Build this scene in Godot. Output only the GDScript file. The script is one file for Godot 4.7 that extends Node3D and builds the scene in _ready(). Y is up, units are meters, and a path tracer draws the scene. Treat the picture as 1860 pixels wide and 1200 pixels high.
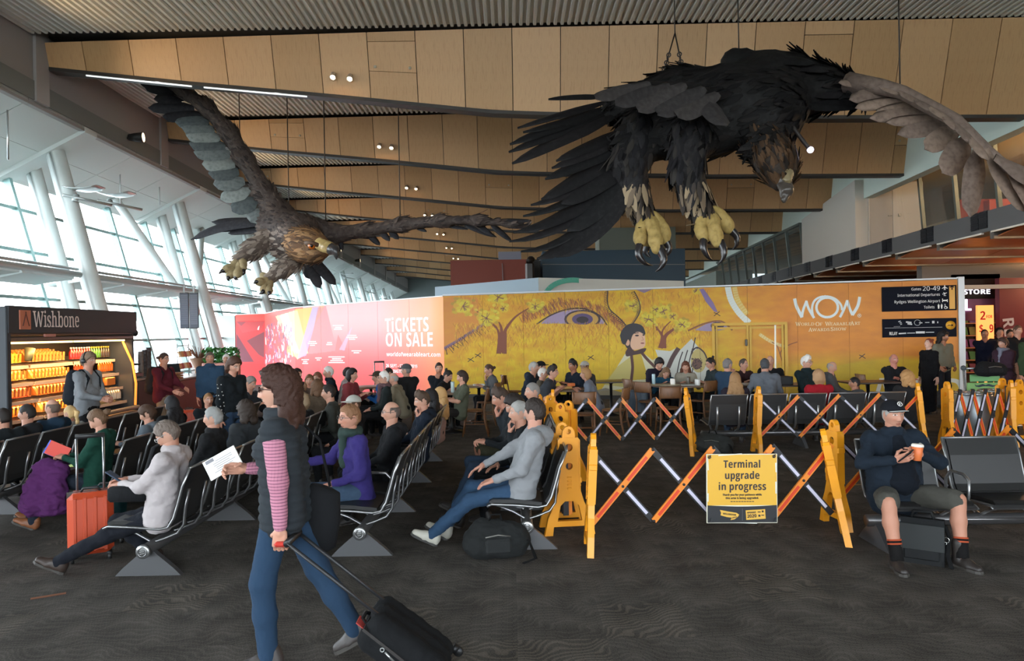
extends Node3D
# ---------------------------------------------------------------- measures
const F := 1300.0
const EYE := 1.88
const ROLL := 0.0175
const WDIR := -0.0385
const RDIR := 0.0885
const FIN := [3.6, 9.1, 14.6, 20.1, 25.9, 32.0, 38.3, 44.8, 51.4, 58.2, 65.0, 72.0]
var taken := {}
var M := {}
var rng := RandomNumberGenerator.new()

func P(px: float, py: float, d: float) -> Vector3:
	var u := (px - 930.0) / F
	var v := (600.0 - py) / F
	return Vector3(d * (u * cos(ROLL) + v * sin(ROLL)), EYE + d * (v * cos(ROLL) - u * sin(ROLL)), -d)

func G(px: float, py: float, h := 0.0) -> Vector3:
	var q := P(px, py, 1.0) - Vector3(0, EYE, 0)
	return Vector3(0, EYE, 0) + q * ((h - EYE) / q.y)

func W(xp: float, h: float, d: float) -> Vector3:
	return Vector3(xp + WDIR * d, h, -d)

func RW(xr: float, h: float, d: float) -> Vector3:
	return Vector3(xr + RDIR * d, h, -d)
# ---------------------------------------------------------------- naming

func numbered(n: String) -> String:
	if not taken.has(n):
		taken[n] = 0
		return n
	taken[n] += 1
	return "%s_%03d" % [n, taken[n]]

func tag(o: Node, label := "", category := "", group := "", kind := "") -> Node:
	if label: o.set_meta("label", label)
	if category: o.set_meta("category", category)
	if group: o.set_meta("group", group)
	if kind: o.set_meta("kind", kind)
	return o

func thing(n: String, label: String, category: String, at := Vector3.ZERO, turn := 0.0, group := "") -> Node3D:
	var o := Node3D.new()
	o.name = numbered(n)
	add_child(o)
	o.position = at
	o.rotation.y = turn
	tag(o, label, category, group)
	return o

func obj(n: String, shape, m: Material, parent: Node = null) -> MeshInstance3D:
	var o := MeshInstance3D.new()
	if shape is SurfaceTool:
		o.mesh = shape.commit()
	else:
		o.mesh = shape
	if m: o.material_override = m
	if parent == null:
		o.name = numbered(n)
		add_child(o)
	else:
		o.name = n
		var k := 0
		while parent.has_node(NodePath(o.name)):
			k += 1
			o.name = "%s_%03d" % [n, k]
		parent.add_child(o)
	return o

func structure(n: String, shape, m: Material) -> MeshInstance3D:
	var o := obj(n, shape, m)
	o.set_meta("kind", "structure")
	return o
var counts := {}

func piece(n: String, mesh: Mesh, m: Material, parent: Node, x: Transform3D) -> MeshInstance3D:
	var o := MeshInstance3D.new()
	o.mesh = mesh
	o.material_override = m
	var key := [parent, n]
	var k: int = counts.get(key, 0)
	counts[key] = k + 1
	o.name = n if k == 0 else "%s_%03d" % [n, k]
	parent.add_child(o)
	o.transform = x
	return o
# ---------------------------------------------------------------- shapes

func mb(smooth := false) -> SurfaceTool:
	var st := SurfaceTool.new()
	st.begin(Mesh.PRIMITIVE_TRIANGLES)
	st.set_smooth_group(0 if smooth else -1)
	return st

func done(st: SurfaceTool) -> ArrayMesh:
	st.generate_normals()
	return st.commit()

func tri(st: SurfaceTool, a: Vector3, b: Vector3, c: Vector3) -> void:
	for v in [a, b, c]:
		st.set_uv(Vector2.ZERO)
		st.add_vertex(v)

func quad(st: SurfaceTool, a: Vector3, b: Vector3, c: Vector3, d: Vector3) -> void:
	st.set_uv(Vector2(0, 0)); st.add_vertex(a)
	st.set_uv(Vector2(1, 0)); st.add_vertex(b)
	st.set_uv(Vector2(1, 1)); st.add_vertex(c)
	st.set_uv(Vector2(0, 0)); st.add_vertex(a)
	st.set_uv(Vector2(1, 1)); st.add_vertex(c)
	st.set_uv(Vector2(0, 1)); st.add_vertex(d)

func hexa(st: SurfaceTool, v: Array) -> void:
	var c := Vector3.ZERO
	for p in v: c += p
	c /= 8.0
	for f in [[0, 1, 2, 3], [4, 5, 6, 7], [0, 1, 5, 4], [1, 2, 6, 5], [2, 3, 7, 6], [3, 0, 4, 7]]:
		var a: Vector3 = v[f[0]]
		var b: Vector3 = v[f[1]]
		var d: Vector3 = v[f[2]]
		var e: Vector3 = v[f[3]]
		var n := (d - a).cross(e - b)
		if n.dot((a + b + d + e) * 0.25 - c) > 0.0:
			quad(st, e, d, b, a)
		else:
			quad(st, a, b, d, e)

func box(st: SurfaceTool, c: Vector3, s: Vector3, b := Basis()) -> void:
	var v := []
	for y in [-0.5, 0.5]:
		for q in [[-0.5, -0.5], [0.5, -0.5], [0.5, 0.5], [-0.5, 0.5]]:
			v.append(c + b * Vector3(q[0] * s.x, y * s.y, q[1] * s.z))
	hexa(st, v)

func rbox(st: SurfaceTool, c: Vector3, s: Vector3, r := 0.01, b := Basis()) -> void:
	r = minf(r, minf(s.x, minf(s.y, s.z)) * 0.49)
	var hs := s * 0.5
	var grid := func(sx: float, sy: float, sz: float, ax: int) -> Vector3:
		var p := Vector3(sx * hs.x, sy * hs.y, sz * hs.z)
		for k in 3:
			if k != ax: p[k] -= signf(p[k]) * r
		return c + b * p
	for ax in 3:
		var u := (ax + 1) % 3
		var w := (ax + 2) % 3
		for sg in [-1.0, 1.0]:
			var ring := []
			for q in [[-1, -1], [1, -1], [1, 1], [-1, 1]]:
				var sgn := Vector3()
				sgn[ax] = sg; sgn[u] = q[0]; sgn[w] = q[1]
				ring.append(grid.call(sgn.x, sgn.y, sgn.z, ax))
			if sg > 0: quad(st, ring[3], ring[2], ring[1], ring[0])
			else: quad(st, ring[0], ring[1], ring[2], ring[3])
	for ax in 3:
		var u := (ax + 1) % 3
		var w := (ax + 2) % 3
		for q in [[-1, -1], [1, -1], [1, 1], [-1, 1]]:
			var e := []
			for sg in [-1.0, 1.0]:
				var sgn := Vector3()
				sgn[ax] = sg; sgn[u] = q[0]; sgn[w] = q[1]
				e.append([grid.call(sgn.x, sgn.y, sgn.z, u), grid.call(sgn.x, sgn.y, sgn.z, w)])
			var n: Vector3 = (e[0][0] + e[1][1]) * 0.5 - c
			fquad(st, e[0][0], e[1][0], e[1][1], e[0][1], n)
	for sx in [-1.0, 1.0]:
		for sy in [-1.0, 1.0]:
			for sz in [-1.0, 1.0]:
				var a: Vector3 = grid.call(sx, sy, sz, 0)
				var d: Vector3 = grid.call(sx, sy, sz, 1)
				var e: Vector3 = grid.call(sx, sy, sz, 2)
				ftri(st, a, d, e, (a + d + e) / 3.0 - c)

func ftri(st: SurfaceTool, a: Vector3, b: Vector3, c: Vector3, n: Vector3) -> void:
	if (b - a).cross(c - a).dot(n) > 0.0: tri(st, a, c, b)
	else: tri(st, a, b, c)

func fquad(st: SurfaceTool, a: Vector3, b: Vector3, c: Vector3, d: Vector3, n: Vector3) -> void:
	if (c - a).cross(d - b).dot(n) > 0.0: quad(st, d, c, b, a)
	else: quad(st, a, b, c, d)

func bar(st: SurfaceTool, a: Vector3, b: Vector3, w: float, t: float, up := Vector3.UP) -> void:
	var z := (b - a).normalized()
	var x := up.cross(z)
	if x.length() < 0.01: x = Vector3.RIGHT.cross(z)
	x = x.normalized()
	box(st, (a + b) * 0.5, Vector3(w, t, a.distance_to(b)), Basis(x, z.cross(x), z))

func tube(st: SurfaceTool, pts: Array, rad, sides := 8, caps := true, flat := 1.0, up0 := Vector3.UP) -> void:
	var rings := []
	var up := up0
	for i in pts.size():
		var t: Vector3 = (pts[mini(i + 1, pts.size() - 1)] - pts[maxi(i - 1, 0)]).normalized()
		var x := up.cross(t)
		if x.length() < 0.05: x = (Vector3.RIGHT if absf(t.x) < 0.9 else Vector3.BACK).cross(t)
		x = x.normalized()
		var y := t.cross(x).normalized()
		if flat == 1.0: up = y
		var r: float = rad[i] if rad is Array else rad
		var ring := PackedVector3Array()
		for k in sides:
			var a := TAU * k / sides
			ring.append(pts[i] + x * cos(a) * r + y * sin(a) * r * flat)
		rings.append(ring)
	var total := float(pts.size() - 1)
	for i in pts.size() - 1:
		for k in sides:
			var k2 := (k + 1) % sides
			var u0 := float(k) / sides
			var u1 := float(k + 1) / sides
			var a: Vector3 = rings[i][k]
			var b: Vector3 = rings[i][k2]
			var c: Vector3 = rings[i + 1][k2]
			var d: Vector3 = rings[i + 1][k]
			st.set_uv(Vector2(u0, i / total)); st.add_vertex(a)
			st.set_uv(Vector2(u0, (i + 1) / total)); st.add_vertex(d)
			st.set_uv(Vector2(u1, (i + 1) / total)); st.add_vertex(c)
			st.set_uv(Vector2(u0, i / total)); st.add_vertex(a)
			st.set_uv(Vector2(u1, (i + 1) / total)); st.add_vertex(c)
			st.set_uv(Vector2(u1, i / total)); st.add_vertex(b)
	if caps:
		for e in [0, pts.size() - 1]:
			var n: Vector3 = (pts[0] - pts[1]) if e == 0 else (pts[e] - pts[e - 1])
			for k in range(1, sides - 1):
				ftri(st, rings[e][0], rings[e][k], rings[e][k + 1], n)

func lathe(st: SurfaceTool, prof: Array, sides := 20, x := Transform3D()) -> void:
	for i in prof.size() - 1:
		var p: Vector2 = prof[i]
		var q: Vector2 = prof[i + 1]
		for k in sides:
			var a0 := TAU * k / sides
			var a1 := TAU * (k + 1) / sides
			var a := x * Vector3(cos(a0) * p.x, p.y, sin(a0) * p.x)
			var b := x * Vector3(cos(a1) * p.x, p.y, sin(a1) * p.x)
			var c := x * Vector3(cos(a1) * q.x, q.y, sin(a1) * q.x)
			var d := x * Vector3(cos(a0) * q.x, q.y, sin(a0) * q.x)
			var u0 := float(k) / sides
			var u1 := float(k + 1) / sides
			var v0 := 1.0 - float(i) / (prof.size() - 1)
			var v1 := 1.0 - float(i + 1) / (prof.size() - 1)
			if p.x > 1e-5:
				st.set_uv(Vector2(u0, v0)); st.add_vertex(a)
				st.set_uv(Vector2(u1, v0)); st.add_vertex(b)
				st.set_uv(Vector2(u1, v1)); st.add_vertex(c)
			if q.x > 1e-5:
				st.set_uv(Vector2(u0, v0)); st.add_vertex(a)
				st.set_uv(Vector2(u1, v1)); st.add_vertex(c)
				st.set_uv(Vector2(u0, v1)); st.add_vertex(d)

func prism(st: SurfaceTool, poly: PackedVector2Array, t: float, x := Transform3D(), hole := PackedVector2Array()) -> void:
	var outline := poly
	if Geometry2D.is_polygon_clockwise(outline): outline.reverse()
	var loops := [outline]
	var body := outline
	if hole.size():
		if not Geometry2D.is_polygon_clockwise(hole): hole.reverse()
		loops.append(hole)
		var bi := 0
		var bj := 0
		var best := 1e9
		for i in outline.size():
			for j in hole.size():
				if outline[i].distance_to(hole[j]) < best:
					best = outline[i].distance_to(hole[j]); bi = i; bj = j
		body = PackedVector2Array()
		for i in outline.size() + 1: body.append(outline[(bi + i) % outline.size()])
		for j in hole.size() + 1: body.append(hole[(bj + j) % hole.size()])
	var idx := Geometry2D.triangulate_polygon(body)
	for z in [t * 0.5, -t * 0.5]:
		for i in range(0, idx.size(), 3):
			var v := []
			for k in 3:
				v.append(body[idx[i + k]])
			var p := []
			for k in 3: p.append(x * Vector3(v[k].x, v[k].y, z))
			ftri(st, p[0], p[1], p[2], x.basis * Vector3(0, 0, z))
	for lp in loops:
		var n: int = lp.size()
		for i in n:
			var a: Vector2 = lp[i]
			var b: Vector2 = lp[(i + 1) % n]
			var o := Vector2(b.y - a.y, a.x - b.x)
			fquad(st, x * Vector3(a.x, a.y, t * 0.5), x * Vector3(b.x, b.y, t * 0.5), x * Vector3(b.x, b.y, -t * 0.5), x * Vector3(a.x, a.y, -t * 0.5), x.basis * Vector3(o.x, o.y, 0))

func circle(r: float, n := 16, c := Vector2.ZERO) -> PackedVector2Array:
	var p := PackedVector2Array()
	for i in n: p.append(c + Vector2(cos(TAU * i / n), sin(TAU * i / n)) * r)
	return p

func ball(st: SurfaceTool, c: Vector3, r: Vector3, n := 12, b := Basis()) -> void:
	var prof := []
	for i in n / 2 + 1:
		var a := -PI / 2 + PI * i / (n / 2)
		prof.append(Vector2(maxf(cos(a), 0.0), sin(a)))
	lathe(st, prof, n, Transform3D(b * Basis.from_scale(r), c))

func ring(st: SurfaceTool, c: Vector3, r: float, w: float, b := Basis(), n := 16, sides := 6) -> void:
	var pts := []
	for i in n + 1:
		var a := TAU * i / n
		pts.append(c + b * Vector3(cos(a) * r, sin(a) * r, 0))
	tube(st, pts, w, sides, false, 1.0, b.z)
var fonts := {}

func font(kind: String, weight := 400) -> Font:
	var key := "%s%d" % [kind, weight]
	if not fonts.has(key):
		var f := SystemFont.new()
		f.font_names = PackedStringArray([kind])
		f.font_weight = weight
		fonts[key] = f
	return fonts[key]

func text_mesh(s: String, height: float, kind := "Droid Sans", weight := 700, depth := 0.004) -> TextMesh:
	var t := TextMesh.new()
	t.text = s
	t.font = font(kind, weight)
	t.font_size = 64
	t.pixel_size = height / 46.0
	t.depth = depth
	t.curve_step = 2.0
	return t

func letters(parent: Node, s: String, at: Transform3D, height: float, m: Material, width := 0.0, kind := "Droid Sans", weight := 700, align := 0, n := "lettering") -> MeshInstance3D:
	var t := text_mesh(s, height, kind, weight)
	var size := t.get_aabb().size.x
	var k := 1.0 if width <= 0.0 else width / maxf(size, 1e-4)
	var x := at * Transform3D(Basis.from_scale(Vector3(k, 1, 1)), Vector3(-align * size * k * 0.5, 0, 0.0))
	return piece(n, t, m, parent, x)
# ---------------------------------------------------------------- materials
var tex := {}

func noise_tex(key: String, freq: float, octaves := 4, kind := FastNoiseLite.TYPE_SIMPLEX_SMOOTH, normal := false, bump := 4.0, ramp: Gradient = null, size := 512) -> NoiseTexture2D:
	if tex.has(key): return tex[key]
	var n := FastNoiseLite.new()
	n.seed = 7 + tex.size()
	n.noise_type = kind
	n.frequency = freq
	n.fractal_octaves = octaves
	var t := NoiseTexture2D.new()
	t.width = size
	t.height = size
	t.seamless = true
	t.noise = n
	t.as_normal_map = normal
	t.bump_strength = bump
	if ramp: t.color_ramp = ramp
	tex[key] = t
	return t

func grad(cols: Array, offs := []) -> Gradient:
	var g := Gradient.new()
	var o := PackedFloat32Array()
	for i in cols.size(): o.append(offs[i] if offs.size() else float(i) / (cols.size() - 1))
	g.offsets = o
	g.colors = PackedColorArray(cols)
	return g

func c8(r: float, g: float, b: float) -> Color:
	return Color(r / 255.0, g / 255.0, b / 255.0)

func mat(c: Color, rough := 0.7, metal := 0.0, spec := 0.5) -> StandardMaterial3D:
	var key := "m%s_%s_%s_%s" % [c.to_html(), rough, metal, spec]
	if not M.has(key):
		var m := StandardMaterial3D.new()
		m.albedo_color = c
		m.roughness = rough
		m.metallic = metal
		m.metallic_specular = spec
		M[key] = m
	return M[key]

func cloth(c: Color, kind := "weave") -> StandardMaterial3D:
	var key := "c%s_%s" % [c.to_html(), kind]
	if not M.has(key):
		var m := StandardMaterial3D.new()
		var v := c.get_luminance()
		m.albedo_color = Color(v, v, v).lerp(c, 0.82) * 0.80
		m.albedo_color.a = 1.0
		m.roughness = 0.92
		m.metallic_specular = 0.25
		m.rim_enabled = true
		m.rim = 0.25
		m.rim_tint = 0.8
		m.normal_enabled = true
		m.normal_texture = noise_tex("folds", 0.012, 3, FastNoiseLite.TYPE_SIMPLEX_SMOOTH, true, 6.0)
		m.normal_scale = 0.7
		m.uv1_triplanar = true
		m.uv1_scale = Vector3(2.2, 1.6, 2.2)
		M[key] = m
	return M[key]

func glow(c: Color, e: float) -> StandardMaterial3D:
	var key := "g%s_%s" % [c.to_html(), e]
	if not M.has(key):
		var m := StandardMaterial3D.new()
		m.albedo_color = c
		m.emission_enabled = true
		m.emission = c
		m.emission_energy_multiplier = e
		M[key] = m
	return M[key]

func grained(c: Color, dark: Color, sc: Vector3, rough := 0.55, key := "grain", freq := 0.02) -> StandardMaterial3D:
	var id := "w%s%s%s" % [c.to_html(), dark.to_html(), sc]
	if not M.has(id):
		var m := StandardMaterial3D.new()
		m.albedo_color = Color.WHITE
		m.albedo_texture = noise_tex(id, freq, 4, FastNoiseLite.TYPE_SIMPLEX_SMOOTH, false, 1.0, grad([dark, c, c, dark.lerp(c, 0.4)], [0.1, 0.42, 0.7, 1.0]), 256)
		m.uv1_triplanar = true
		m.uv1_scale = sc
		m.roughness = rough
		M[id] = m
	return M[id]
# ================================================================ the scene

func _ready() -> void:
	rng.seed = 4711
	var cam := Camera3D.new()
	cam.name = "camera"
	cam.fov = rad_to_deg(2.0 * atan(600.0 / F))
	cam.near = 0.05
	cam.far = 400.0
	cam.position = Vector3(0, EYE, 0)
	cam.rotation.z = -ROLL
	add_child(cam)
	var env := Environment.new()
	var sky := Sky.new()
	var sm := ProceduralSkyMaterial.new()
	sm.sky_top_color = Color(0.80, 0.86, 0.90)
	sm.sky_horizon_color = Color(0.96, 0.98, 1.0)
	sm.ground_horizon_color = Color(0.86, 0.89, 0.90)
	sm.ground_bottom_color = Color(0.6, 0.62, 0.62)
	sm.sky_energy_multiplier = 1.0
	sm.ground_energy_multiplier = 1.0
	sky.sky_material = sm
	env.background_mode = Environment.BG_SKY
	env.sky = sky
	env.background_energy_multiplier = 11.0
	env.tonemap_mode = Environment.TONE_MAPPER_LINEAR
	env.tonemap_exposure = 1.55
	env.sdfgi_enabled = true
	env.ssao_enabled = true
	env.ssil_enabled = true
	var we := WorldEnvironment.new()
	we.name = "sky"
	we.environment = env
	add_child(we)
	var t0 := Time.get_ticks_msec()
	build_shell()
	build_right_side()
	build_mural()
	build_back()
	print("shell ", Time.get_ticks_msec() - t0)
	build_kiosk()
	build_furniture()
	build_barriers()
	build_shops()
	print("things ", Time.get_ticks_msec() - t0)
	build_eagles()
	print("eagles ", Time.get_ticks_msec() - t0)
	build_people()
	print("people ", Time.get_ticks_msec() - t0)
# ---------------------------------------------------------------- the hall
const LOW := [[-11.0, 7.56], [-9.4, 7.42], [-6.5, 7.07], [-3.5, 6.75], [-0.34, 6.38], [0.8, 6.32], [5.7, 6.16], [10.4, 6.1], [14.5, 6.06]]
const TOP := 7.86

func low_edge(x: float) -> float:
	for i in LOW.size() - 1:
		if x <= LOW[i + 1][0] or i == LOW.size() - 2:
			return lerpf(LOW[i][1], LOW[i + 1][1], (x - LOW[i][0]) / (LOW[i + 1][0] - LOW[i][0]))
	return 6.0

func carpet() -> StandardMaterial3D:
	var n := 1024
	var im := Image.create_empty(n, n, false, Image.FORMAT_RGB8)
	var data := PackedByteArray()
	data.resize(n * n * 3)
	var fa := FastNoiseLite.new()
	fa.seed = 3
	fa.frequency = 0.011
	fa.fractal_octaves = 2
	var r2 := RandomNumberGenerator.new()
	r2.seed = 99
	var tone := []
	for i in 64: tone.append(r2.randf())
	var turn := []
	for i in 64: turn.append(r2.randf_range(-0.5, 0.5))
	var at := 0
	for y in n:
		for x in n:
			var cell := (y >> 7) * 8 + (x >> 7)
			var ph: float = turn[cell]
			var w := fa.get_noise_2d(x, y)
			var wave := sin((y + x * ph * 1.2) * 0.5 + sin(x * 0.049087) * 3.0 + w * 14.0)
			var v := 0.225 + 0.034 * maxf(0.0, wave) + 0.05 * w
			var warm := 0.0
			var tn: float = tone[cell]
			if tn > 0.86 and wave > 0.1: warm = 0.045
			v += float((x * 7919 + y * 104729 + x * y * 31) & 15) / 15.0 * 0.11
			data[at] = int(255.0 * (v * 1.06 + warm))
			data[at + 1] = int(255.0 * (v + warm * 0.85))
			data[at + 2] = int(255.0 * (v * 0.94 + warm * 0.62))
			at += 3
	im.set_data(n, n, false, Image.FORMAT_RGB8, data)
	var m := StandardMaterial3D.new()
	m.albedo_texture = ImageTexture.create_from_image(im)
	m.uv1_triplanar = true
	m.uv1_world_triplanar = true
	m.uv1_scale = Vector3(0.23, 0.23, 0.23)
	m.roughness = 0.95
	m.metallic_specular = 0.15
	return m

func build_shell() -> void:
	var white := mat(c8(205, 212, 210), 0.6)
	var girder := mat(c8(150, 147, 146), 0.7)
	var st := mb()
	box(st, Vector3(8, -0.15, -38), Vector3(60, 0.3, 110))
	structure("floor", done(st), carpet())
	var deck := mat(c8(206, 205, 198), 0.5)
	for b in FIN.size():
		var d0: float = (FIN[b - 1] + 0.25) if b > 0 else -9.0
		var d1: float = FIN[b] - 0.55
		st = mb()
		var pitch := 0.135 if b < 6 else 0.27
		var x := -9.6 + WDIR * d1
		var right := 11.6 + RDIR * d1
		while x < right:
			var prof := [[0.0, 0.0], [0.38, 0.0], [0.5, 0.05], [0.88, 0.05], [1.0, 0.0]]
			for k in 4:
				var xa: float = x + prof[k][0] * pitch
				var xb: float = x + prof[k + 1][0] * pitch
				var ya: float = TOP + prof[k][1]
				var yb: float = TOP + prof[k + 1][1]
				fquad(st, Vector3(xa, ya, -d0), Vector3(xb, yb, -d0), Vector3(xb, yb, -d1), Vector3(xa, ya, -d1), Vector3.DOWN)
			x += pitch
		structure("ceiling", done(st), deck)
	st = mb()
	box(st, Vector3(4, TOP + 0.35, -36), Vector3(40, 0.3, 100))
	structure("ceiling", done(st), mat(c8(90, 90, 88), 0.8))
	var woods := []
	for c in [[192, 150, 104], [197, 155, 109], [186, 145, 99], [201, 159, 113]]:
		woods.append(grained(c8(c[0], c[1], c[2]), c8(c[0] - 15, c[1] - 15, c[2] - 13), Vector3(5.0, 0.5, 5.0), 0.45))
	var edge := mat(c8(62, 58, 55), 0.5, 0.3)
	var core := mat(c8(30, 26, 23), 0.9)
	var clip := mat(c8(190, 180, 160), 0.4, 0.6)
	for i in range(2, FIN.size()):
		var d: float = FIN[i]
		var xl := -8.8 + WDIR * d
		var xr := 11.2 + 0.06 * d
		if i == 3: xr = 11.55
		var fin := Node3D.new()
		fin.name = numbered("trim")
		add_child(fin)
		tag(fin, "", "", "", "structure")
		var cw := 0.965
		var cst := mb()
		var est := mb()
		var xs := [xl]
		for q in LOW:
			if q[0] > xl + 0.3 and q[0] < xr - 0.3: xs.append(q[0])
		xs.append(xr)
		for k in xs.size() - 1:
			var xa: float = xs[k]
			var xb: float = xs[k + 1]
			var ha := low_edge(xa)
			var hb := low_edge(xb)
			var ta := (TOP - ha) * 0.3
			var tb := (TOP - hb) * 0.3
			hexa(cst, [Vector3(xa, ha, -d - 0.03), Vector3(xb, hb, -d - 0.03), Vector3(xb, hb, -d - 0.25), Vector3(xa, ha, -d - 0.25),
				Vector3(xa, TOP, -d + ta - 0.03), Vector3(xb, TOP, -d + tb - 0.03), Vector3(xb, TOP, -d - 0.25), Vector3(xa, TOP, -d - 0.25)])
			hexa(est, [Vector3(xa, ha - 0.07, -d + 0.02), Vector3(xb, hb - 0.07, -d + 0.02), Vector3(xb, hb - 0.07, -d - 0.27), Vector3(xa, ha - 0.07, -d - 0.27),
				Vector3(xa, ha, -d + 0.02), Vector3(xb, hb, -d + 0.02), Vector3(xb, hb, -d - 0.27), Vector3(xa, ha, -d - 0.27)])
		obj("fin_core", done(cst), core, fin)
		obj("edge_channel", done(est), edge, fin)
		var n := int((xr - xl) / cw) + 1
		var first := fposmod(-9.55 - xl, cw)
		for k in range(-1, n + 1):
			var xa := maxf(xl + first + k * cw + 0.008, xl)
			var xb := minf(xl + first + (k + 1) * cw - 0.008, xr)
			if xb - xa < 0.06: continue
			var ha := low_edge(xa)
			var hb := low_edge(xb)
			var split := [0.0, 1.0]
			var hatch := (k * 7 + i * 3) % 9 == 3 and i < 9
			if hatch: split = [0.0, 0.42, 0.86, 1.0]
			for q in split.size() - 1:
				var s0: float = split[q] + (0.004 if q > 0 else 0.0)
				var s1: float = split[q + 1] - (0.004 if q < split.size() - 2 else 0.0)
				var pst := mb()
				var v := []
				for w in [s0, s1]:
					var y0 := lerpf(ha, TOP, w)
					var y1 := lerpf(hb, TOP, w)
					var z0 := -d + (y0 - ha) * 0.3
					var z1 := -d + (y1 - hb) * 0.3
					v.append_array([Vector3(xa, y0, z0), Vector3(xb, y1, z1), Vector3(xb, y1, z1 - 0.026), Vector3(xa, y0, z0 - 0.026)])
				hexa(pst, v)
				piece("panel", done(pst), woods[(k * 5 + i * 3 + q + 40) % 4], fin, Transform3D())
				if hatch and q == 1:
					for sx in [0.13, 0.87]:
						var y := lerpf(lerpf(ha, hb, sx), TOP, s0 + 0.06)
						var cst2 := mb()
						rbox(cst2, Vector3(lerpf(xa, xb, sx), y, -d + (y - lerpf(ha, hb, sx)) * 0.3 + 0.012), Vector3(0.055, 0.055, 0.02), 0.006)
						piece("hatch_lock", done(cst2), clip, fin, Transform3D())
	var led := glow(c8(235, 240, 240), 0.55)
	for seg in [[-8.6, -6.45], [-6.2, -4.1]]:
		st = mb()
		bar(st, Vector3(seg[0], low_edge(seg[0]) - 0.09, -14.61), Vector3(seg[1], low_edge(seg[1]) - 0.09, -14.61), 0.03, 0.025)
		tag(obj("strip_light", done(st), led), "thin white light strip under the front timber beam, " + ("beside the window girder" if seg[0] < -7.0 else "further from the window girder"), "light", "strip lights under the front timber beam")
		var al := AreaLight3D.new()
		al.name = "strip_glow"
		al.area_size = Vector2(2.1, 0.05)
		al.light_energy = 0.25
		al.light_color = c8(235, 240, 240)
		al.shadow_enabled = true
		al.position = Vector3((seg[0] + seg[1]) / 2, low_edge((seg[0] + seg[1]) / 2) - 0.12, -14.61)
		al.rotation = Vector3(-PI / 2, 0, 0)
		add_child(al)
	var can := mat(c8(200, 196, 188), 0.35, 0.6)
	var bulb := glow(c8(255, 226, 190), 9.0)
	var ord := ["nearest", "second", "third", "fourth", "fifth", "sixth", "farthest"]
	for i in range(2, 9):
		var d: float = FIN[i]
		var xc := -3.35 - (d - 14.6) * 0.016
		for sx in 2:
			var x: float = xc + (-0.17 if sx == 0 else 0.17)
			var y := low_edge(x) + 0.30
			var lamp := thing("spot_lamp", "small round spot lamp glowing on the %s lit timber beam, %s of its pair" % [ord[i - 2], "left" if sx == 0 else "right"], "lamp", Vector3(x, y, -d + 0.09), 0.0, "spot lamps on the timber beams")
			var l := mb(true)
			lathe(l, [Vector2(0.0, 0.09), Vector2(0.03, 0.09), Vector2(0.055, 0.07), Vector2(0.06, -0.02), Vector2(0.066, -0.055), Vector2(0.058, -0.06), Vector2(0.05, -0.03), Vector2(0.0, -0.03)], 14, Transform3D(Basis(Vector3.RIGHT, -0.7), Vector3(0, 0.02, 0.07)))
			bar(l, Vector3(0, 0.03, -0.02), Vector3(0, 0.06, 0.06), 0.03, 0.03)
			obj("housing", done(l), can, lamp)
			l = mb(true)
			ball(l, Vector3(0, 0.0, 0.09), Vector3(0.045, 0.04, 0.045), 10)
			obj("bulb", done(l), bulb, lamp)
			var om := OmniLight3D.new()
			om.name = "lamp_light"
			om.light_color = c8(255, 206, 150)
			om.light_energy = 0.10
			om.light_size = 0.04
			om.omni_range = 40.0
			om.omni_attenuation = 2.0
			om.shadow_enabled = true
			om.position = Vector3(0, 0.0, 0.09)
			lamp.add_child(om)
	st = mb()
	hexa(st, [W(-8.86, 6.5, -10), W(-8.86, 6.5, 85), W(-9.5, 6.5, 85), W(-9.5, 6.5, -10), W(-8.86, 8.4, -10), W(-8.86, 8.4, 85), W(-9.5, 8.4, 85), W(-9.5, 8.4, -10)])
	structure("trim", done(st), girder)
	for i in FIN.size():
		st = mb()
		var q := W(-8.8, 7.3, FIN[i] - 0.2)
		box(st, q + Vector3(-0.04, 0.05, 0), Vector3(0.1, 1.5, 0.4))
		structure("trim", done(st), mat(c8(162, 158, 156), 0.7))
	var soff := Node3D.new()
	soff.name = numbered("ceiling")
	add_child(soff)
	tag(soff, "", "", "", "structure")
	st = mb()
	hexa(st, [W(-8.84, 6.62, -10), W(-8.84, 6.62, 85), W(-10.95, 5.6, 85), W(-10.95, 5.6, -10), W(-8.84, 7.0, -10), W(-8.84, 7.0, 85), W(-11.2, 5.9, 85), W(-11.2, 5.9, -10)])
	obj("soffit_backing", done(st), mat(c8(120, 124, 122), 0.8), soff)
	var d := -9.8
	while d < 84.0:
		for r in 2:
			var a0 := [0.0, 0.5][r] as float
			var a1 := [0.495, 1.0][r] as float
			var pst := mb()
			var q := []
			for hh in [-0.04, 0.02]:
				for w in [[a0, d + 0.012], [a1, d + 0.012], [a1, d + 2.155], [a0, d + 2.155]]:
					var p := W(lerpf(-8.86, -10.93, w[0]), lerpf(6.6, 5.58, w[0]) + hh, w[1])
					q.append(p)
			hexa(pst, q)
			piece("soffit_panel", done(pst), white, soff, Transform3D())
		d += 2.1667
	var tubew := mat(c8(214, 222, 220), 0.35)
	var k := 0
	d = -3.25
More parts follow.
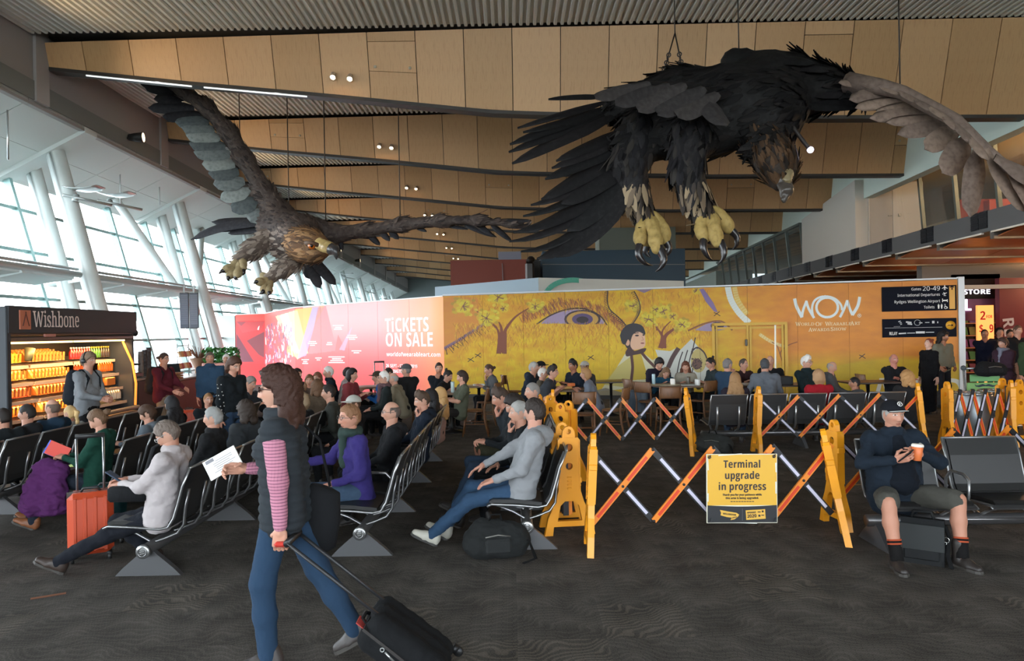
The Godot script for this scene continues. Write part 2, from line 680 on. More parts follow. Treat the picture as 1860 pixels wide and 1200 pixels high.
	while d < 80.0:
		st = mb()
		hexa(st, [W(-8.85, 6.48, d - 0.25), W(-8.85, 6.48, d + 0.25), W(-10.9, 5.44, d + 0.25), W(-10.9, 5.44, d - 0.25), W(-8.85, 6.6, d - 0.25), W(-8.85, 6.6, d + 0.25), W(-10.9, 5.58, d + 0.25), W(-10.9, 5.58, d - 0.25)])
		structure("trim", done(st), white)
		st = mb(true)
		tube(st, [W(-8.12, 0, d), W(-9.72, 6.28, d)], 0.2, 18)
		structure("column", done(st), tubew)
		st = mb(true)
		tube(st, [W(-8.9, 0, d + 0.35), W(-10.42, 5.9, d + 0.35)], 0.17, 16)
		structure("column", done(st), tubew)
		if d > 20.0 and k % 2 == 0:
			st = mb(true)
			tube(st, [W(-9.45, 2.6, d + 0.6), W(-10.35, 5.8, d - 2.6)], 0.12, 12)
			tube(st, [W(-9.45, 2.6, d + 0.7), W(-10.35, 5.8, d + 3.6)], 0.12, 12)
			structure("column", done(st), tubew)
		d += 6.5
		k += 1
	var frame := mat(c8(140, 172, 170), 0.4, 0.2)
	var glass := StandardMaterial3D.new()
	glass.transparency = BaseMaterial3D.TRANSPARENCY_ALPHA
	glass.albedo_color = Color(0.92, 0.98, 0.97, 0.06)
	glass.roughness = 0.03
	M["pane"] = glass
	var win := Node3D.new()
	win.name = numbered("window")
	add_child(win)
	tag(win, "", "", "", "structure")
	var gx := func(h: float) -> float: return -9.23 - 0.28 * h
	d = -9.75
	while d < 84.0:
		st = mb()
		bar(st, W(gx.call(0.0), 0, d), W(gx.call(5.6), 5.6, d), 0.1, 0.16, Vector3.RIGHT)
		piece("mullion", done(st), frame, win, Transform3D())
		var hs := [0.0, 0.78, 1.79, 2.78, 3.85, 4.84, 5.6]
		for j in hs.size() - 1:
			st = mb()
			var a := W(gx.call(hs[j]), hs[j], d)
			var b := W(gx.call(hs[j]), hs[j], d + 2.1667)
			bar(st, a, b, 0.07, 0.07)
			piece("transom", done(st), frame, win, Transform3D())
			st = mb()
			quad(st, W(gx.call(hs[j]) - 0.02, hs[j], d), W(gx.call(hs[j]) - 0.02, hs[j], d + 2.1667), W(gx.call(hs[j + 1]) - 0.02, hs[j + 1], d + 2.1667), W(gx.call(hs[j + 1]) - 0.02, hs[j + 1], d))
			piece("pane", done(st), glass, win, Transform3D())
		d += 2.1667
	var shelf := Node3D.new()
	shelf.name = numbered("trim")
	add_child(shelf)
	tag(shelf, "", "", "", "structure")
	var shelfm := mat(c8(206, 214, 213), 0.5)
	d = -3.25
	while d < 78.0:
		st = mb()
		hexa(st, [W(-9.15, 3.2, d + 0.25), W(-9.15, 3.2, d + 6.25), W(-10.05, 3.08, d + 6.25), W(-10.05, 3.08, d + 0.25), W(-9.15, 3.26, d + 0.25), W(-9.15, 3.26, d + 6.25), W(-10.05, 3.14, d + 6.25), W(-10.05, 3.14, d + 0.25)])
		piece("shelf_panel", done(st), shelfm, shelf, Transform3D())
		st = mb(true)
		tube(st, [W(-9.06, 3.3, d + 0.2), W(-9.06, 3.3, d + 6.3)], 0.07, 10)
		tube(st, [W(-9.1, 3.42, d + 0.2), W(-9.1, 3.42, d + 6.3)], 0.035, 8)
		piece("rail", done(st), mat(c8(176, 182, 182), 0.4, 0.3), shelf, Transform3D())
		st = mb()
		for q in [1.9, 4.4]:
			bar(st, W(-9.1, 3.24, d + q), W(-10.05, 3.05, d + q), 0.07, 0.1)
		piece("bracket", done(st), shelfm, shelf, Transform3D())
		d += 6.5
	st = mb()
	box(st, Vector3(-75, -1.2, -60), Vector3(120, 0.4, 260))
	structure("ground", done(st), mat(c8(212, 214, 214), 0.9))
	var met := mat(c8(190, 196, 196), 0.3, 0.7)
	var nth := 0
	for q in [[145, 350, 16.2, "left of two by the nearest tall column"], [205, 360, 17.4, "right of two by the nearest tall column"], [628, 500, 47.4, "nearest one beyond the brown eagle"], [668, 527, 56.0, "second one beyond the brown eagle"], [700, 540, 66.0, "farthest one beyond the brown eagle"]]:
		var o := thing("reflector_lamp", "grey reflector uplight with curved dish, " + q[3], "lamp", P(q[0], q[1], q[2]), 0.0, "reflector lamps by the window columns")
		var s := mb(true)
		tube(s, [Vector3(-0.2, -0.1, 0.3), Vector3(0.5, -0.22, -0.4)], 0.035, 8)
		obj("arm", done(s), met, o)
		s = mb(true)
		tube(s, [Vector3(-0.05, -0.06, 0.05), Vector3(-0.05, -0.2, 0.1)], 0.07, 10)
		obj("lamp_head", done(s), met, o)
		s = mb(true)
		var pts := []
		for a in 7: pts.append(Vector3(-0.3 + a * 0.13, 0.06 + 0.02 * (a - 3) * (a - 3) * 0.4, 0.0))
		tube(s, pts, [0.2, 0.25, 0.27, 0.28, 0.27, 0.25, 0.2], 10, true, 0.07)
		obj("dish", done(s), met, o)
		nth += 1
	for q in [[3, 200, 290, 12.0], [207, 290, 372, 19.0], [278, 325, 372, 21.0]]:
		st = mb(true)
		var a := P(q[0], q[1], q[3])
		var b := P(q[0] + 12, q[2], q[3])
		tube(st, [Vector3(b.x, a.y, b.z), b], 0.015, 6)
		structure("trim", done(st), met)
	st = mb()
	for q in [[-14.0, 30.0, -0.1, 1.0], [-14.0, 30.0, 6.6, 8.7], [-14.0, -7.5, 1.0, 6.6], [19.0, 30.0, 1.0, 6.6]]:
		box(st, Vector3((q[0] + q[1]) / 2, (q[2] + q[3]) / 2, 10.2), Vector3(q[1] - q[0], q[3] - q[2], 0.4))
	structure("wall_back", done(st), mat(c8(170, 165, 155), 0.8))
	var bw := Node3D.new()
	bw.name = numbered("window")
	add_child(bw)
	tag(bw, "", "", "", "structure")
	for j in 10:
		st = mb()
		var xa := -7.5 + j * 2.65
		quad(st, Vector3(xa, 1.0, 10.2), Vector3(xa, 6.6, 10.2), Vector3(xa + 2.65, 6.6, 10.2), Vector3(xa + 2.65, 1.0, 10.2))
		piece("pane", done(st), glass, bw, Transform3D())
		st = mb()
		box(st, Vector3(xa, 3.8, 10.2), Vector3(0.14, 5.6, 0.2))
		piece("mullion", done(st), frame, bw, Transform3D())
	st = mb()
	box(st, Vector3(8, 4.2, -84), Vector3(60, 9, 0.4))
	structure("wall_front", done(st), mat(c8(120, 130, 130), 0.8))
# ---------------------------------------------------------------- the upper floor along the right

func build_right_side() -> void:
	var pale := mat(c8(206, 218, 208), 0.7)
	var plaster := mat(c8(200, 194, 184), 0.75)
	var fascia := mat(c8(92, 92, 92), 0.7)
	var frame := mat(c8(92, 98, 92), 0.4, 0.3)
	var dark := mat(c8(22, 26, 34), 0.4)
	var st := mb()
	hexa(st, [RW(9.0, 3.85, -9), RW(9.0, 3.85, 62), RW(9.5, 3.85, 62), RW(9.5, 3.85, -9), RW(9.0, 4.3, -9), RW(9.0, 4.3, 62), RW(9.5, 4.3, 62), RW(9.5, 4.3, -9)])
	structure("trim", done(st), fascia)
	var d := 13.2
	while d < 40.0:
		var v := Node3D.new()
		v.name = numbered("trim")
		add_child(v)
		tag(v, "", "", "", "structure")
		for k in 2:
			st = mb()
			var a := RW(8.985, 4.12, d + k * 0.34)
			var b := RW(8.985, 4.12, d + k * 0.34 + 0.3)
			hexa(st, [a + Vector3(0, -0.19, 0), b + Vector3(0, -0.19, 0), b + Vector3(0.03, -0.19, 0), a + Vector3(0.03, -0.19, 0), a + Vector3(0, 0.19, 0), b + Vector3(0, 0.19, 0), b + Vector3(0.03, 0.19, 0), a + Vector3(0.03, 0.19, 0)])
			for j in 4:
				var y := -0.15 + j * 0.1
				bar(st, a + Vector3(-0.006, y, 0), b + Vector3(-0.006, y, 0), 0.02, 0.015)
			piece("vent", done(st), dark, v, Transform3D())
		d += 2.35
	st = mb()
	hexa(st, [RW(9.4, 4.02, -9), RW(9.4, 4.02, 62), RW(26, 4.02, 62), RW(26, 4.02, -9), RW(9.4, 4.24, -9), RW(9.4, 4.24, 62), RW(26, 4.24, 62), RW(26, 4.24, -9)])
	structure("ceiling", done(st), mat(c8(120, 112, 100), 0.8))
	st = mb()
	hexa(st, [RW(9.3, 5.9, -9), RW(9.3, 5.9, 90), RW(9.6, 5.9, 90), RW(9.6, 5.9, -9), RW(9.3, 8.3, -9), RW(9.3, 8.3, 90), RW(9.6, 8.3, 90), RW(9.6, 8.3, -9)])
	structure("wall_right", done(st), pale)
	st = mb()
	hexa(st, [RW(9.02, 4.28, 22.9), RW(9.02, 4.28, 28.3), RW(11.2, 4.28, 28.3), RW(11.2, 4.28, 22.9), RW(9.02, 6.5, 22.9), RW(9.02, 6.05, 28.3), RW(11.2, 6.05, 28.3), RW(11.2, 6.5, 22.9)])
	structure("wall_right", done(st), plaster)
	st = mb()
	hexa(st, [RW(8.9, 4.28, 45), RW(8.9, 4.28, 60), RW(11.2, 4.28, 60), RW(11.2, 4.28, 45), RW(8.9, 5.4, 45), RW(8.9, 5.4, 60), RW(11.2, 5.4, 60), RW(11.2, 5.4, 45)])
	structure("wall_right", done(st), mat(c8(128, 136, 128), 0.75))
	var door := Node3D.new()
	door.name = numbered("door")
	add_child(door)
	tag(door, "", "", "", "structure")
	var o := RW(9.02, 4.28, 22.9) + Vector3(0.42, 0.0, 0.02)
	st = mb()
	for q in [[0.0, 0.98, 0.04, 1.96], [0.78, 0.98, 0.04, 1.96], [0.39, 1.94, 0.82, 0.04]]:
		box(st, o + Vector3(q[0], q[1], 0.01), Vector3(q[2], q[3], 0.05))
	piece("door_frame", done(st), plaster, door, Transform3D())
	st = mb()
	rbox(st, o + Vector3(0.39, 0.97, 0.0), Vector3(0.73, 1.88, 0.04), 0.008)
	piece("door_leaf", done(st), mat(c8(176, 168, 158), 0.7), door, Transform3D())
	st = mb()
	rbox(st, o + Vector3(0.66, 1.05, 0.05), Vector3(0.14, 0.03, 0.03), 0.008)
	rbox(st, o + Vector3(0.98, 1.07, 0.02), Vector3(0.07, 0.1, 0.03), 0.008)
	piece("door_handle", done(st), mat(c8(120, 120, 118), 0.3, 0.6), door, Transform3D())
	for part in [[8.98, 28.35, 45.0, 1.55, 5.9], [10.3, 8.0, 22.85, 1.7, 6.35]]:
		var win := Node3D.new()
		win.name = numbered("window")
		add_child(win)
		tag(win, "", "", "", "structure")
		var xr: float = part[0]
		d = part[1]
		var step := 1.9
		while d < part[2] - 0.2:
			var e: float = minf(d + step, part[2])
			st = mb()
			bar(st, RW(xr + 0.16, 4.28, d), RW(xr, part[4], d), 0.09, 0.1, Vector3.RIGHT)
			piece("mullion", done(st), frame, win, Transform3D())
			st = mb()
			quad(st, RW(xr + 0.18, 4.28, d), RW(xr + 0.18, 4.28, e), RW(xr + 0.02, part[4], e), RW(xr + 0.02, part[4], d))
			piece("pane", done(st), M["pane"], win, Transform3D())
			d = e
		st = mb()
		bar(st, RW(xr, part[4], part[1]), RW(xr, part[4], part[2]), 0.12, 0.1)
		bar(st, RW(xr + 0.16, 4.3, part[1]), RW(xr + 0.16, 4.3, part[2]), 0.12, 0.08)
		piece("rail", done(st), frame, win, Transform3D())
	st = mb()
	hexa(st, [RW(16.5, 4.2, -9), RW(16.5, 4.2, 62), RW(16.8, 4.2, 62), RW(16.8, 4.2, -9), RW(16.5, 8.2, -9), RW(16.5, 8.2, 62), RW(16.8, 8.2, 62), RW(16.8, 8.2, -9)])
	structure("wall_right", done(st), mat(c8(196, 172, 140), 0.8))
	st = mb()
	hexa(st, [RW(9.6, 6.42, -9), RW(9.6, 6.42, 62), RW(16.6, 6.42, 62), RW(16.6, 6.42, -9), RW(9.6, 6.6, -9), RW(9.6, 6.6, 62), RW(16.6, 6.6, 62), RW(16.6, 6.6, -9)])
	structure("ceiling", done(st), mat(c8(190, 170, 140), 0.8))
	st = mb()
	box(st, RW(12.8, 4.9, 21.6), Vector3(2.4, 1.35, 0.25))
	box(st, RW(12.0, 4.7, 19.4), Vector3(1.6, 0.95, 0.25))
	structure("wall_right", done(st), mat(c8(128, 40, 34), 0.7))
	for q in [[13.2, 17.0, "by the brown wing feathers"], [12.2, 15.2, "nearest the right edge"]]:
		var l := mb(true)
		lathe(l, [Vector2(0, 0.03), Vector2(0.16, 0.03), Vector2(0.18, 0.0), Vector2(0.15, -0.02), Vector2(0, -0.02)], 18)
		var lamp := obj("ceiling_light", done(l), glow(c8(255, 235, 200), 4.0))
		lamp.position = RW(q[0], 6.38, q[1])
		tag(lamp, "round glowing ceiling light inside the upper lounge, " + q[2], "light", "lounge ceiling lights")
		var om := OmniLight3D.new()
		om.name = "lounge_light"
		om.light_color = c8(255, 214, 160)
		om.light_energy = 4.5
		om.light_size = 0.15
		om.omni_range = 40.0
		om.omni_attenuation = 2.0
		om.shadow_enabled = true
		om.position = RW(q[0], 6.2, q[1])
		add_child(om)
	var so := Node3D.new()
	so.name = numbered("ceiling")
	add_child(so)
	tag(so, "", "", "", "structure")
	var wood := [grained(c8(150, 84, 44), c8(120, 62, 32), Vector3(0.5, 5, 5), 0.35), grained(c8(160, 92, 50), c8(128, 68, 36), Vector3(0.5, 5, 5), 0.35)]
	var chan := mat(c8(120, 116, 110), 0.35, 0.5)
	d = 6.4
	var i := 0
	while d < 48.0:
		var e := d + 2.3
		var x0 := 9.12
		while x0 < 25.0:
			var x1 := minf(x0 + 2.4, 25.6)
			st = mb()
			hexa(st, [RW(x0 + 0.01, 4.0, d), RW(x1 - 0.01, 4.0, d), RW(x1 - 0.01, 3.72, e - 0.2), RW(x0 + 0.01, 3.72, e - 0.2), RW(x0 + 0.01, 4.03, d), RW(x1 - 0.01, 4.03, d), RW(x1 - 0.01, 3.75, e - 0.2), RW(x0 + 0.01, 3.75, e - 0.2)])
			piece("soffit_panel", done(st), wood[(i * 3 + int(x0)) % 2], so, Transform3D())
			x0 = x1
		st = mb()
		hexa(st, [RW(9.05, 3.68, e - 0.19), RW(25.6, 3.68, e - 0.19), RW(25.6, 3.68, e - 0.04), RW(9.05, 3.68, e - 0.04), RW(9.05, 4.0, e - 0.19), RW(25.6, 4.0, e - 0.19), RW(25.6, 4.0, e - 0.04), RW(9.05, 4.0, e - 0.04)])
		piece("channel", done(st), chan, so, Transform3D())
		st = mb()
		bar(st, RW(8.97, 3.82, d + 0.1), RW(8.97, 3.82, e - 0.25), 0.05, 0.035)
		piece("edge_trim", done(st), mat(c8(225, 220, 205), 0.4), so, Transform3D())
		d = e
		i += 1
	for q in [[14.0, 10.0, "nearest"], [15.2, 16.0, "second"], [17.2, 22.0, "third"]]:
		var lp := thing("globe_lamp", "round glass globe lamp hanging under the timber soffit at right, %s in the line" % q[2], "lamp", Vector3(q[0], 3.1, -q[1]), 0.0, "globe lamps under the soffit")
		st = mb(true)
		tube(st, [Vector3(0, 0.08, 0), Vector3(0, 0.62, 0)], 0.012, 6)
		obj("cord", done(st), frame, lp)
		st = mb(true)
		ball(st, Vector3.ZERO, Vector3(0.1, 0.1, 0.1), 14)
		obj("bulb", done(st), glow(c8(255, 214, 160), 6.0), lp)
		var om := OmniLight3D.new()
		om.name = "globe_light"
		om.light_color = c8(255, 206, 150)
		om.light_energy = 6.0
		om.light_size = 0.09
		om.omni_range = 60.0
		om.omni_attenuation = 2.0
		om.shadow_enabled = true
		lp.add_child(om)
	st = mb()
	box(st, Vector3(22, 2.0, -58), Vector3(26, 4.2, 0.4))
	structure("wall_front", done(st), mat(c8(120, 112, 104), 0.8))
	st = mb()
	hexa(st, [RW(25.4, 0, -9), RW(25.4, 0, 62), RW(25.8, 0, 62), RW(25.8, 0, -9), RW(25.4, 4.2, -9), RW(25.4, 4.2, 62), RW(25.8, 4.2, 62), RW(25.8, 4.2, -9)])
	structure("wall_right", done(st), mat(c8(120, 90, 70), 0.8))
# ---------------------------------------------------------------- what rises behind the painted hoarding

func build_back() -> void:
	var specs := [
		[818, 473, 957, 560, 27.5, 3.0, c8(112, 46, 30), "wall_back"],
		[985, 456, 1246, 560, 29.0, 3.0, c8(34, 62, 80), "wall_back"],
		[1088, 414, 1228, 470, 31.5, 1.5, c8(112, 116, 104), "wall_back"],
		[905, 457, 947, 476, 30.5, 1.0, c8(128, 128, 142), "wall_back"],
		[1086, 386, 1124, 418, 33.0, 1.0, c8(150, 150, 132), "wall_back"],
		[945, 474, 990, 530, 31.0, 1.0, c8(60, 58, 56), "wall_back"]]
	for s in specs:
		var a := P(s[0], s[1], s[4])
		var b := P(s[2], s[3], s[4])
		var st := mb()
		box(st, Vector3((a.x + b.x) / 2, (a.y + 0.0) / 2 + b.y * 0.0, a.z - s[5] / 2), Vector3(b.x - a.x, a.y, s[5]))
		structure(s[7], done(st), mat(s[6], 0.6))
	for s in [[985, 480, 1246, 480, 28.96], [912, 478, 914, 520, 27.46]]:
		var st := mb()
		bar(st, P(s[0], s[1], s[4]), P(s[2], s[3], s[4]), 0.025, 0.025)
		structure("trim", done(st), mat(c8(110, 110, 112), 0.5))
	var st := mb()
	var a := P(790, 521, 25.5)
	var b := P(978, 504, 24.0)
	var c := P(1242, 510, 23.4)
	for q in [[a, b], [b, c]]:
		var back := Vector3(0, 0, -0.4)
		hexa(st, [q[0] + Vector3(0, -1.3, 0), q[1] + Vector3(0, -1.3, 0), q[1] + Vector3(0, -1.3, 0) + back, q[0] + Vector3(0, -1.3, 0) + back, q[0], q[1], q[1] + back, q[0] + back])
		structure("trim", done(st), mat(c8(150, 172, 186) if q[0] == a else c8(176, 176, 168), 0.5))
		st = mb()
	st = mb()
	var pts := []
	var cen := P(1040, 540, 23.86)
	for k in 17:
		var an := PI * k / 16.0
		pts.append(cen + Vector3(cos(an) * 0.92, sin(an) * 0.58, 0))
	for k in 16:
		bar(st, pts[k], pts[k + 1], 0.06, 0.17, (pts[k] - cen).normalized())
	tag(obj("ring_emblem", done(st), mat(c8(60, 150, 128), 0.5)), "teal arched ring on the pale roof edge behind the yellow hoarding", "emblem")
	st = mb()
	var bx := P(962, 487, 24.5)
	rbox(st, bx + Vector3(0, -0.6, 0), Vector3(0.3, 1.6, 0.4), 0.06)
	ball(st, bx + Vector3(0.05, 0.3, 0), Vector3(0.14, 0.12, 0.14))
	tag(obj("stage_lamp", done(st), mat(c8(40, 36, 34), 0.3, 0.5)), "dark lamp box between the red and the blue block behind the hoarding", "lamp")
	for i in range(2, 9):
		var fl := thing("flood_lamp", "black flood lamp on the window girder aimed at the %s timber beam" % ["nearest", "second", "third", "fourth", "fifth", "sixth", "farthest lit"][i - 2], "lamp", W(-8.82, 6.85, FIN[i] - 2.2), 0.0, "flood lamps on the girder")
		var to := (Vector3(2.0, 7.3, -FIN[i]) - fl.position).normalized()
		st = mb(true)
		tube(st, [Vector3(-0.06, 0, 0), Vector3(0.16, 0.02, 0)], 0.03, 8)
		obj("bracket", done(st), mat(c8(24, 24, 24), 0.5), fl)
		st = mb(true)
		tube(st, [Vector3(0.16, 0.02, 0) - to * 0.14, Vector3(0.16, 0.02, 0), Vector3(0.16, 0.02, 0) + to * 0.2], [0.08, 0.11, 0.13], 12)
		obj("housing", done(st), mat(c8(24, 24, 24), 0.5), fl)
		st = mb(true)
		tube(st, [Vector3(0.16, 0.02, 0) + to * 0.195, Vector3(0.16, 0.02, 0) + to * 0.205], 0.115, 12)
		obj("lens", done(st), glow(c8(255, 222, 176), 3.0), fl)
		var sp := SpotLight3D.new()
		sp.name = "flood_light"
		sp.light_color = c8(255, 216, 164)
		sp.light_energy = 3.2
		sp.light_size = 0.11
		sp.spot_angle = 62.0
		sp.spot_angle_attenuation = 0.8
		sp.spot_range = 60.0
		sp.spot_attenuation = 2.0
		sp.shadow_enabled = true
		fl.add_child(sp)
		sp.position = Vector3(0.16, 0.02, 0) + to * 0.23
		sp.basis = aim(-to, Vector3.UP)
# ---------------------------------------------------------------- the printed hoarding
class Paint:
	var w := 0
	var h := 0
	var d := PackedByteArray()
	var legs := []
	var total := 0.0
	var top := 2.9
	var eye := 1.88
	func start(ww: int, hh: int, points: Array, tall: float) -> void:
		w = ww
		h = hh
		d.resize(w * h * 3)
		top = tall
		for i in points.size() - 1:
			legs.append([points[i], points[i + 1], total])
			total += points[i].distance_to(points[i + 1])
	func at(px: float, py: float) -> Vector2:
		var u := (px - 930.0) / 1300.0
		var v := (600.0 - py) / 1300.0
		var dx := u * cos(0.0175) + v * sin(0.0175)
		var dy := v * cos(0.0175) - u * sin(0.0175)
		var best := Vector2(0, 0)
		var bad := 1e9
		for l in legs:
			var a: Vector2 = l[0]
			var b: Vector2 = l[1]
			var e := b - a
			var det := dx * -e.y - (-1.0) * -e.x
			if absf(det) < 1e-9: continue
			var t := (a.x * -e.y - a.y * -e.x) / det
			var s := (dx * a.y - (-1.0) * a.x) / det
			var len := e.length()
			var miss := maxf(0.0, maxf(-s, s - 1.0)) * len
			if miss < bad:
				bad = miss
				best = Vector2((l[2] + s * len) / total * w, (top - (eye + dy * t)) / top * h)
		return best
	func put(x: int, y: int, c: Color, al: float) -> void:
		var i := (y * w + x) * 3
		d[i] = int(lerpf(d[i], c.r * 255.0, al))
		d[i + 1] = int(lerpf(d[i + 1], c.g * 255.0, al))
		d[i + 2] = int(lerpf(d[i + 2], c.b * 255.0, al))
	func raw(poly: PackedVector2Array, c: Color, al := 1.0) -> void:
		var y0 := 1e9
		var y1 := -1e9
		for p in poly:
			y0 = minf(y0, p.y)
			y1 = maxf(y1, p.y)
		var n := poly.size()
		for y in range(maxi(0, int(y0)), mini(h - 1, int(y1)) + 1):
			var xs := []
			var fy := y + 0.5
			for i in n:
				var a := poly[i]
				var b := poly[(i + 1) % n]
				if (a.y <= fy) != (b.y <= fy):
					xs.append(a.x + (fy - a.y) / (b.y - a.y) * (b.x - a.x))
			xs.sort()
			for k in range(0, xs.size() - 1, 2):
				var xa: float = xs[k]
				var xb: float = xs[k + 1]
				for x in range(maxi(0, int(floor(xa))), mini(w - 1, int(floor(xb))) + 1):
					var cover := minf(x + 1.0, xb) - maxf(float(x), xa)
					if cover > 0.0: put(x, y, c, al * minf(1.0, cover))
	func fill(pts: Array, c: Color, al := 1.0) -> void:
		var q := PackedVector2Array()
		for p in pts: q.append(at(p[0], p[1]))
		raw(q, c, al)
	func stroke(pts: Array, wid, c: Color, al := 1.0) -> void:
		for i in pts.size() - 1:
			var a := Vector2(pts[i][0], pts[i][1])
			var b := Vector2(pts[i + 1][0], pts[i + 1][1])
			var n := (b - a).orthogonal().normalized()
			var wa: float = (wid[i] if wid is Array else wid) * 0.5
			var wb: float = (wid[i + 1] if wid is Array else wid) * 0.5
			var e := (b - a).normalized() * minf(wa, wb) * 0.3
			fill([[a.x + n.x * wa - e.x, a.y + n.y * wa - e.y], [b.x + n.x * wb + e.x, b.y + n.y * wb + e.y], [b.x - n.x * wb + e.x, b.y - n.y * wb + e.y], [a.x - n.x * wa - e.x, a.y - n.y * wa - e.y]], c, al)
	func oval(x: float, y: float, rx: float, ry: float, c: Color, al := 1.0, a0 := 0.0, a1 := TAU) -> void:
		var p := []
		for i in 25: p.append([x + cos(lerpf(a0, a1, i / 24.0)) * rx, y + sin(lerpf(a0, a1, i / 24.0)) * ry])
		fill(p, c, al)
	func soft(x: float, y: float, rx: float, ry: float, c: Color, al := 0.5) -> void:
		for k in 7: oval(x, y, rx * (1.0 - k * 0.13), ry * (1.0 - k * 0.13), c, al * 0.3)
	func texture() -> ImageTexture:
		return ImageTexture.create_from_image(Image.create_from_data(w, h, false, Image.FORMAT_RGB8, d))

func smooth_path(pts: Array, n := 6) -> Array:
	var out := []
	for i in pts.size() - 1:
		var p0: Array = pts[maxi(i - 1, 0)]
		var p1: Array = pts[i]
		var p2: Array = pts[i + 1]
		var p3: Array = pts[mini(i + 2, pts.size() - 1)]
		for k in n:
			var t := float(k) / n
			var o := []
			for j in p1.size(): o.append(cubic_interpolate(p1[j], p2[j], p0[j], p3[j], t))
			out.append(o)
	out.append(pts[-1])
	return out

func print_board(n: String, parent: Node, a: Vector3, b: Vector3, tall: float, u0: float, u1: float, m: Material, tall2 := 0.0) -> void:
	var e := (b - a).normalized()
	var f := e.cross(Vector3.UP)
	if f.z < 0.0: f = -f
	var fa := a
	var fb := b
	var st := mb()
	var up := Vector3(0, tall, 0)
	var upb := Vector3(0, tall2 if tall2 > 0.0 else tall, 0)
	for v in [[fa, u0, 1.0], [fb, u1, 1.0], [fb + upb, u1, 0.0], [fa, u0, 1.0], [fb + upb, u1, 0.0], [fa + up, u0, 0.0]]:
		st.set_uv(Vector2(v[1], v[2]))
		st.add_vertex(v[0])
	var bk := -f * 0.05
	var ring := [fa, fb, fb + upb, fa + up]
	for k in 4:
		var p: Vector3 = ring[k]
		var q: Vector3 = ring[(k + 1) % 4]
		for v in [p, q + bk, q, p, p + bk, q + bk]:
			st.set_uv(Vector2(u0, 0.5))
			st.add_vertex(v)
	for v in [fa + bk, fb + upb + bk, fb + bk, fa + bk, fa + up + bk, fb + upb + bk]:
		st.set_uv(Vector2(u0, 0.5))
		st.add_vertex(v)
	st.generate_normals()
	piece(n, st.commit(), m, parent, Transform3D())

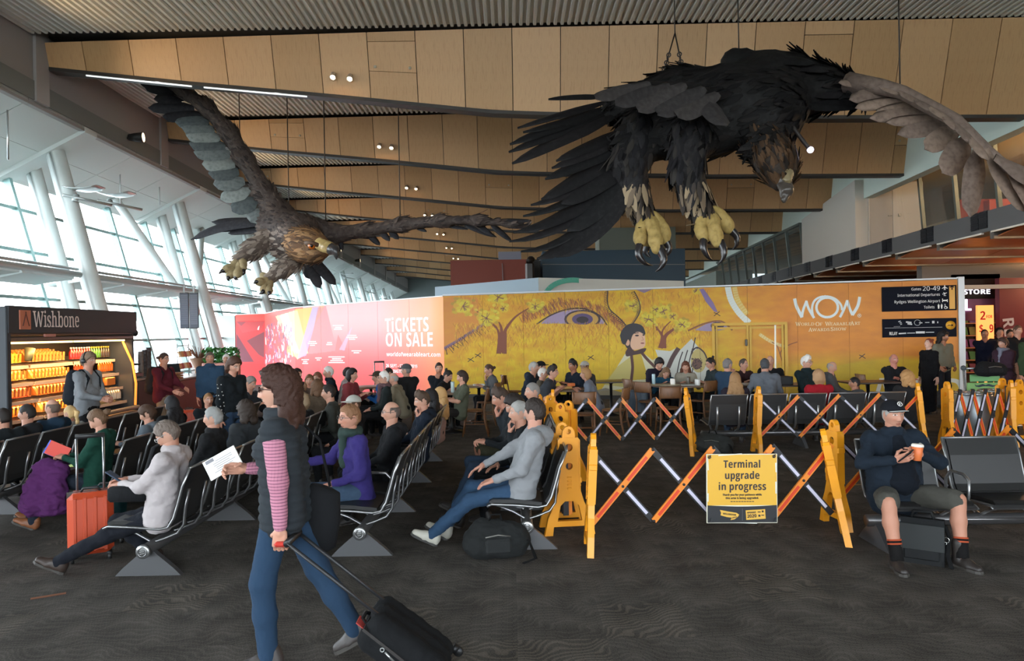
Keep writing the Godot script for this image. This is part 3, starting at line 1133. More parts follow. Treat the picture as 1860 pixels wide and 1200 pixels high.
func build_mural() -> void:
	var r := P(1741, 600, 16.9)
	var l := P(806, 600, 20.5)
	var A := Vector2(l.x, l.z)
	var B := Vector2(r.x, r.z)
	var a2 := P(536, 600, 24.5)
	var b2 := P(481, 600, 26.5)
	var c2 := P(428, 600, 26.6)
	var tops := [2.9, 2.80, 2.67, 2.65]
	var p := Paint.new()
	p.start(2048, 456, [A, B], 2.9)
	var fn := FastNoiseLite.new()
	fn.seed = 21
	fn.frequency = 0.012
	var i := 0
	var blobs := [[1310.0, 535.0, 0.9], [980.0, 565.0, 0.8], [930.0, 690.0, 1.0], [1230.0, 600.0, 0.6]]
	for y in p.h:
		for x in p.w:
			var u := float(x) / p.w
			var v := float(y) / p.h
			var n := fn.get_noise_2d(x * 0.7, y * 1.6)
			var yel := clampf(0.25 + 0.55 * v + 0.45 * n + 0.5 * (1.0 - absf(u - 0.36) * 2.4), 0.0, 1.0)
			if u > 0.60: yel = lerpf(yel, clampf((v - (0.66 + 0.05 * sin((u - 0.6) * 16.0))) * 20.0, 0.0, 1.0), clampf((u - 0.60) * 9.0, 0.0, 1.0))
			yel = maxf(yel, clampf((v - 0.60 - 0.04 * sin(u * 14.0)) * 7.0, 0.0, 1.0) * 0.8)
			p.d[i] = int(lerpf(196.0, 190.0, yel) + n * 14.0)
			p.d[i + 1] = int(lerpf(122.0, 156.0, yel) + n * 12.0)
			p.d[i + 2] = int(lerpf(30.0, 16.0, yel))
			i += 3
	var rr := RandomNumberGenerator.new()
	rr.seed = 5
	var purple := c8(110, 84, 110)
	var brown := c8(118, 66, 34)
	var ink := c8(40, 26, 30)
	p.fill([[806, 540], [868, 540], [872, 600], [806, 640]], c8(186, 116, 52), 0.75)
	p.stroke(smooth_path([[806, 634], [830, 620], [858, 602], [880, 588]]), 5.0, purple, 0.9)
	for k in 26:
		var t := k / 25.0
		var x := lerpf(808, 878, t)
		var y := lerpf(632, 590, t) + sin(t * 9.0) * 2.0
		p.stroke([[x, y], [x - 4 + rr.randf() * 16.0, y + 6 + rr.randf() * 8.0]], 1.0, ink, 0.8)
	var brow := smooth_path([[948, 585], [985, 570], [1020, 560], [1058, 562], [1092, 572], [1120, 590], [1138, 606]])
	for q in brow.size() - 1:
		for k in 16:
			var t := rr.randf()
			var x: float = lerpf(brow[q][0], brow[q + 1][0], t)
			var y: float = lerpf(brow[q][1], brow[q + 1][1], t)
			var o := rr.randf_range(-11.0, 8.0)
			p.stroke([[x, y + o], [x + rr.randf_range(-4, 4) - 3.0, y + o - 6.0 - rr.randf() * 5.0]], 1.3, [brown, c8(170, 96, 36), c8(96, 54, 60)][rr.randi() % 3], 0.55)
	p.fill(smooth_path([[982, 588], [1000, 574], [1030, 564], [1062, 563], [1088, 575], [1096, 590], [1060, 594], [1020, 591], [982, 588]]), c8(140, 122, 150))
	p.oval(1058, 580, 33, 17, ink, 0.9)
	p.oval(1058, 580, 29, 14.5, c8(170, 130, 60))
	p.oval(1058, 580, 19, 10.5, c8(78, 60, 96))
	p.oval(1058, 581, 11, 6, ink)
	p.stroke(smooth_path([[975, 589], [1000, 573], [1030, 562], [1062, 561], [1090, 574], [1103, 592]]), 2.4, ink, 0.9)
	p.fill(smooth_path([[975, 590], [1010, 588], [1060, 590], [1100, 590], [1110, 606], [1040, 612], [970, 604], [975, 590]]), c8(196, 152, 26), 0.95)
	for k in 2600:
		var x := rr.randf_range(826, 1290)
		var y := 594.0 + rr.randf() * rr.randf() * 60.0
		if rr.randf() < 0.22: y = rr.randf_range(532, 570)
		var c: Color = [c8(164, 104, 26), c8(190, 128, 30), c8(138, 92, 34), c8(206, 178, 40)][rr.randi() % 4]
		p.stroke([[x, y], [x + rr.randf_range(-5, 5), y - rr.randf_range(5, 10)]], 1.3, c, 0.4)
	for k in 500:
		var x := rr.randf_range(826, 1430)
		var y := rr.randf_range(645, 700)
		p.stroke([[x, y], [x + rr.randf_range(-2, 2), y - rr.randf_range(5, 9)]], 1.2, [c8(150, 138, 16), c8(206, 180, 40)][rr.randi() % 2], 0.4)
	for t in [[[[906, 642], [907, 610], [900, 592]], [[916, 642], [917, 612], [919, 598], [936, 576], [960, 560]], [[911, 640], [911, 600], [906, 585]], [[902, 596], [880, 575], [862, 563]]], [[[1200, 632], [1203, 612], [1193, 596]], [[1206, 632], [1208, 612], [1224, 598], [1236, 590]], [[1202, 620], [1204, 600], [1218, 584]], [[1194, 600], [1190, 590], [1172, 572]]]]:
		for b in t:
			var sp := smooth_path(b)
			var ws := []
			for k in sp.size(): ws.append(lerpf(9.0 if b[0][1] > 630 else 4.0, 1.6, float(k) / (sp.size() - 1)))
			p.stroke(sp, ws, c8(112, 58, 36))
	for k in 240:
		var fx := rr.randf_range(-1.0, 1.0)
		var c3: Array = [[841, 556, 18], [905, 540, 17], [884, 578, 19], [972, 556, 13], [1178, 580, 15], [1205, 565, 13], [1240, 590, 13], [1150, 556, 12]][k % 8]
		p.oval(c3[0] + fx * c3[2] * 1.1, c3[1] + rr.randf_range(-0.9, 0.9) * c3[2], 3.5, 2.8, [c8(200, 186, 60), c8(176, 158, 34), c8(150, 130, 40)][k % 3], 0.7)
	for f in [[841, 556, 18], [905, 540, 17], [884, 578, 19], [972, 556, 13], [915, 560, 10], [1150, 556, 12], [1178, 580, 15], [1205, 565, 13], [1240, 590, 13], [1222, 575, 11], [1265, 528, 9], [1190, 562, 10]]:
		for k in 6:
			var an: float = k * TAU / 6.0 + f[0]
			p.oval(f[0] + cos(an) * f[2] * 0.55, f[1] + sin(an) * f[2] * 0.45, f[2] * 0.45, f[2] * 0.36, c8(192, 176, 44), 0.5)
		for k in 9:
			var an := rr.randf() * TAU
			p.stroke([[f[0], f[1]], [f[0] + cos(an) * f[2] * 0.6, f[1] + sin(an) * f[2] * 0.5]], 1.2, c8(96, 60, 60), 0.7)
	p.fill(smooth_path([[1262, 600], [1285, 588], [1305, 585], [1322, 597], [1290, 602], [1262, 600]]), c8(138, 122, 150))
	p.oval(1303, 592, 12, 7, ink, 0.8)
	p.stroke(smooth_path([[1250, 601], [1280, 588], [1310, 584], [1330, 600]]), 3.0, c8(120, 74, 40))
	p.fill([[1270, 525], [1278, 524], [1296, 550], [1304, 568], [1297, 566], [1282, 548]], c8(116, 96, 140))
	p.fill([[1150, 524], [1188, 524], [1170, 532]], c8(120, 100, 140), 0.9)
	p.stroke(smooth_path([[1322, 521], [1328, 545], [1342, 568], [1360, 586]]), 11.0, c8(196, 204, 200), 0.9)
	p.stroke(smooth_path([[1334, 521], [1340, 545], [1356, 570]]), 9.0, c8(200, 184, 120), 0.6)
	p.stroke(smooth_path([[1380, 608], [1402, 622], [1430, 632]]), 6.0, c8(206, 200, 160), 0.6)
	p.stroke(smooth_path([[1420, 656], [1418, 640], [1432, 628], [1448, 622]]), 1.6, c8(120, 70, 30))
	p.stroke(smooth_path([[1418, 650], [1412, 630], [1402, 622]]), 1.6, c8(120, 70, 30))
	for s in [[[1104, 528], [1103, 545], [1108, 562], [1124, 577], [1137, 591]], [[1152, 529], [1160, 545], [1163, 560], [1160, 572], [1150, 588]]]:
		var sp := smooth_path(s)
		p.stroke(sp, 1.8, ink)
		for q in sp: p.stroke([[q[0], q[1]], [q[0] - 6, q[1] + 3]], 0.9, ink, 0.8)
	p.fill([[1135, 644], [1166, 640], [1185, 655], [1230, 632], [1232, 700], [1090, 712], [1118, 672]], c8(186, 188, 176), 0.85)
	p.fill([[1146, 644], [1164, 642], [1178, 690], [1148, 692]], c8(176, 150, 40))
	p.fill([[1095, 700], [1120, 668], [1146, 648], [1146, 706]], c8(170, 152, 70), 0.7)
	p.stroke(smooth_path([[1147, 646], [1149, 668], [1147, 690], [1144, 716]]), 5.0, c8(74, 40, 34))
	p.stroke(smooth_path([[1166, 642], [1176, 654], [1190, 668]]), 5.0, c8(74, 40, 34))
	p.fill([[1130, 618], [1138, 600], [1166, 598], [1160, 630], [1146, 640], [1138, 632]], c8(34, 28, 30))
	p.fill(smooth_path([[1146, 618], [1150, 608], [1160, 602], [1170, 606], [1172, 616], [1172, 628], [1165, 634], [1150, 636], [1145, 628], [1146, 618]]), c8(196, 156, 128))
	p.oval(1140, 623, 4, 6, c8(190, 146, 118))
	p.oval(1157, 610, 3.4, 1.6, ink)
	p.oval(1169, 609, 2.0, 1.4, ink)
	p.stroke([[1152, 606], [1160, 605]], 1.2, ink)
	p.oval(1167, 624, 3.6, 1.3, c8(130, 74, 68))
	p.stroke([[1166, 612], [1169, 618], [1165, 619]], 0.8, c8(150, 104, 84))
	p.fill(smooth_path([[1126, 610], [1130, 600], [1140, 590], [1156, 588], [1168, 594], [1172, 608], [1160, 603], [1148, 608], [1140, 618], [1136, 626], [1130, 624], [1126, 610]]), c8(30, 28, 34))
	p.fill(smooth_path([[1136, 640], [1144, 630], [1152, 638], [1166, 634], [1174, 634], [1168, 642], [1150, 646], [1138, 648], [1136, 640]]), c8(58, 32, 32))
	p.fill([[1190, 636], [1232, 640], [1256, 616], [1276, 640], [1288, 668], [1288, 692], [1216, 700], [1206, 680]], c8(178, 180, 172))
	p.stroke(smooth_path([[1232, 634], [1222, 650], [1214, 668]]), 8.0, c8(66, 42, 40))
	for k in 4:
		var x := 1232.0 + k * 9.0
		p.stroke(smooth_path([[x + 8, 640 - k * 3], [x + 2, 658], [x - 4, 690]]), 1.8, ink)
	p.stroke(smooth_path([[1263, 614], [1258, 640], [1256, 668]]), 1.8, ink)
	p.oval(1269, 656, 14, 22, c8(166, 150, 92))
	p.oval(1266, 662, 9, 10, c8(92, 62, 52))
	for k in 60: p.oval(1266 + rr.randf_range(-9, 9), 662 + rr.randf_range(-10, 10), 0.9, 0.9, ink, 0.8)
	p.stroke(smooth_path([[1256, 640], [1266, 632], [1278, 640], [1284, 652]]), 2.4, ink)
	p.fill([[1062, 716], [1100, 706], [1150, 720], [1160, 760], [1066, 760]], c8(120, 112, 100), 0.9)
	for k in 7: p.stroke(smooth_path([[1064 + k * 4, 708 + k * 7], [1090 + k * 5, 722 + k * 8], [1118 + k * 4, 750 + k * 8]]), 1.8, ink, 0.8)
	for b in [[1302, 570], [855, 654], [868, 646], [1073, 650], [1566, 648]]:
		p.stroke([[b[0] - 5, b[1] + 4], [b[0], b[1]], [b[0] + 5, b[1] - 4]], 1.2, ink)
		p.stroke([[b[0] - 5, b[1] - 2], [b[0], b[1]], [b[0] + 6, b[1] + 4]], 1.2, ink)
	var wm := c8(206, 216, 216)
	p.stroke(smooth_path([[1443.5, 543], [1447, 557], [1456.5, 576]]), 6.0, wm)
	p.stroke(smooth_path([[1456.5, 576], [1459, 563], [1465, 547]]), 4.6, wm)
	p.stroke(smooth_path([[1464.5, 547], [1469, 561], [1478.5, 577.5]]), 4.6, wm)
	p.stroke(smooth_path([[1477, 575], [1475, 560], [1479, 547], [1489, 540], [1503, 538.5], [1517, 543], [1527, 553], [1529.5, 563]]), 4.0, wm)
	for k in 33:
		var an := k * TAU / 32.0
		var an2 := (k + 1) * TAU / 32.0
		p.stroke([[1502.5 + cos(an) * 19.6, 558.5 + sin(an) * 18.0], [1502.5 + cos(an2) * 19.6, 558.5 + sin(an2) * 18.0]], 4.6, wm)
	p.stroke(smooth_path([[1526, 576], [1533, 562], [1539, 546]]), 4.6, wm)
	p.stroke(smooth_path([[1539, 546], [1543, 560], [1548.5, 572]]), 5.0, wm)
	p.stroke(smooth_path([[1548.5, 572], [1558, 556], [1561.5, 540]]), 5.6, wm)
	for k in 12:
		var an := k * TAU / 12.0
		p.stroke([[1561 + cos(an) * 3, 573.5 + sin(an) * 3], [1561 + cos(an + 0.55) * 3, 573.5 + sin(an + 0.55) * 3]], 0.9, wm)
	p.oval(1561, 573.5, 1.0, 1.2, wm)
	var pm := StandardMaterial3D.new()
	pm.albedo_texture = p.texture()
	pm.roughness = 0.55
	pm.texture_repeat = false
	var wall := Node3D.new()
	wall.name = numbered("wall_front")
	add_child(wall)
	tag(wall, "", "", "", "structure")
	var L3 := Vector3(A.x, 0.03, A.y)
	var R3 := Vector3(B.x, 0.03, B.y)
	for k in 11:
		print_board("panel", wall, L3.lerp(R3, k / 11.0 + 0.0002), L3.lerp(R3, (k + 1) / 11.0 - 0.0002), 2.87, (k + 0.002) / 11.0, (k + 0.998) / 11.0, pm)
	var e := (R3 - L3).normalized()
	var f := -e.cross(Vector3.UP)
	if f.z < 0: f = -f
	var basis := Basis(e, Vector3.UP, f)
	var trimm := mat(c8(190, 194, 196), 0.45, 0.2)
	var st := mb()
	bar(st, L3 + Vector3(0, 2.9, 0), R3 + Vector3(0, 2.9, 0), 0.08, 0.035)
	bar(st, R3 + e * 0.06, R3 + e * 0.06 + Vector3(0, 2.93, 0), 0.13, 0.12, f)
	obj("edge_trim", done(st), trimm, wall)
	st = mb()
	bar(st, L3 + f * 0.03 + Vector3(0, 0.02, 0), R3 + f * 0.03 + Vector3(0, 0.02, 0), 0.03, 0.1)
	obj("skirting", done(st), mat(c8(40, 38, 36), 0.6), wall)
	var dr := Node3D.new()
	dr.name = numbered("door")
	add_child(dr)
	tag(dr, "", "", "", "structure")
	var wid := L3.distance_to(R3)
	var u0 := p.at(1300, 640).x / p.w
	var u1 := p.at(1424, 640).x / p.w
	var um := p.at(1361, 640).x / p.w
	var tall := 2.9 - p.at(1361, 593).y / p.h * 2.9
	var yellow := mat(c8(190, 150, 40), 0.5)
	for q in [[u0, um - 0.0004], [um + 0.0004, u1]]:
		st = mb()
		var c: Vector3 = L3 + e * wid * (q[0] + q[1]) / 2 + f * 0.035
		box(st, c + Vector3(0, 0.05, 0), Vector3(wid * (q[1] - q[0]) - 0.1, 0.06, 0.03), basis)
		box(st, c + Vector3(0, tall - 0.06, 0), Vector3(wid * (q[1] - q[0]) - 0.1, 0.05, 0.03), basis)
		for s in [q[0], q[1]]:
			box(st, L3 + e * (wid * s + (0.03 if s == q[0] else -0.03)) + f * 0.035 + Vector3(0, tall / 2, 0), Vector3(0.05, tall, 0.03), basis)
		piece("door_leaf", done(st), yellow, dr, Transform3D())
	st = mb()
	for s in [[u0, -0.05], [u1, 0.05]]:
		box(st, L3 + e * (wid * s[0] + s[1]) + f * 0.05 + Vector3(0, tall / 2, 0), Vector3(0.07, tall + 0.1, 0.1), basis)
	box(st, L3 + e * wid * (u0 + u1) / 2 + f * 0.05 + Vector3(0, tall + 0.04, 0), Vector3(wid * (u1 - u0) + 0.16, 0.07, 0.1), basis)
	piece("door_frame", done(st), yellow, dr, Transform3D())
	st = mb()
	rbox(st, L3 + e * (wid * um - 0.07) + f * 0.07 + Vector3(0, 1.44, 0), Vector3(0.06, 0.16, 0.06), 0.01, basis)
	piece("door_handle", done(st), mat(c8(60, 56, 50), 0.4, 0.4), dr, Transform3D())
	var pale := mat(c8(222, 214, 170), 0.5)
	var on := func(px: float, py: float, out: float) -> Transform3D:
		var q := p.at(px, py)
		return Transform3D(basis, L3 + e * (q.x / p.w * wid) + f * out + Vector3(0, 2.9 - q.y / p.h * 2.9 - 0.03, 0))
	letters(wall, "W", on.call(1449.5, 588.5, 0.004), 0.095, pale, 0.125, "Droid Serif", 400)
	letters(wall, "ORLD", on.call(1467, 588.5, 0.004), 0.07, pale, 0.30, "Droid Serif", 400)
	letters(wall, "O", on.call(1485, 588.5, 0.004), 0.095, pale, 0.09, "Droid Serif", 400)
	letters(wall, "F", on.call(1491.5, 588.5, 0.004), 0.07, pale, 0.055, "Droid Serif", 400)
	letters(wall, "W", on.call(1503.5, 588, 0.004), 0.095, pale, 0.125, "Droid Serif", 400)
	letters(wall, "EARABLE", on.call(1527, 588, 0.004), 0.07, pale, 0.47, "Droid Serif", 400)
	letters(wall, "A", on.call(1548, 587, 0.004), 0.095, pale, 0.09, "Droid Serif", 400)
	letters(wall, "RT", on.call(1557.5, 587, 0.004), 0.07, pale, 0.12, "Droid Serif", 400)
	letters(wall, "A", on.call(1472, 598.5, 0.004), 0.095, pale, 0.09, "Droid Serif", 400)
	letters(wall, "WARDS", on.call(1491, 598.5, 0.004), 0.07, pale, 0.40, "Droid Serif", 400)
	letters(wall, "S", on.call(1511.5, 597.5, 0.004), 0.095, pale, 0.065, "Droid Serif", 400)
	letters(wall, "HOW", on.call(1526, 597.5, 0.004), 0.07, pale, 0.28, "Droid Serif", 400)
	var low := mat(c8(196, 196, 184), 0.5)
	for q in [["A", 1603], ["R", 1672], ["D", 1732]]:
		letters(wall, q[0], on.call(q[1], 709, 0.004), 0.55, low, 0.42)
	var navy := mat(c8(20, 22, 31), 0.75, 0.0, 0.2)
	var ivory := mat(c8(226, 226, 220), 0.5)
	var gold := mat(c8(206, 150, 40), 0.45)
	for s in 2:
		var ya: float = [518.0, 576.0][s]
		var yb: float = [564.0, 612.0][s]
		var qa: Transform3D = on.call(1601.0 if s == 0 else 1602.0, ya + 3.5, 0.0)
		var qb: Transform3D = on.call(1737.0, yb - 1.0, 0.0)
		var cc := (qa.origin + qb.origin) * 0.5
		var sx := (qb.origin - qa.origin).dot(e)
		var sy := qa.origin.y - qb.origin.y
		var sg := thing("direction_sign", ["dark blue sign listing gates 20-49, departures, hotel and toilets on the yellow hoarding", "lower dark blue sign of white shop logos with yellow arrow disc on the hoarding"][s], "sign", Vector3(cc.x, qb.origin.y, cc.z))
		sg.basis = basis
		st = mb()
		rbox(st, Vector3(0, sy / 2, 0.02), Vector3(sx, sy, 0.04), 0.006)
		obj("board", done(st), navy, sg)
		var z := 0.044
		var X := func(px: float) -> float: return (px - 1669.0) / 136.0 * sx
		var Y := func(py: float) -> float: return sy * (1.0 - (py - ya) / (yb - ya))
		if s == 0:
			st = mb()
			box(st, Vector3(X.call(1729.0), sy * 0.5, z - 0.002), Vector3(sx * 0.075, sy * 0.9, 0.006))
			obj("yellow_band", done(st), gold, sg)
			var rows := [["Gates", 1666.0, 523.5, 0.068, 0.24], ["20-49", 1693.5, 523.0, 0.115, 0.42], ["International Departures", 1670.0, 534.5, 0.07, 1.04], ["Rydges Wellington Airport", 1667.0, 546.5, 0.07, 1.12], ["Toilets", 1689.0, 557.5, 0.07, 0.26]]
			for q in rows:
				letters(sg, q[0], Transform3D(Basis(), Vector3(X.call(q[1] - 1.5), Y.call(q[2]), z)), q[3] * 0.92, ivory, q[4] * 0.87, "Droid Sans", 400)
			st = mb()
			prism(st, PackedVector2Array([Vector2(0, 0.06), Vector2(0.05, 0.01), Vector2(0.035, 0.0), Vector2(0.012, 0.022), Vector2(0.012, -0.05), Vector2(-0.012, -0.05), Vector2(-0.012, 0.022), Vector2(-0.035, 0.0), Vector2(-0.05, 0.01)]), 0.004, Transform3D(Basis(), Vector3(X.call(1729.0), Y.call(523.0), z + 0.003)))
			obj("arrow", done(st), navy, sg)
			st = mb()
			var plane := PackedVector2Array([Vector2(0, 0.06), Vector2(0.012, 0.04), Vector2(0.012, 0.012), Vector2(0.06, -0.018), Vector2(0.06, -0.03), Vector2(0.012, -0.014), Vector2(0.009, -0.04), Vector2(0.026, -0.052), Vector2(0.0, -0.058), Vector2(-0.026, -0.052), Vector2(-0.009, -0.04), Vector2(-0.012, -0.014), Vector2(-0.06, -0.03), Vector2(-0.06, -0.018), Vector2(-0.012, 0.012), Vector2(-0.012, 0.04)])
			prism(st, plane, 0.004, Transform3D(Basis(), Vector3(X.call(1716.0), Y.call(522.0), z)))
			prism(st, plane, 0.004, Transform3D(Basis(Vector3.BACK, -1.2).scaled_local(Vector3(0.6, 0.9, 1)), Vector3(X.call(1716.0), Y.call(533.0), z)))
			box(st, Vector3(X.call(1716.0), Y.call(537.0), z), Vector3(0.05, 0.01, 0.004))
			for q in [[-0.05, 0.0, 0.014, 0.085], [0.05, -0.01, 0.014, 0.065], [0.0, -0.005, 0.1, 0.03]]:
				box(st, Vector3(X.call(1716.0) + q[0], Y.call(545.5) + q[1], z), Vector3(q[2], q[3], 0.004))
			for q in [1704.5, 1710.0]:
				prism(st, circle(0.012, 8, Vector2(0, 0.045)), 0.004, Transform3D(Basis(), Vector3(X.call(q), Y.call(556.5), z)))
				prism(st, PackedVector2Array([Vector2(-0.02, 0.03), Vector2(0.02, 0.03), Vector2(0.016, -0.012), Vector2(0.011, -0.055), Vector2(-0.011, -0.055), Vector2(-0.016, -0.012)]), 0.004, Transform3D(Basis(), Vector3(X.call(q), Y.call(556.5), z)))
			var wc := Vector3(X.call(1717.0), Y.call(557.5), z)
			ring(st, wc + Vector3(0, -0.018, 0), 0.028, 0.006)
			prism(st, circle(0.011, 8), 0.004, Transform3D(Basis(), wc + Vector3(-0.012, 0.055, 0)))
			bar(st, wc + Vector3(-0.012, 0.042, 0), wc + Vector3(-0.006, 0.0, 0), 0.012, 0.006, Vector3.BACK)
			bar(st, wc + Vector3(-0.006, 0.0, 0), wc + Vector3(0.03, 0.0, 0), 0.012, 0.006, Vector3.BACK)
			bar(st, wc + Vector3(0.03, 0.0, 0), wc + Vector3(0.042, -0.04, 0), 0.012, 0.006, Vector3.BACK)
			obj("pictogram", done(st), ivory, sg)
		else:
			st = mb(true)
			lathe(st, [Vector2(0, -0.01), Vector2(0.102, -0.01), Vector2(0.102, 0.006), Vector2(0, 0.006)], 24, Transform3D(Basis(Vector3.RIGHT, PI / 2), Vector3(X.call(1726.0), Y.call(590.0), z - 0.002)))
			obj("arrow_disc", done(st), gold, sg)
			st = mb()
			var ac := Vector3(X.call(1726.0), Y.call(590.0), z + 0.006)
			bar(st, ac + Vector3(-0.06, 0, 0), ac + Vector3(0.05, 0, 0), 0.014, 0.004, Vector3.BACK)
			prism(st, PackedVector2Array([Vector2(0.06, 0), Vector2(0.02, 0.03), Vector2(0.02, -0.03)]), 0.004, Transform3D(Basis(), ac))
			obj("arrow", done(st), navy, sg)
			st = mb()
			box(st, Vector3(X.call(1658.0), Y.call(593.5), z), Vector3(sx * 0.78, 0.006, 0.004))
			for q in [[1633.0, 581.0, 0.055, 0.02, 0.35], [1635.0, 583.8, 0.045, 0.018, 0.35], [1636.0, 586.5, 0.04, 0.016, 0.35], [1650.0, 583.0, 0.12, 0.035, -0.15], [1652.0, 586.5, 0.10, 0.03, -0.15], [1672.0, 584.5, 0.07, 0.022, 0.0], [1684.0, 584.0, 0.09, 0.016, 0.0], [1695.0, 583.5, 0.05, 0.06, 0.0], [1703.0, 584.0, 0.02, 0.04, 0.0], [1628.0, 591.0, 0.14, 0.006, 0.03], [1671.0, 603.0, 0.19, 0.05, 0.0], [1638.0, 604.5, 0.16, 0.03, 0.05], [1654.0, 604.0, 0.17, 0.016, 0.0], [1688.5, 603.0, 0.18, 0.016, 0.0]]:
				box(st, Vector3(X.call(q[0]), Y.call(q[1]), z), Vector3(q[2], q[3], 0.004), Basis(Vector3.BACK, q[4]))
			ring(st, Vector3(X.call(1666.0), Y.call(584.0), z), 0.066, 0.005, Basis(), 20)
			obj("logo", done(st), mat(c8(190, 192, 192), 0.5), sg)
			letters(sg, "RELAY", Transform3D(Basis(), Vector3(X.call(1621.0), Y.call(604.5), z)), 0.075, ivory, 0.17)
	var pole := thing("flag_pole", "thin white pole standing against the yellow hoarding right of the door", "pole", G(1409, 742), 0.0)
	st = mb(true)
	tube(st, [Vector3(0, 0.02, 0), Vector3(0.06, 1.9, -0.1)], 0.02, 8)
	obj("shaft", done(st), mat(c8(235, 232, 220), 0.4), pole)
	st = mb(true)
	lathe(st, [Vector2(0.16, 0.0), Vector2(0.16, 0.02), Vector2(0.03, 0.04), Vector2(0.0, 0.04)], 16)
	obj("foot", done(st), mat(c8(60, 58, 56), 0.5), pole)
	var q := Paint.new()
	q.start(1024, 160, [A, Vector2(a2.x, a2.z), Vector2(b2.x, b2.z), Vector2(c2.x, c2.z)], 2.9)
	i = 0
	for y in q.h:
		var v := float(y) / q.h
		for x in q.w:
			var u := float(x) / q.w
			var top := c8(238, 176, 130).lerp(c8(236, 178, 176), clampf(u * 4.0, 0.0, 1.0))
			if u < 0.05: top = c8(232, 160, 96).lerp(top, u * 20.0)
			var bot := c8(238, 130, 72).lerp(c8(228, 62, 62), clampf(u * 4.5, 0.0, 1.0))
			var c := top.lerp(bot, smoothstep(0.15, 0.95, v + 0.12 * u))
			if u > 0.6: c = c8(232, 84, 70).lerp(c8(220, 44, 48), v)
			q.d[i] = int(c.r * 255.0)
			q.d[i + 1] = int(c.g * 255.0)
			q.d[i + 2] = int(c.b * 255.0)
			i += 3
	q.fill([[536, 556], [590, 552], [540, 648], [520, 640]], c8(240, 190, 90), 0.9)
	q.fill([[500, 566], [540, 558], [560, 640], [540, 652]], c8(246, 222, 160), 0.8)
	q.fill([[508, 566], [522, 562], [545, 640], [538, 640]], c8(255, 250, 235), 0.9)
	q.fill([[567, 554], [580, 553], [556, 645], [540, 650]], c8(188, 160, 210), 0.85)
	q.fill([[578, 553], [592, 552], [612, 636], [560, 642]], c8(214, 132, 132), 0.85)
	q.fill([[614, 606], [626, 630], [636, 634], [608, 638]], c8(212, 112, 110), 0.9)
	q.fill([[634, 600], [640, 590], [626, 636], [616, 634]], c8(206, 170, 196), 0.7)
	for k in 260:
		var t := rr.randf()
		var x := lerpf(482, 530, rr.randf())
		var y := lerpf(575, 680, t)
		q.stroke([[x, y], [x + rr.randf_range(-1.5, 2.5), y + rr.randf_range(3, 14)]], rr.randf_range(0.8, 2.2), [c8(120, 60, 120), c8(200, 60, 80), c8(240, 190, 200), c8(90, 60, 90), c8(255, 230, 225)][rr.randi() % 5], 0.7)
	q.fill([[428, 572], [481, 572], [481, 720], [428, 720]], c8(216, 48, 50))
	q.fill([[429, 596], [461, 654], [429, 654]], c8(116, 44, 60))
	q.fill([[448, 612], [480, 594], [480, 646], [470, 640]], c8(128, 50, 58))
	q.fill([[429, 574], [480, 574], [474, 590], [440, 596]], c8(196, 58, 60))
	q.fill([[429, 573], [446, 574], [438, 582]], c8(150, 54, 62))
	q.fill([[469, 584], [471.5, 582], [470, 591], [467, 590]], c8(250, 235, 230))
	var qm := StandardMaterial3D.new()
	qm.albedo_texture = q.texture()
	qm.roughness = 0.5
	qm.texture_repeat = false
	var wall2 := Node3D.new()
	wall2.name = numbered("wall_left")
	add_child(wall2)
	tag(wall2, "", "", "", "structure")
	for lg in q.legs.size():
		var l0 := Vector3(q.legs[lg][0].x, 0.03, q.legs[lg][0].y)
		var l1 := Vector3(q.legs[lg][1].x, 0.03, q.legs[lg][1].y)
		var len := l0.distance_to(l1)
		var nb: int = maxi(1, int(len / 1.2))
		for k in nb:
			var s0: float = (q.legs[lg][2] + len * k / nb) / q.total
			var s1: float = (q.legs[lg][2] + len * (k + 1) / nb) / q.total
			print_board("panel", wall2, l1.lerp(l0, 1.0 - float(k + 1) / nb + 0.0005), l1.lerp(l0, 1.0 - float(k) / nb - 0.0005), lerpf(tops[lg], tops[lg + 1], float(k + 1) / nb) - 0.03, s1, s0, qm, lerpf(tops[lg], tops[lg + 1], float(k) / nb) - 0.03)
		st = mb()
		bar(st, l0 + Vector3(0, tops[lg] - 0.03, 0), l1 + Vector3(0, tops[lg + 1] - 0.03, 0), 0.06, 0.03)
		obj("edge_trim", done(st), mat(c8(236, 236, 232), 0.5), wall2)
	var la := Vector3(q.legs[0][0].x, 0.0, q.legs[0][0].y)
	var lb := Vector3(q.legs[0][1].x, 0.0, q.legs[0][1].y)
	var le := (la - lb).normalized()
	var lf := le.cross(Vector3.UP)
	if lf.z < 0: lf = -lf
	var lbas := Basis(le, Vector3.UP, lf)
	var onl := func(px: float, py: float) -> Transform3D:
		var w := q.at(px, py)
		return Transform3D(lbas, la - le * (w.x / q.w * q.total) + lf * 0.006 + Vector3(0, 2.9 - w.y / q.h * 2.9, 0))
	var snow := mat(c8(250, 244, 240), 0.5)
	var span := func(x0: float, x1: float, y: float) -> float: return (onl.call(x1, y).origin - onl.call(x0, y).origin).length()
	for w in [["TiCKETS", 699.0, 778.0, 590.0, 0.41], ["ON SALE", 700.0, 785.0, 617.0, 0.41], ["worldofwearableart.com", 701.0, 799.0, 643.5, 0.12], ["26 SEPT - 13 OCT 2019", 701.0, 758.0, 664.5, 0.10], ["WELLINGTON", 701.0, 735.0, 674.0, 0.10]]:
		var mid: float = (w[1] + w[2]) / 2.0
		letters(wall2, w[0], onl.call(mid, w[3]), w[4], snow, span.call(w[1], w[2], w[3]))
	st = mb()
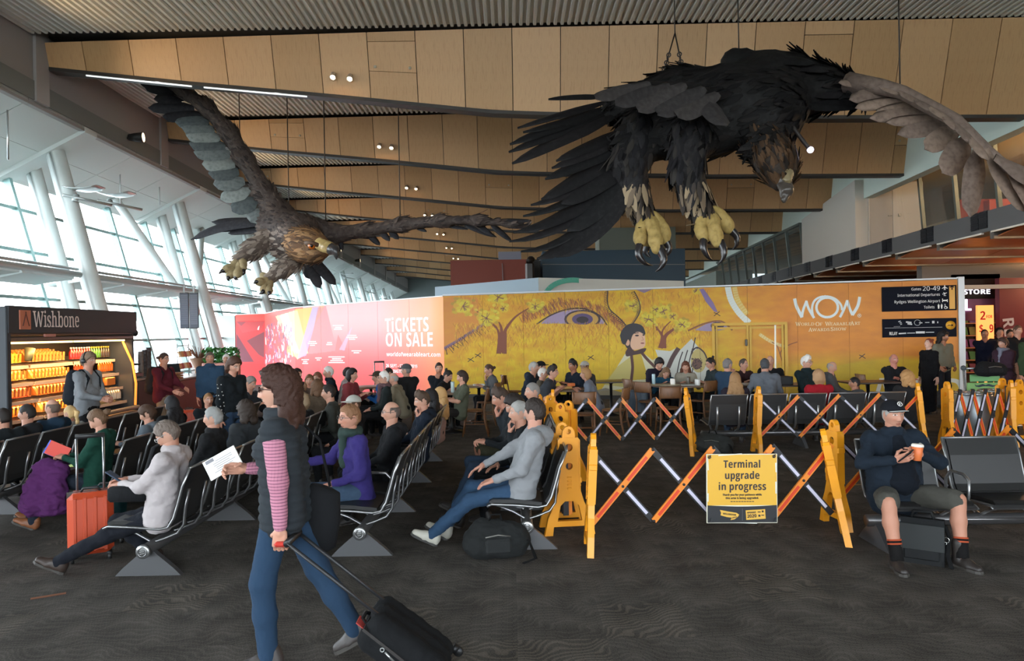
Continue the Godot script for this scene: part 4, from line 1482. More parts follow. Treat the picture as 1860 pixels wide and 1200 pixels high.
	for w in [[615.0, 591.0, 20.0, 3], [640.0, 609.0, 21.0, 3], [568.0, 620.0, 17.0, 3], [599.0, 622.0, 15.0, 2], [648.0, 637.0, 18.0, 2], [612.0, 648.0, 30.0, 4], [579.0, 650.0, 12.0, 2], [555.0, 653.0, 14.0, 3]]:
		for k in int(w[3]):
			var wd: float = w[2] * (1.0 - 0.22 * ((k * 2 + int(w[0])) % 3))
			var x0: float = w[0] - wd / 2
			while x0 < w[0] + wd / 2 - 1.0:
				var x1: float = minf(x0 + 2.2 + fmod(x0 * 7.3, 2.6), w[0] + wd / 2)
				bar(st, onl.call(x0, w[1] + k * 3.4).origin, onl.call(x1 - 0.5, w[1] + k * 3.4).origin, 0.004, 0.035)
				x0 = x1
	obj("small_print", done(st), snow, wall2)
	st = mb()
	var g0 := Vector3(c2.x, 0, c2.z)
	box(st, Vector3(g0.x - 0.35, 1.31, g0.z - 0.05), Vector3(0.65, 2.62, 0.1))
	structure("wall_left", done(st), mat(c8(190, 200, 196), 0.7))
# ---------------------------------------------------------------- the food kiosk at the left and the counter behind it

func build_kiosk() -> void:
	var dark := mat(c8(46, 52, 58), 0.55)
	var inner := mat(c8(52, 46, 42), 0.6)
	var steel := mat(c8(180, 176, 170), 0.35, 0.6)
	var o := thing("food_kiosk", "dark food kiosk with lit chiller shelves under a name board at the left", "kiosk", Vector3(-7.1, 0, -10.1), PI / 2 + 0.02)
	var L := 3.55
	var st := mb()
	box(st, Vector3(L / 2, 1.17, -1.15), Vector3(L, 2.34, 0.06))
	obj("back_panel", done(st), inner, o)
	st = mb()
	rbox(st, Vector3(0.0, 1.17, -0.6), Vector3(0.1, 2.34, 1.2), 0.012)
	obj("side_panel", done(st), dark, o)
	st = mb()
	rbox(st, Vector3(L - 0.03, 1.17, -0.62), Vector3(0.06, 2.34, 1.16), 0.012)
	obj("side_panel", done(st), dark, o)
	st = mb()
	rbox(st, Vector3(L / 2, 2.16, -0.02), Vector3(L + 0.05, 0.40, 0.06), 0.012)
	box(st, Vector3(L / 2, 2.33, -0.6), Vector3(L, 0.03, 1.16))
	obj("header_board", done(st), dark, o)
	st = mb()
	rbox(st, Vector3(L / 2, 1.88, -0.12), Vector3(L - 0.1, 0.08, 0.2), 0.02)
	box(st, Vector3(L / 2, 1.95, -0.6), Vector3(L - 0.1, 0.02, 1.1))
	obj("canopy", done(st), mat(c8(92, 84, 84), 0.35, 0.5), o)
	st = mb()
	box(st, Vector3(0.97, 1.93, -0.03), Vector3(0.26, 0.045, 0.03))
	obj("price_card", done(st), mat(c8(190, 130, 120), 0.6), o)
	var warm := glow(c8(255, 214, 150), 2.4)
	for q in [[0.1, 1.75], [1.85, 3.4]]:
		st = mb()
		box(st, Vector3((q[0] + q[1]) / 2, 1.825, -0.16), Vector3(q[1] - q[0], 0.03, 0.05))
		obj("light_tube", done(st), warm, o)
		var al := AreaLight3D.new()
		al.name = "tube_light"
		al.area_size = Vector2(q[1] - q[0], 0.06)
		al.light_energy = 2.2
		al.light_color = c8(255, 200, 130)
		al.shadow_enabled = true
		al.position = Vector3((q[0] + q[1]) / 2, 1.80, -0.16)
		al.rotation = Vector3(-PI / 2 + 0.5, 0, 0)
		o.add_child(al)
	st = mb()
	rbox(st, Vector3(L / 2, 0.25, -0.5), Vector3(L - 0.1, 0.5, 1.1), 0.02)
	obj("base", done(st), mat(c8(150, 128, 110), 0.5), o)
	st = mb()
	for k in 16: box(st, Vector3(2.62 + k * 0.028, 0.22, 0.06), Vector3(0.012, 0.22, 0.012))
	obj("grille", done(st), mat(c8(60, 50, 44), 0.5), o)
	st = mb()
	rbox(st, Vector3(L / 2, 0.56, 0.05), Vector3(L - 0.1, 0.07, 0.08), 0.02)
	obj("bumper", done(st), steel, o)
	st = mb()
	rbox(st, Vector3(0.32, 2.16, 0.02), Vector3(0.24, 0.28, 0.02), 0.004)
	var pl := obj("logo_plate", done(st), mat(c8(186, 112, 88), 0.5), o)
	st = mb(true)
	for s in [-1.0, 1.0]:
		tube(st, [Vector3(0.32, 2.26, 0.035), Vector3(0.32 + s * 0.03, 2.17, 0.035), Vector3(0.32 + s * 0.07, 2.07, 0.035)], 0.007, 6)
	tube(st, [Vector3(0.32, 2.28, 0.035), Vector3(0.32, 2.22, 0.035)], 0.009, 6)
	obj("wishbone_mark", done(st), mat(c8(90, 50, 40), 0.5), pl)
	letters(o, "Wishbone", Transform3D(Basis(), Vector3(1.08, 2.17, 0.022)), 0.235, mat(c8(216, 202, 196), 0.5), 1.16, "Droid Serif", 400)
	var heights := [0.72, 0.98, 1.24, 1.50]
	for k in 4:
		for q in [[0.08, 0.95], [1.0, 2.1], [2.15, 3.45]]:
			st = mb()
			var z0 := -1.08
			var z1 := -0.36 + (3 - k) * 0.07
			box(st, Vector3((q[0] + q[1]) / 2, heights[k], (z0 + z1) / 2), Vector3(q[1] - q[0], 0.025, z1 - z0), Basis(Vector3.RIGHT, 0.12))
			obj("shelf", done(st), steel, o)
			st = mb()
			box(st, Vector3((q[0] + q[1]) / 2, heights[k] - 0.05, z1 + 0.005), Vector3(q[1] - q[0], 0.05, 0.012))
			obj("price_rail", done(st), mat(c8(214, 196, 180), 0.4), o)
			if k > 0:
				st = mb()
				box(st, Vector3((q[0] + q[1]) / 2, heights[k] - 0.075, z1 - 0.05), Vector3((q[1] - q[0]) * 0.9, 0.012, 0.03))
				obj("shelf_light", done(st), glow(c8(255, 206, 140), 1.0), o)
				var al := AreaLight3D.new()
				al.name = "shelf_glow"
				al.area_size = Vector2((q[1] - q[0]) * 0.9, 0.03)
				al.light_energy = 0.34
				al.light_color = c8(255, 190, 112)
				al.shadow_enabled = true
				al.position = Vector3((q[0] + q[1]) / 2, heights[k] - 0.09, z1 - 0.05)
				al.rotation = Vector3(-PI / 2 - 0.5, 0, 0)
				o.add_child(al)
	st = mb(true)
	tube(st, [Vector3(3.44, 0.6, 0.02), Vector3(3.46, 1.0, 0.03), Vector3(3.46, 1.4, -0.03), Vector3(3.45, 1.8, -0.2)], 0.022, 8)
	obj("end_frame", done(st), glow(c8(255, 160, 70), 0.5), o)
	var X := o.transform
	var place := func(src: Node3D, at: Vector3, turn: float, label: String, group: String, first: bool) -> Node3D:
		var c: Node3D = src if first else src.duplicate()
		if not first:
			c.name = numbered(String(src.name).rstrip("0123456789").rstrip("_"))
			add_child(c)
		c.transform = X * Transform3D(Basis(Vector3.UP, turn), at)
		tag(c, label, c.get_meta("category", "food"), group)
		return c
	var shades := [c8(226, 190, 60), c8(222, 160, 64), c8(214, 128, 54), c8(226, 176, 96), c8(196, 96, 60)]
	var names := ["yellow", "golden", "orange", "cream", "reddish"]
	var wedge := func(c: Color) -> Node3D:
		var t := thing("sandwich_pack", "x", "sandwich")
		var s := mb()
		prism(s, PackedVector2Array([Vector2(-0.06, 0), Vector2(0.06, 0), Vector2(0.05, 0.13), Vector2(0.03, 0.15)]), 0.062, Transform3D(Basis(Vector3.UP, PI / 2), Vector3.ZERO))
		obj("bread", done(s), mat(c, 0.35), t)
		s = mb()
		box(s, Vector3(0.0, 0.075, 0.062), Vector3(0.05, 0.12, 0.006), Basis(Vector3.RIGHT, 0.08))
		obj("filling", done(s), mat(c8(200, 120, 60).lerp(c, 0.5), 0.5), t)
		return t
	var where := ["lowest", "second", "third", "top"]
	for k in 4:
		for sec in 2:
			var x0: float = [0.12, 1.04][sec]
			var x1: float = [0.93, 2.08][sec]
			var ci: int = [[2, 4, 1, 0], [3, 2, 1, 2]][sec][k]
			var src: Node3D = wedge.call(shades[ci])
			var n := int((x1 - x0) / 0.088)
			for row in 2:
				for q in n:
					place.call(src, Vector3(x0 + 0.04 + q * 0.088, heights[k] + 0.02 + (0.045 if row == 1 else 0.0), -0.48 + (3 - k) * 0.07 - row * 0.17), 0.0, "%s sandwich pack standing in a row on the %s chiller shelf, %s bay" % [names[ci], where[k], ["left", "middle"][sec]], "%s packs on the %s shelf, %s bay" % [names[ci], where[k], ["left", "middle"][sec]], q == 0 and row == 0)
	var bottle := func(c: Color, cap: Color, n: String, cat: String) -> Node3D:
		var t := thing(n, "x", cat)
		var s := mb(true)
		lathe(s, [Vector2(0, 0), Vector2(0.032, 0), Vector2(0.034, 0.02), Vector2(0.034, 0.12), Vector2(0.014, 0.165), Vector2(0.014, 0.185), Vector2(0, 0.185)], 10)
		obj("body", done(s), mat(c, 0.15), t)
		s = mb(true)
		lathe(s, [Vector2(0, 0.18), Vector2(0.017, 0.18), Vector2(0.017, 0.205), Vector2(0, 0.205)], 10)
		obj("cap", done(s), mat(cap, 0.4), t)
		return t
	for q in [[3, 2.2, 2.75, c8(170, 40, 40), c8(220, 220, 215), "red drink bottle in the row on the top chiller shelf, right bay", "red bottles"], [3, 2.82, 3.1, c8(70, 120, 50), c8(210, 190, 60), "green drink bottle on the top chiller shelf, right bay", "green bottles"], [3, 3.14, 3.42, c8(60, 50, 46), c8(220, 180, 60), "dark drink bottle at the right end of the top chiller shelf", "dark bottles"],
			[2, 2.2, 2.6, c8(160, 72, 36), c8(200, 190, 180), "amber juice bottle on the third chiller shelf, right bay", "amber bottles"], [2, 2.95, 3.4, c8(190, 96, 30), c8(180, 60, 40), "orange juice bottle on the third chiller shelf, right bay", "orange bottles"],
			[0, 2.4, 3.35, c8(214, 206, 190), c8(230, 230, 226), "clear water bottle in the row on the lowest chiller shelf, right bay", "water bottles"]]:
		var src: Node3D = bottle.call(q[3], q[4], "drink_bottle", "bottle")
		var x: float = q[1]
		var first := true
		while x < q[2]:
			place.call(src, Vector3(x + 0.04, heights[q[0]] + 0.015, -0.46 + (3 - q[0]) * 0.07), 0.0, q[5], q[6] + " in the chiller", first)
			first = false
			x += 0.078
	for q in [[1, 2.3, 0.34], [1, 2.75, 0.36], [1, 3.2, 0.3]]:
		st = mb()
		rbox(st, Vector3(0, 0.07, 0), Vector3(q[2], 0.14, 0.16), 0.012)
		var t := tag(obj("bakery_box", done(st), mat(c8(206, 134, 62), 0.5)), {2.3: "orange bakery box at the left of the right chiller bay", 2.75: "orange bakery box in the middle of the right chiller bay", 3.2: "orange bakery box at the right end of the right chiller bay"}[q[1]], "box", "bakery boxes in the chiller") as MeshInstance3D
		t.transform = X * Transform3D(Basis(), Vector3(q[1] + 0.05, heights[q[0]] + 0.015, -0.4))
	st = mb(true)
	lathe(st, [Vector2(0, 0), Vector2(0.05, 0), Vector2(0.075, 0.2), Vector2(0.07, 0.2), Vector2(0.05, 0.02), Vector2(0, 0.02)], 16)
	var cup := tag(obj("paper_cup", done(st), mat(c8(86, 88, 70), 0.5)), "tall green paper cup tilted beside the yellow packs on the top shelf", "cup") as MeshInstance3D
	cup.transform = X * Transform3D(Basis(Vector3.BACK, -0.25), Vector3(0.93, 1.54, -0.34))
	st = mb(true)
	ball(st, Vector3.ZERO, Vector3(0.06, 0.07, 0.06), 12)
	box(st, Vector3(-0.05, 0.05, 0), Vector3(0.1, 0.03, 0.06))
	var cm := tag(obj("dome_camera", done(st), mat(c8(24, 24, 26), 0.3)), "small black dome camera on the right corner of the kiosk", "camera") as MeshInstance3D
	cm.transform = X * Transform3D(Basis(), Vector3(L + 0.06, 1.96, -0.05))
	var ct := thing("coffee_counter", "dark coffee counter with red-brown front running on from the kiosk", "counter", Vector3(-7.2, 0, -13.75), PI / 2 + 0.02)
	st = mb()
	rbox(st, Vector3(0.75, 0.52, -0.4), Vector3(1.5, 1.04, 0.8), 0.015)
	obj("carcass", done(st), mat(c8(40, 38, 40), 0.5), ct)
	st = mb()
	rbox(st, Vector3(2.7, 0.46, -0.4), Vector3(2.4, 0.92, 0.8), 0.015)
	obj("lower_front", done(st), mat(c8(96, 52, 48), 0.5), ct)
	st = mb()
	rbox(st, Vector3(0.75, 1.06, -0.4), Vector3(1.54, 0.04, 0.86), 0.01)
	rbox(st, Vector3(2.7, 0.94, -0.4), Vector3(2.44, 0.04, 0.86), 0.01)
	obj("worktop", done(st), mat(c8(130, 124, 120), 0.35), ct)
	var CX := ct.transform
	var mach := thing("coffee_machine", "steel coffee machine with black front on the counter beside the kiosk", "machine")
	mach.transform = CX * Transform3D(Basis(), Vector3(0.35, 1.08, -0.45))
	st = mb()
	rbox(st, Vector3(0, 0.25, -0.1), Vector3(0.6, 0.5, 0.35), 0.03)
	rbox(st, Vector3(0, 0.05, 0.12), Vector3(0.6, 0.1, 0.25), 0.02)
	obj("housing", done(st), mat(c8(70, 72, 74), 0.3, 0.6), mach)
	st = mb(true)
	for s in [-0.15, 0.15]: tube(st, [Vector3(s, 0.26, 0.05), Vector3(s, 0.26, 0.24)], [0.03, 0.018], 8)
	obj("handle", done(st), mat(c8(24, 22, 22), 0.4), mach)
	var k := 0
	for q in [[0.62, 0.62, "shortest", c8(120, 110, 104)], [0.78, 0.66, "middle", c8(52, 46, 48)], [0.95, 0.72, "tallest", c8(60, 52, 52)]]:
		var t := thing("cup_stack", "%s dark stack of upturned paper cups on the coffee machine counter" % q[2], "cup stack")
		t.transform = CX * Transform3D(Basis(), Vector3(q[0], 1.08, -0.25))
		for j in 7:
			st = mb(true)
			lathe(st, [Vector2(0.052, 0.0), Vector2(0.052, 0.012), Vector2(0.046, 0.085), Vector2(0.0, 0.085)], 12)
			var c := obj("cup", done(st), mat(q[3], 0.5), t)
			c.position.y = j * q[1] * 0.115
		k += 1
	var tab := thing("till_screen", "black till screen tilted on a stand at the end of the counter", "screen")
	tab.transform = CX * Transform3D(Basis(Vector3.UP, -0.9), Vector3(2.0, 0.96, -0.3))
	st = mb()
	rbox(st, Vector3(0, 0.2, 0), Vector3(0.42, 0.28, 0.03), 0.008, Basis(Vector3.RIGHT, -0.6))
	obj("screen", done(st), mat(c8(26, 30, 34), 0.2), tab)
	st = mb(true)
	tube(st, [Vector3(0, 0, -0.08), Vector3(0, 0.18, -0.03)], 0.03, 8)
	obj("stand", done(st), mat(c8(40, 40, 42), 0.4), tab)
	st = mb()
	for j in 3: rbox(st, Vector3(0, 0.02 + j * 0.05, 0), Vector3(0.5, 0.04, 0.3), 0.006)
	var crate := tag(obj("wooden_crate", done(st), mat(c8(160, 110, 70), 0.6)), "small wooden slatted crate on the counter in front of the till", "crate") as MeshInstance3D
	crate.transform = CX * Transform3D(Basis(), Vector3(1.62, 0.96, -0.1))
	var rack := thing("snack_rack", "wire snack rack with small packets on the counter beside the till", "rack")
	rack.transform = CX * Transform3D(Basis(), Vector3(2.9, 0.96, -0.4))
	st = mb(true)
	for s in [-0.3, 0.3]: tube(st, [Vector3(s, 0, 0), Vector3(s, 0.75, 0)], 0.012, 6)
	for j in 3: tube(st, [Vector3(-0.32, 0.2 + j * 0.25, 0.02), Vector3(0.32, 0.2 + j * 0.25, 0.02)], 0.012, 6)
	obj("wire_frame", done(st), mat(c8(160, 160, 158), 0.3, 0.7), rack)
	for j in 10:
		st = mb()
		rbox(st, Vector3(-0.27 + (j % 5) * 0.13, 0.24 + (j / 5) * 0.27, 0.05), Vector3(0.1, 0.14, 0.05), 0.015, Basis(Vector3.RIGHT, -0.3))
		obj("packet", done(st), mat([c8(190, 120, 70), c8(160, 60, 50), c8(210, 170, 130)][j % 3], 0.4), rack)
	var pt := thing("planter_box", "low box planter full of bright green leaves behind the counter", "planter", P(402, 648, 19.0) - Vector3(0, 1.35, 0))
	st = mb()
	rbox(st, Vector3(0, 0.6, 0), Vector3(0.9, 1.2, 0.35), 0.02)
	obj("box", done(st), mat(c8(176, 120, 108), 0.6), pt)
	var lf := mb()
	var lr := RandomNumberGenerator.new()
	lr.seed = 9
	for j in 420:
		var c := Vector3(lr.randf_range(-0.42, 0.42), 1.2 + lr.randf() * 0.38, lr.randf_range(-0.2, 0.2))
		var b := Basis.from_euler(Vector3(lr.randf_range(-1, 1), lr.randf() * TAU, lr.randf_range(-1, 1)))
		var w := lr.randf_range(0.03, 0.05)
		fquad(lf, c + b * Vector3(-w, 0, 0), c + b * Vector3(0, 0.01, w * 1.6), c + b * Vector3(w, 0, 0), c + b * Vector3(0, 0.01, -w * 1.6), Vector3.UP)
	var lv := obj("foliage", done(lf), mat(c8(52, 112, 44), 0.6), pt)
	lv.set_meta("kind", "stuff")
	var bk := thing("flower_basket", "brown basket of dried flowers standing beside the green planter", "basket", P(361, 650, 19.4) - Vector3(0, 1.2, 0))
	st = mb(true)
	lathe(st, [Vector2(0, 0.0), Vector2(0.12, 0.0), Vector2(0.1, 0.9), Vector2(0.24, 1.2), Vector2(0.2, 1.2), Vector2(0, 1.1)], 14)
	obj("vessel", done(st), mat(c8(120, 88, 66), 0.7), bk)
	lf = mb()
	for j in 60:
		var a := lr.randf() * TAU
		bar(lf, Vector3(0, 1.15, 0), Vector3(cos(a) * 0.3, 1.3 + lr.randf() * 0.25, sin(a) * 0.2), 0.012, 0.012)
	lv = obj("stems", done(lf), mat(c8(110, 70, 48), 0.8), bk)
	lv.set_meta("kind", "stuff")
	for s in 2:
		var b := P(335 + s * 17.5, 564, 21.2)
		var sc := thing("information_screen", ["left", "right"][s] + " one of two tall dark information screens hung under the light shelf", "screen", b, 0.25, "screens under the light shelf")
		st = mb()
		rbox(st, Vector3.ZERO, Vector3(0.25, 1.06, 0.07), 0.012)
		obj("casing", done(st), mat(c8(36, 40, 48), 0.4), sc)
		st = mb()
		box(st, Vector3(0, 0.0, 0.037), Vector3(0.22, 1.0, 0.004))
		var face := obj("display", done(st), mat(c8(62, 68, 84), 0.3), sc)
		st = mb()
		for j in 22: box(st, Vector3(0, 0.45 - j * 0.04, 0.041), Vector3(0.19, 0.012, 0.003))
		obj("list_lines", done(st), mat(c8(112, 116, 130), 0.4), face)
		st = mb()
		box(st, Vector3(0, 0.62, 0.0), Vector3(0.05, 0.25, 0.05))
		obj("hanger", done(st), mat(c8(180, 186, 186), 0.4), sc)
# ---------------------------------------------------------------- beam seating, café tables, chairs, bags

func offset_strip(pts: Array, t: float) -> PackedVector2Array:
	var up := []
	var dn := []
	for i in pts.size():
		var a: Vector2 = pts[maxi(i - 1, 0)]
		var b: Vector2 = pts[mini(i + 1, pts.size() - 1)]
		var n := (b - a).orthogonal().normalized() * t * 0.5
		up.append(pts[i] + n)
		dn.append(pts[i] - n)
	dn.reverse()
	return PackedVector2Array(up + dn)
const SIDE := [Vector2(0.34, 0.375), Vector2(0.30, 0.395), Vector2(0.1, 0.385), Vector2(-0.1, 0.365), Vector2(-0.17, 0.38), Vector2(-0.215, 0.45), Vector2(-0.25, 0.56), Vector2(-0.29, 0.70), Vector2(-0.35, 0.845)]

func bench(label: String, seats: int, at: Vector3, turn: float, pitch := 0.56, arms := []) -> Node3D:
	var o := thing("beam_bench", label, "bench", at, turn)
	var shell := mat(c8(60, 59, 59), 0.5, 0.35)
	var pad := mat(c8(26, 25, 25), 0.42)
	var alu := mat(c8(150, 150, 150), 0.28, 0.85)
	var zy := Basis(Vector3(0, 0, 1), Vector3.UP, Vector3(-1, 0, 0))
	var w := minf(pitch - 0.05, 0.66)
	var sp := SIDE.slice(0, 5)
	var bp := SIDE.slice(4, 9)
	var st := mb()
	prism(st, offset_strip(sp, 0.016), w, Transform3D(zy, Vector3.ZERO))
	var m_seat := done(st)
	st = mb()
	var padl := []
	for q in [Vector2(0.315, 0.402), Vector2(0.29, 0.418), Vector2(0.1, 0.412), Vector2(-0.08, 0.392), Vector2(-0.13, 0.385)]: padl.append(q)
	prism(st, offset_strip(padl, 0.03), w - 0.05, Transform3D(zy, Vector3.ZERO))
	var m_pad := done(st)
	st = mb()
	prism(st, offset_strip(bp, 0.014), w, Transform3D(zy, Vector3.ZERO))
	var m_back := done(st)
	st = mb()
	prism(st, offset_strip([Vector2(-0.165, 0.40), Vector2(-0.205, 0.46), Vector2(-0.238, 0.57), Vector2(-0.276, 0.70), Vector2(-0.332, 0.835)], 0.022), w - 0.05, Transform3D(zy, Vector3.ZERO))
	var m_bpad := done(st)
	st = mb(true)
	for s in [-0.5, 0.5]:
		var e := []
		for q in SIDE: e.append(Vector3(s * w, q.y, q.x))
		tube(st, e, 0.011, 6)
	tube(st, [Vector3(-0.5 * w, SIDE[8].y, SIDE[8].x), Vector3(0.5 * w, SIDE[8].y, SIDE[8].x)], 0.011, 6)
	var m_edge := done(st)
	st = mb(true)
	tube(st, [Vector3(0, 0.66, -0.295), Vector3(0, 0.5, -0.262), Vector3(0, 0.38, -0.25), Vector3(0, 0.31, -0.2), Vector3(0, 0.27, -0.1), Vector3(0, 0.24, 0.0), Vector3(0, 0.31, 0.12), Vector3(0, 0.37, 0.27)], 0.019, 8, true, 0.6)
	var m_strap := done(st)
	for i in seats:
		var x := Transform3D(Basis(), Vector3(-(i + 0.5) * pitch, 0, 0))
		piece("seat_shell", m_seat, shell, o, x)
		piece("seat_pad", m_pad, pad, o, x)
		piece("backrest", m_back, shell, o, x)
		piece("back_pad", m_bpad, pad, o, x)
		piece("edging", m_edge, alu, o, x)
		for s in [-0.28, 0.28]: piece("strap", m_strap, alu, o, x.translated(Vector3(s * pitch, 0, 0)))
	var len := seats * pitch
	st = mb(true)
	tube(st, [Vector3(0.02, 0.21, 0), Vector3(-len - 0.02, 0.21, 0)], 0.05, 14)
	obj("beam", done(st), mat(c8(96, 94, 94), 0.3, 0.7), o)
	st = mb(true)
	lathe(st, [Vector2(0, 0.0), Vector2(0.056, 0.0), Vector2(0.056, 0.02), Vector2(0.045, 0.026), Vector2(0, 0.022)], 18, Transform3D(Basis(Vector3.BACK, -PI / 2), Vector3(0.02, 0.21, 0)))
	ring(st, Vector3(0.05, 0.21, 0), 0.034, 0.004, Basis(Vector3.UP, PI / 2))
	for k in 3: tube(st, [Vector3(0.05, 0.19 + k * 0.018, 0.022), Vector3(0.05, 0.205 + k * 0.012, -0.022)], 0.004, 5)
	obj("end_cap", done(st), alu, o)
	var np := maxi(2, int(ceil(seats / 3.0)) + 1)
	var ped := PackedVector2Array()
	for q in [Vector2(0.26, 0.0), Vector2(0.2, 0.06), Vector2(0.13, 0.12), Vector2(0.07, 0.17), Vector2(0.04, 0.2)]: ped.append(q)
	for q in [Vector2(-0.04, 0.2), Vector2(-0.07, 0.17), Vector2(-0.13, 0.12), Vector2(-0.2, 0.06), Vector2(-0.26, 0.0)]: ped.append(q)
	for k in np:
		st = mb()
		prism(st, ped, 0.05, Transform3D(zy, Vector3(-0.06 - (len - 0.12) * k / (np - 1), 0, 0)))
		obj("pedestal", done(st), mat(c8(92, 92, 94), 0.4, 0.5), o)
	for a in arms:
		st = mb(true)
		tube(st, [Vector3(-a * pitch, 0.36, -0.2), Vector3(-a * pitch, 0.52, -0.19), Vector3(-a * pitch, 0.595, -0.12), Vector3(-a * pitch, 0.60, 0.05), Vector3(-a * pitch, 0.56, 0.13), Vector3(-a * pitch, 0.42, 0.12), Vector3(-a * pitch, 0.37, 0.1)], 0.014, 8)
		obj("armrest", done(st), alu, o)
	return o

func make_chair(label: String, at: Vector3, turn: float, group := "") -> Node3D:
	var o := thing("cafe_chair", label, "chair", at, turn, group)
	var wood := grained(c8(112, 74, 44), c8(82, 52, 30), Vector3(3, 0.6, 3), 0.45, "chair")
	var st := mb(true)
	lathe(st, [Vector2(0, 0.43), Vector2(0.19, 0.43), Vector2(0.205, 0.44), Vector2(0.205, 0.455), Vector2(0.18, 0.465), Vector2(0, 0.458)], 18)
	obj("seat", done(st), wood, o)
	for s in [-1.0, 1.0]:
		st = mb(true)
		tube(st, [Vector3(s * 0.19, 0, 0.2), Vector3(s * 0.16, 0.44, 0.14)], [0.015, 0.019], 8)
		obj("leg", done(st), wood, o)
		st = mb(true)
		tube(st, [Vector3(s * 0.2, 0, -0.26), Vector3(s * 0.17, 0.25, -0.2), Vector3(s * 0.17, 0.45, -0.18), Vector3(s * 0.185, 0.7, -0.22), Vector3(s * 0.19, 0.84, -0.26)], [0.016, 0.019, 0.019, 0.017, 0.015], 8)
		obj("back_post", done(st), wood, o)
	st = mb(true)
	var pan := []
	for k in 9:
		var t := lerpf(-1, 1, k / 8.0)
		pan.append(Vector3(t * 0.185, 0.74, -0.23 - 0.045 * (1.0 - t * t)))
	tube(st, pan, 0.105, 12, true, 0.12, Vector3.BACK)
	obj("back_panel", done(st), wood, o)
	st = mb(true)
	tube(st, [Vector3(-0.175, 0.2, 0.17), Vector3(0.175, 0.2, 0.17)], 0.01, 6)
	tube(st, [Vector3(-0.185, 0.24, -0.2), Vector3(0.185, 0.24, -0.2)], 0.01, 6)
	for s in [-0.18, 0.18]: tube(st, [Vector3(s, 0.22, 0.17), Vector3(s, 0.22, -0.2)], 0.01, 6)
	obj("stretcher", done(st), wood, o)
	return o

func make_table(label: String, at: Vector3, r := 0.38, sq := 0.0, group := "café tables") -> Node3D:
	var o := thing("cafe_table", label, "table", at, 0.0, group)
	var st := mb(sq == 0.0)
	if sq > 0.0: rbox(st, Vector3(0, 0.735, 0), Vector3(sq, 0.03, 0.7), 0.008)
	else: lathe(st, [Vector2(0, 0.72), Vector2(r - 0.01, 0.72), Vector2(r, 0.73), Vector2(r, 0.745), Vector2(r - 0.01, 0.75), Vector2(0, 0.75)], 24)
	obj("table_top", done(st), mat(c8(112, 92, 76) if sq == 0.0 else c8(58, 44, 38), 0.35), o)
	st = mb(true)
	lathe(st, [Vector2(0.22, 0.0), Vector2(0.22, 0.015), Vector2(0.05, 0.05), Vector2(0.03, 0.1), Vector2(0.03, 0.68), Vector2(0.1, 0.72), Vector2(0, 0.72)], 16)
	obj("pedestal", done(st), mat(c8(30, 30, 32), 0.4, 0.5), o)
	return o

func soft_bag(n: String, label: String, at: Vector3, s: Vector3, turn: float, c: Color, cat := "bag") -> Node3D:
	var o := thing(n, label, cat, at, turn)
	var prims := [[Vector3(-s.x * 0.3, s.y * 0.38, 0), Vector3(s.x * 0.3, s.y * 0.38, 0), s.y * 0.36, s.y * 0.36], [Vector3(-s.x * 0.2, s.y * 0.6, -0.02), Vector3(s.x * 0.18, s.y * 0.55, -0.02), s.y * 0.3, s.y * 0.28], [Vector3(-s.x * 0.28, s.y * 0.3, s.z * 0.2), Vector3(s.x * 0.25, s.y * 0.28, s.z * 0.2), s.y * 0.24, s.y * 0.24]]
	obj("body", sdf(prims, 0.014, 0.05, 0.012), cloth(c), o)
	var st := mb()
	rbox(st, Vector3(0, s.y * 0.36, s.z * 0.2 + s.y * 0.23), Vector3(s.x * 0.42, s.y * 0.34, 0.05), 0.02)
	obj("front_pocket", done(st), cloth(c.lightened(0.04)), o)
	st = mb(true)
	tube(st, [Vector3(-s.x * 0.2, s.y * 0.55, s.z * 0.2 + s.y * 0.16), Vector3(0, s.y * 0.6, s.z * 0.2 + s.y * 0.17), Vector3(s.x * 0.2, s.y * 0.55, s.z * 0.2 + s.y * 0.16)], 0.006, 6)
	obj("zip", done(st), mat(c8(120, 118, 112), 0.35, 0.6), o)
	st = mb(true)
	tube(st, [Vector3(-s.x * 0.12, s.y * 0.8, 0), Vector3(-s.x * 0.08, s.y * 1.0, 0.02), Vector3(s.x * 0.06, s.y * 1.0, 0.02), Vector3(s.x * 0.1, s.y * 0.8, 0)], 0.014, 8, true, 0.5)
	obj("handle", done(st), cloth(c8(24, 24, 25)), o)
	st = mb(true)
	tube(st, [Vector3(s.x * 0.3, s.y * 0.6, 0.05), Vector3(s.x * 0.5, s.y * 0.4, 0.1), Vector3(s.x * 0.58, 0.02, 0.16), Vector3(s.x * 0.35, 0.02, 0.26)], 0.016, 8, true, 0.3)
	obj("strap", done(st), cloth(c8(24, 24, 25)), o)
	return o

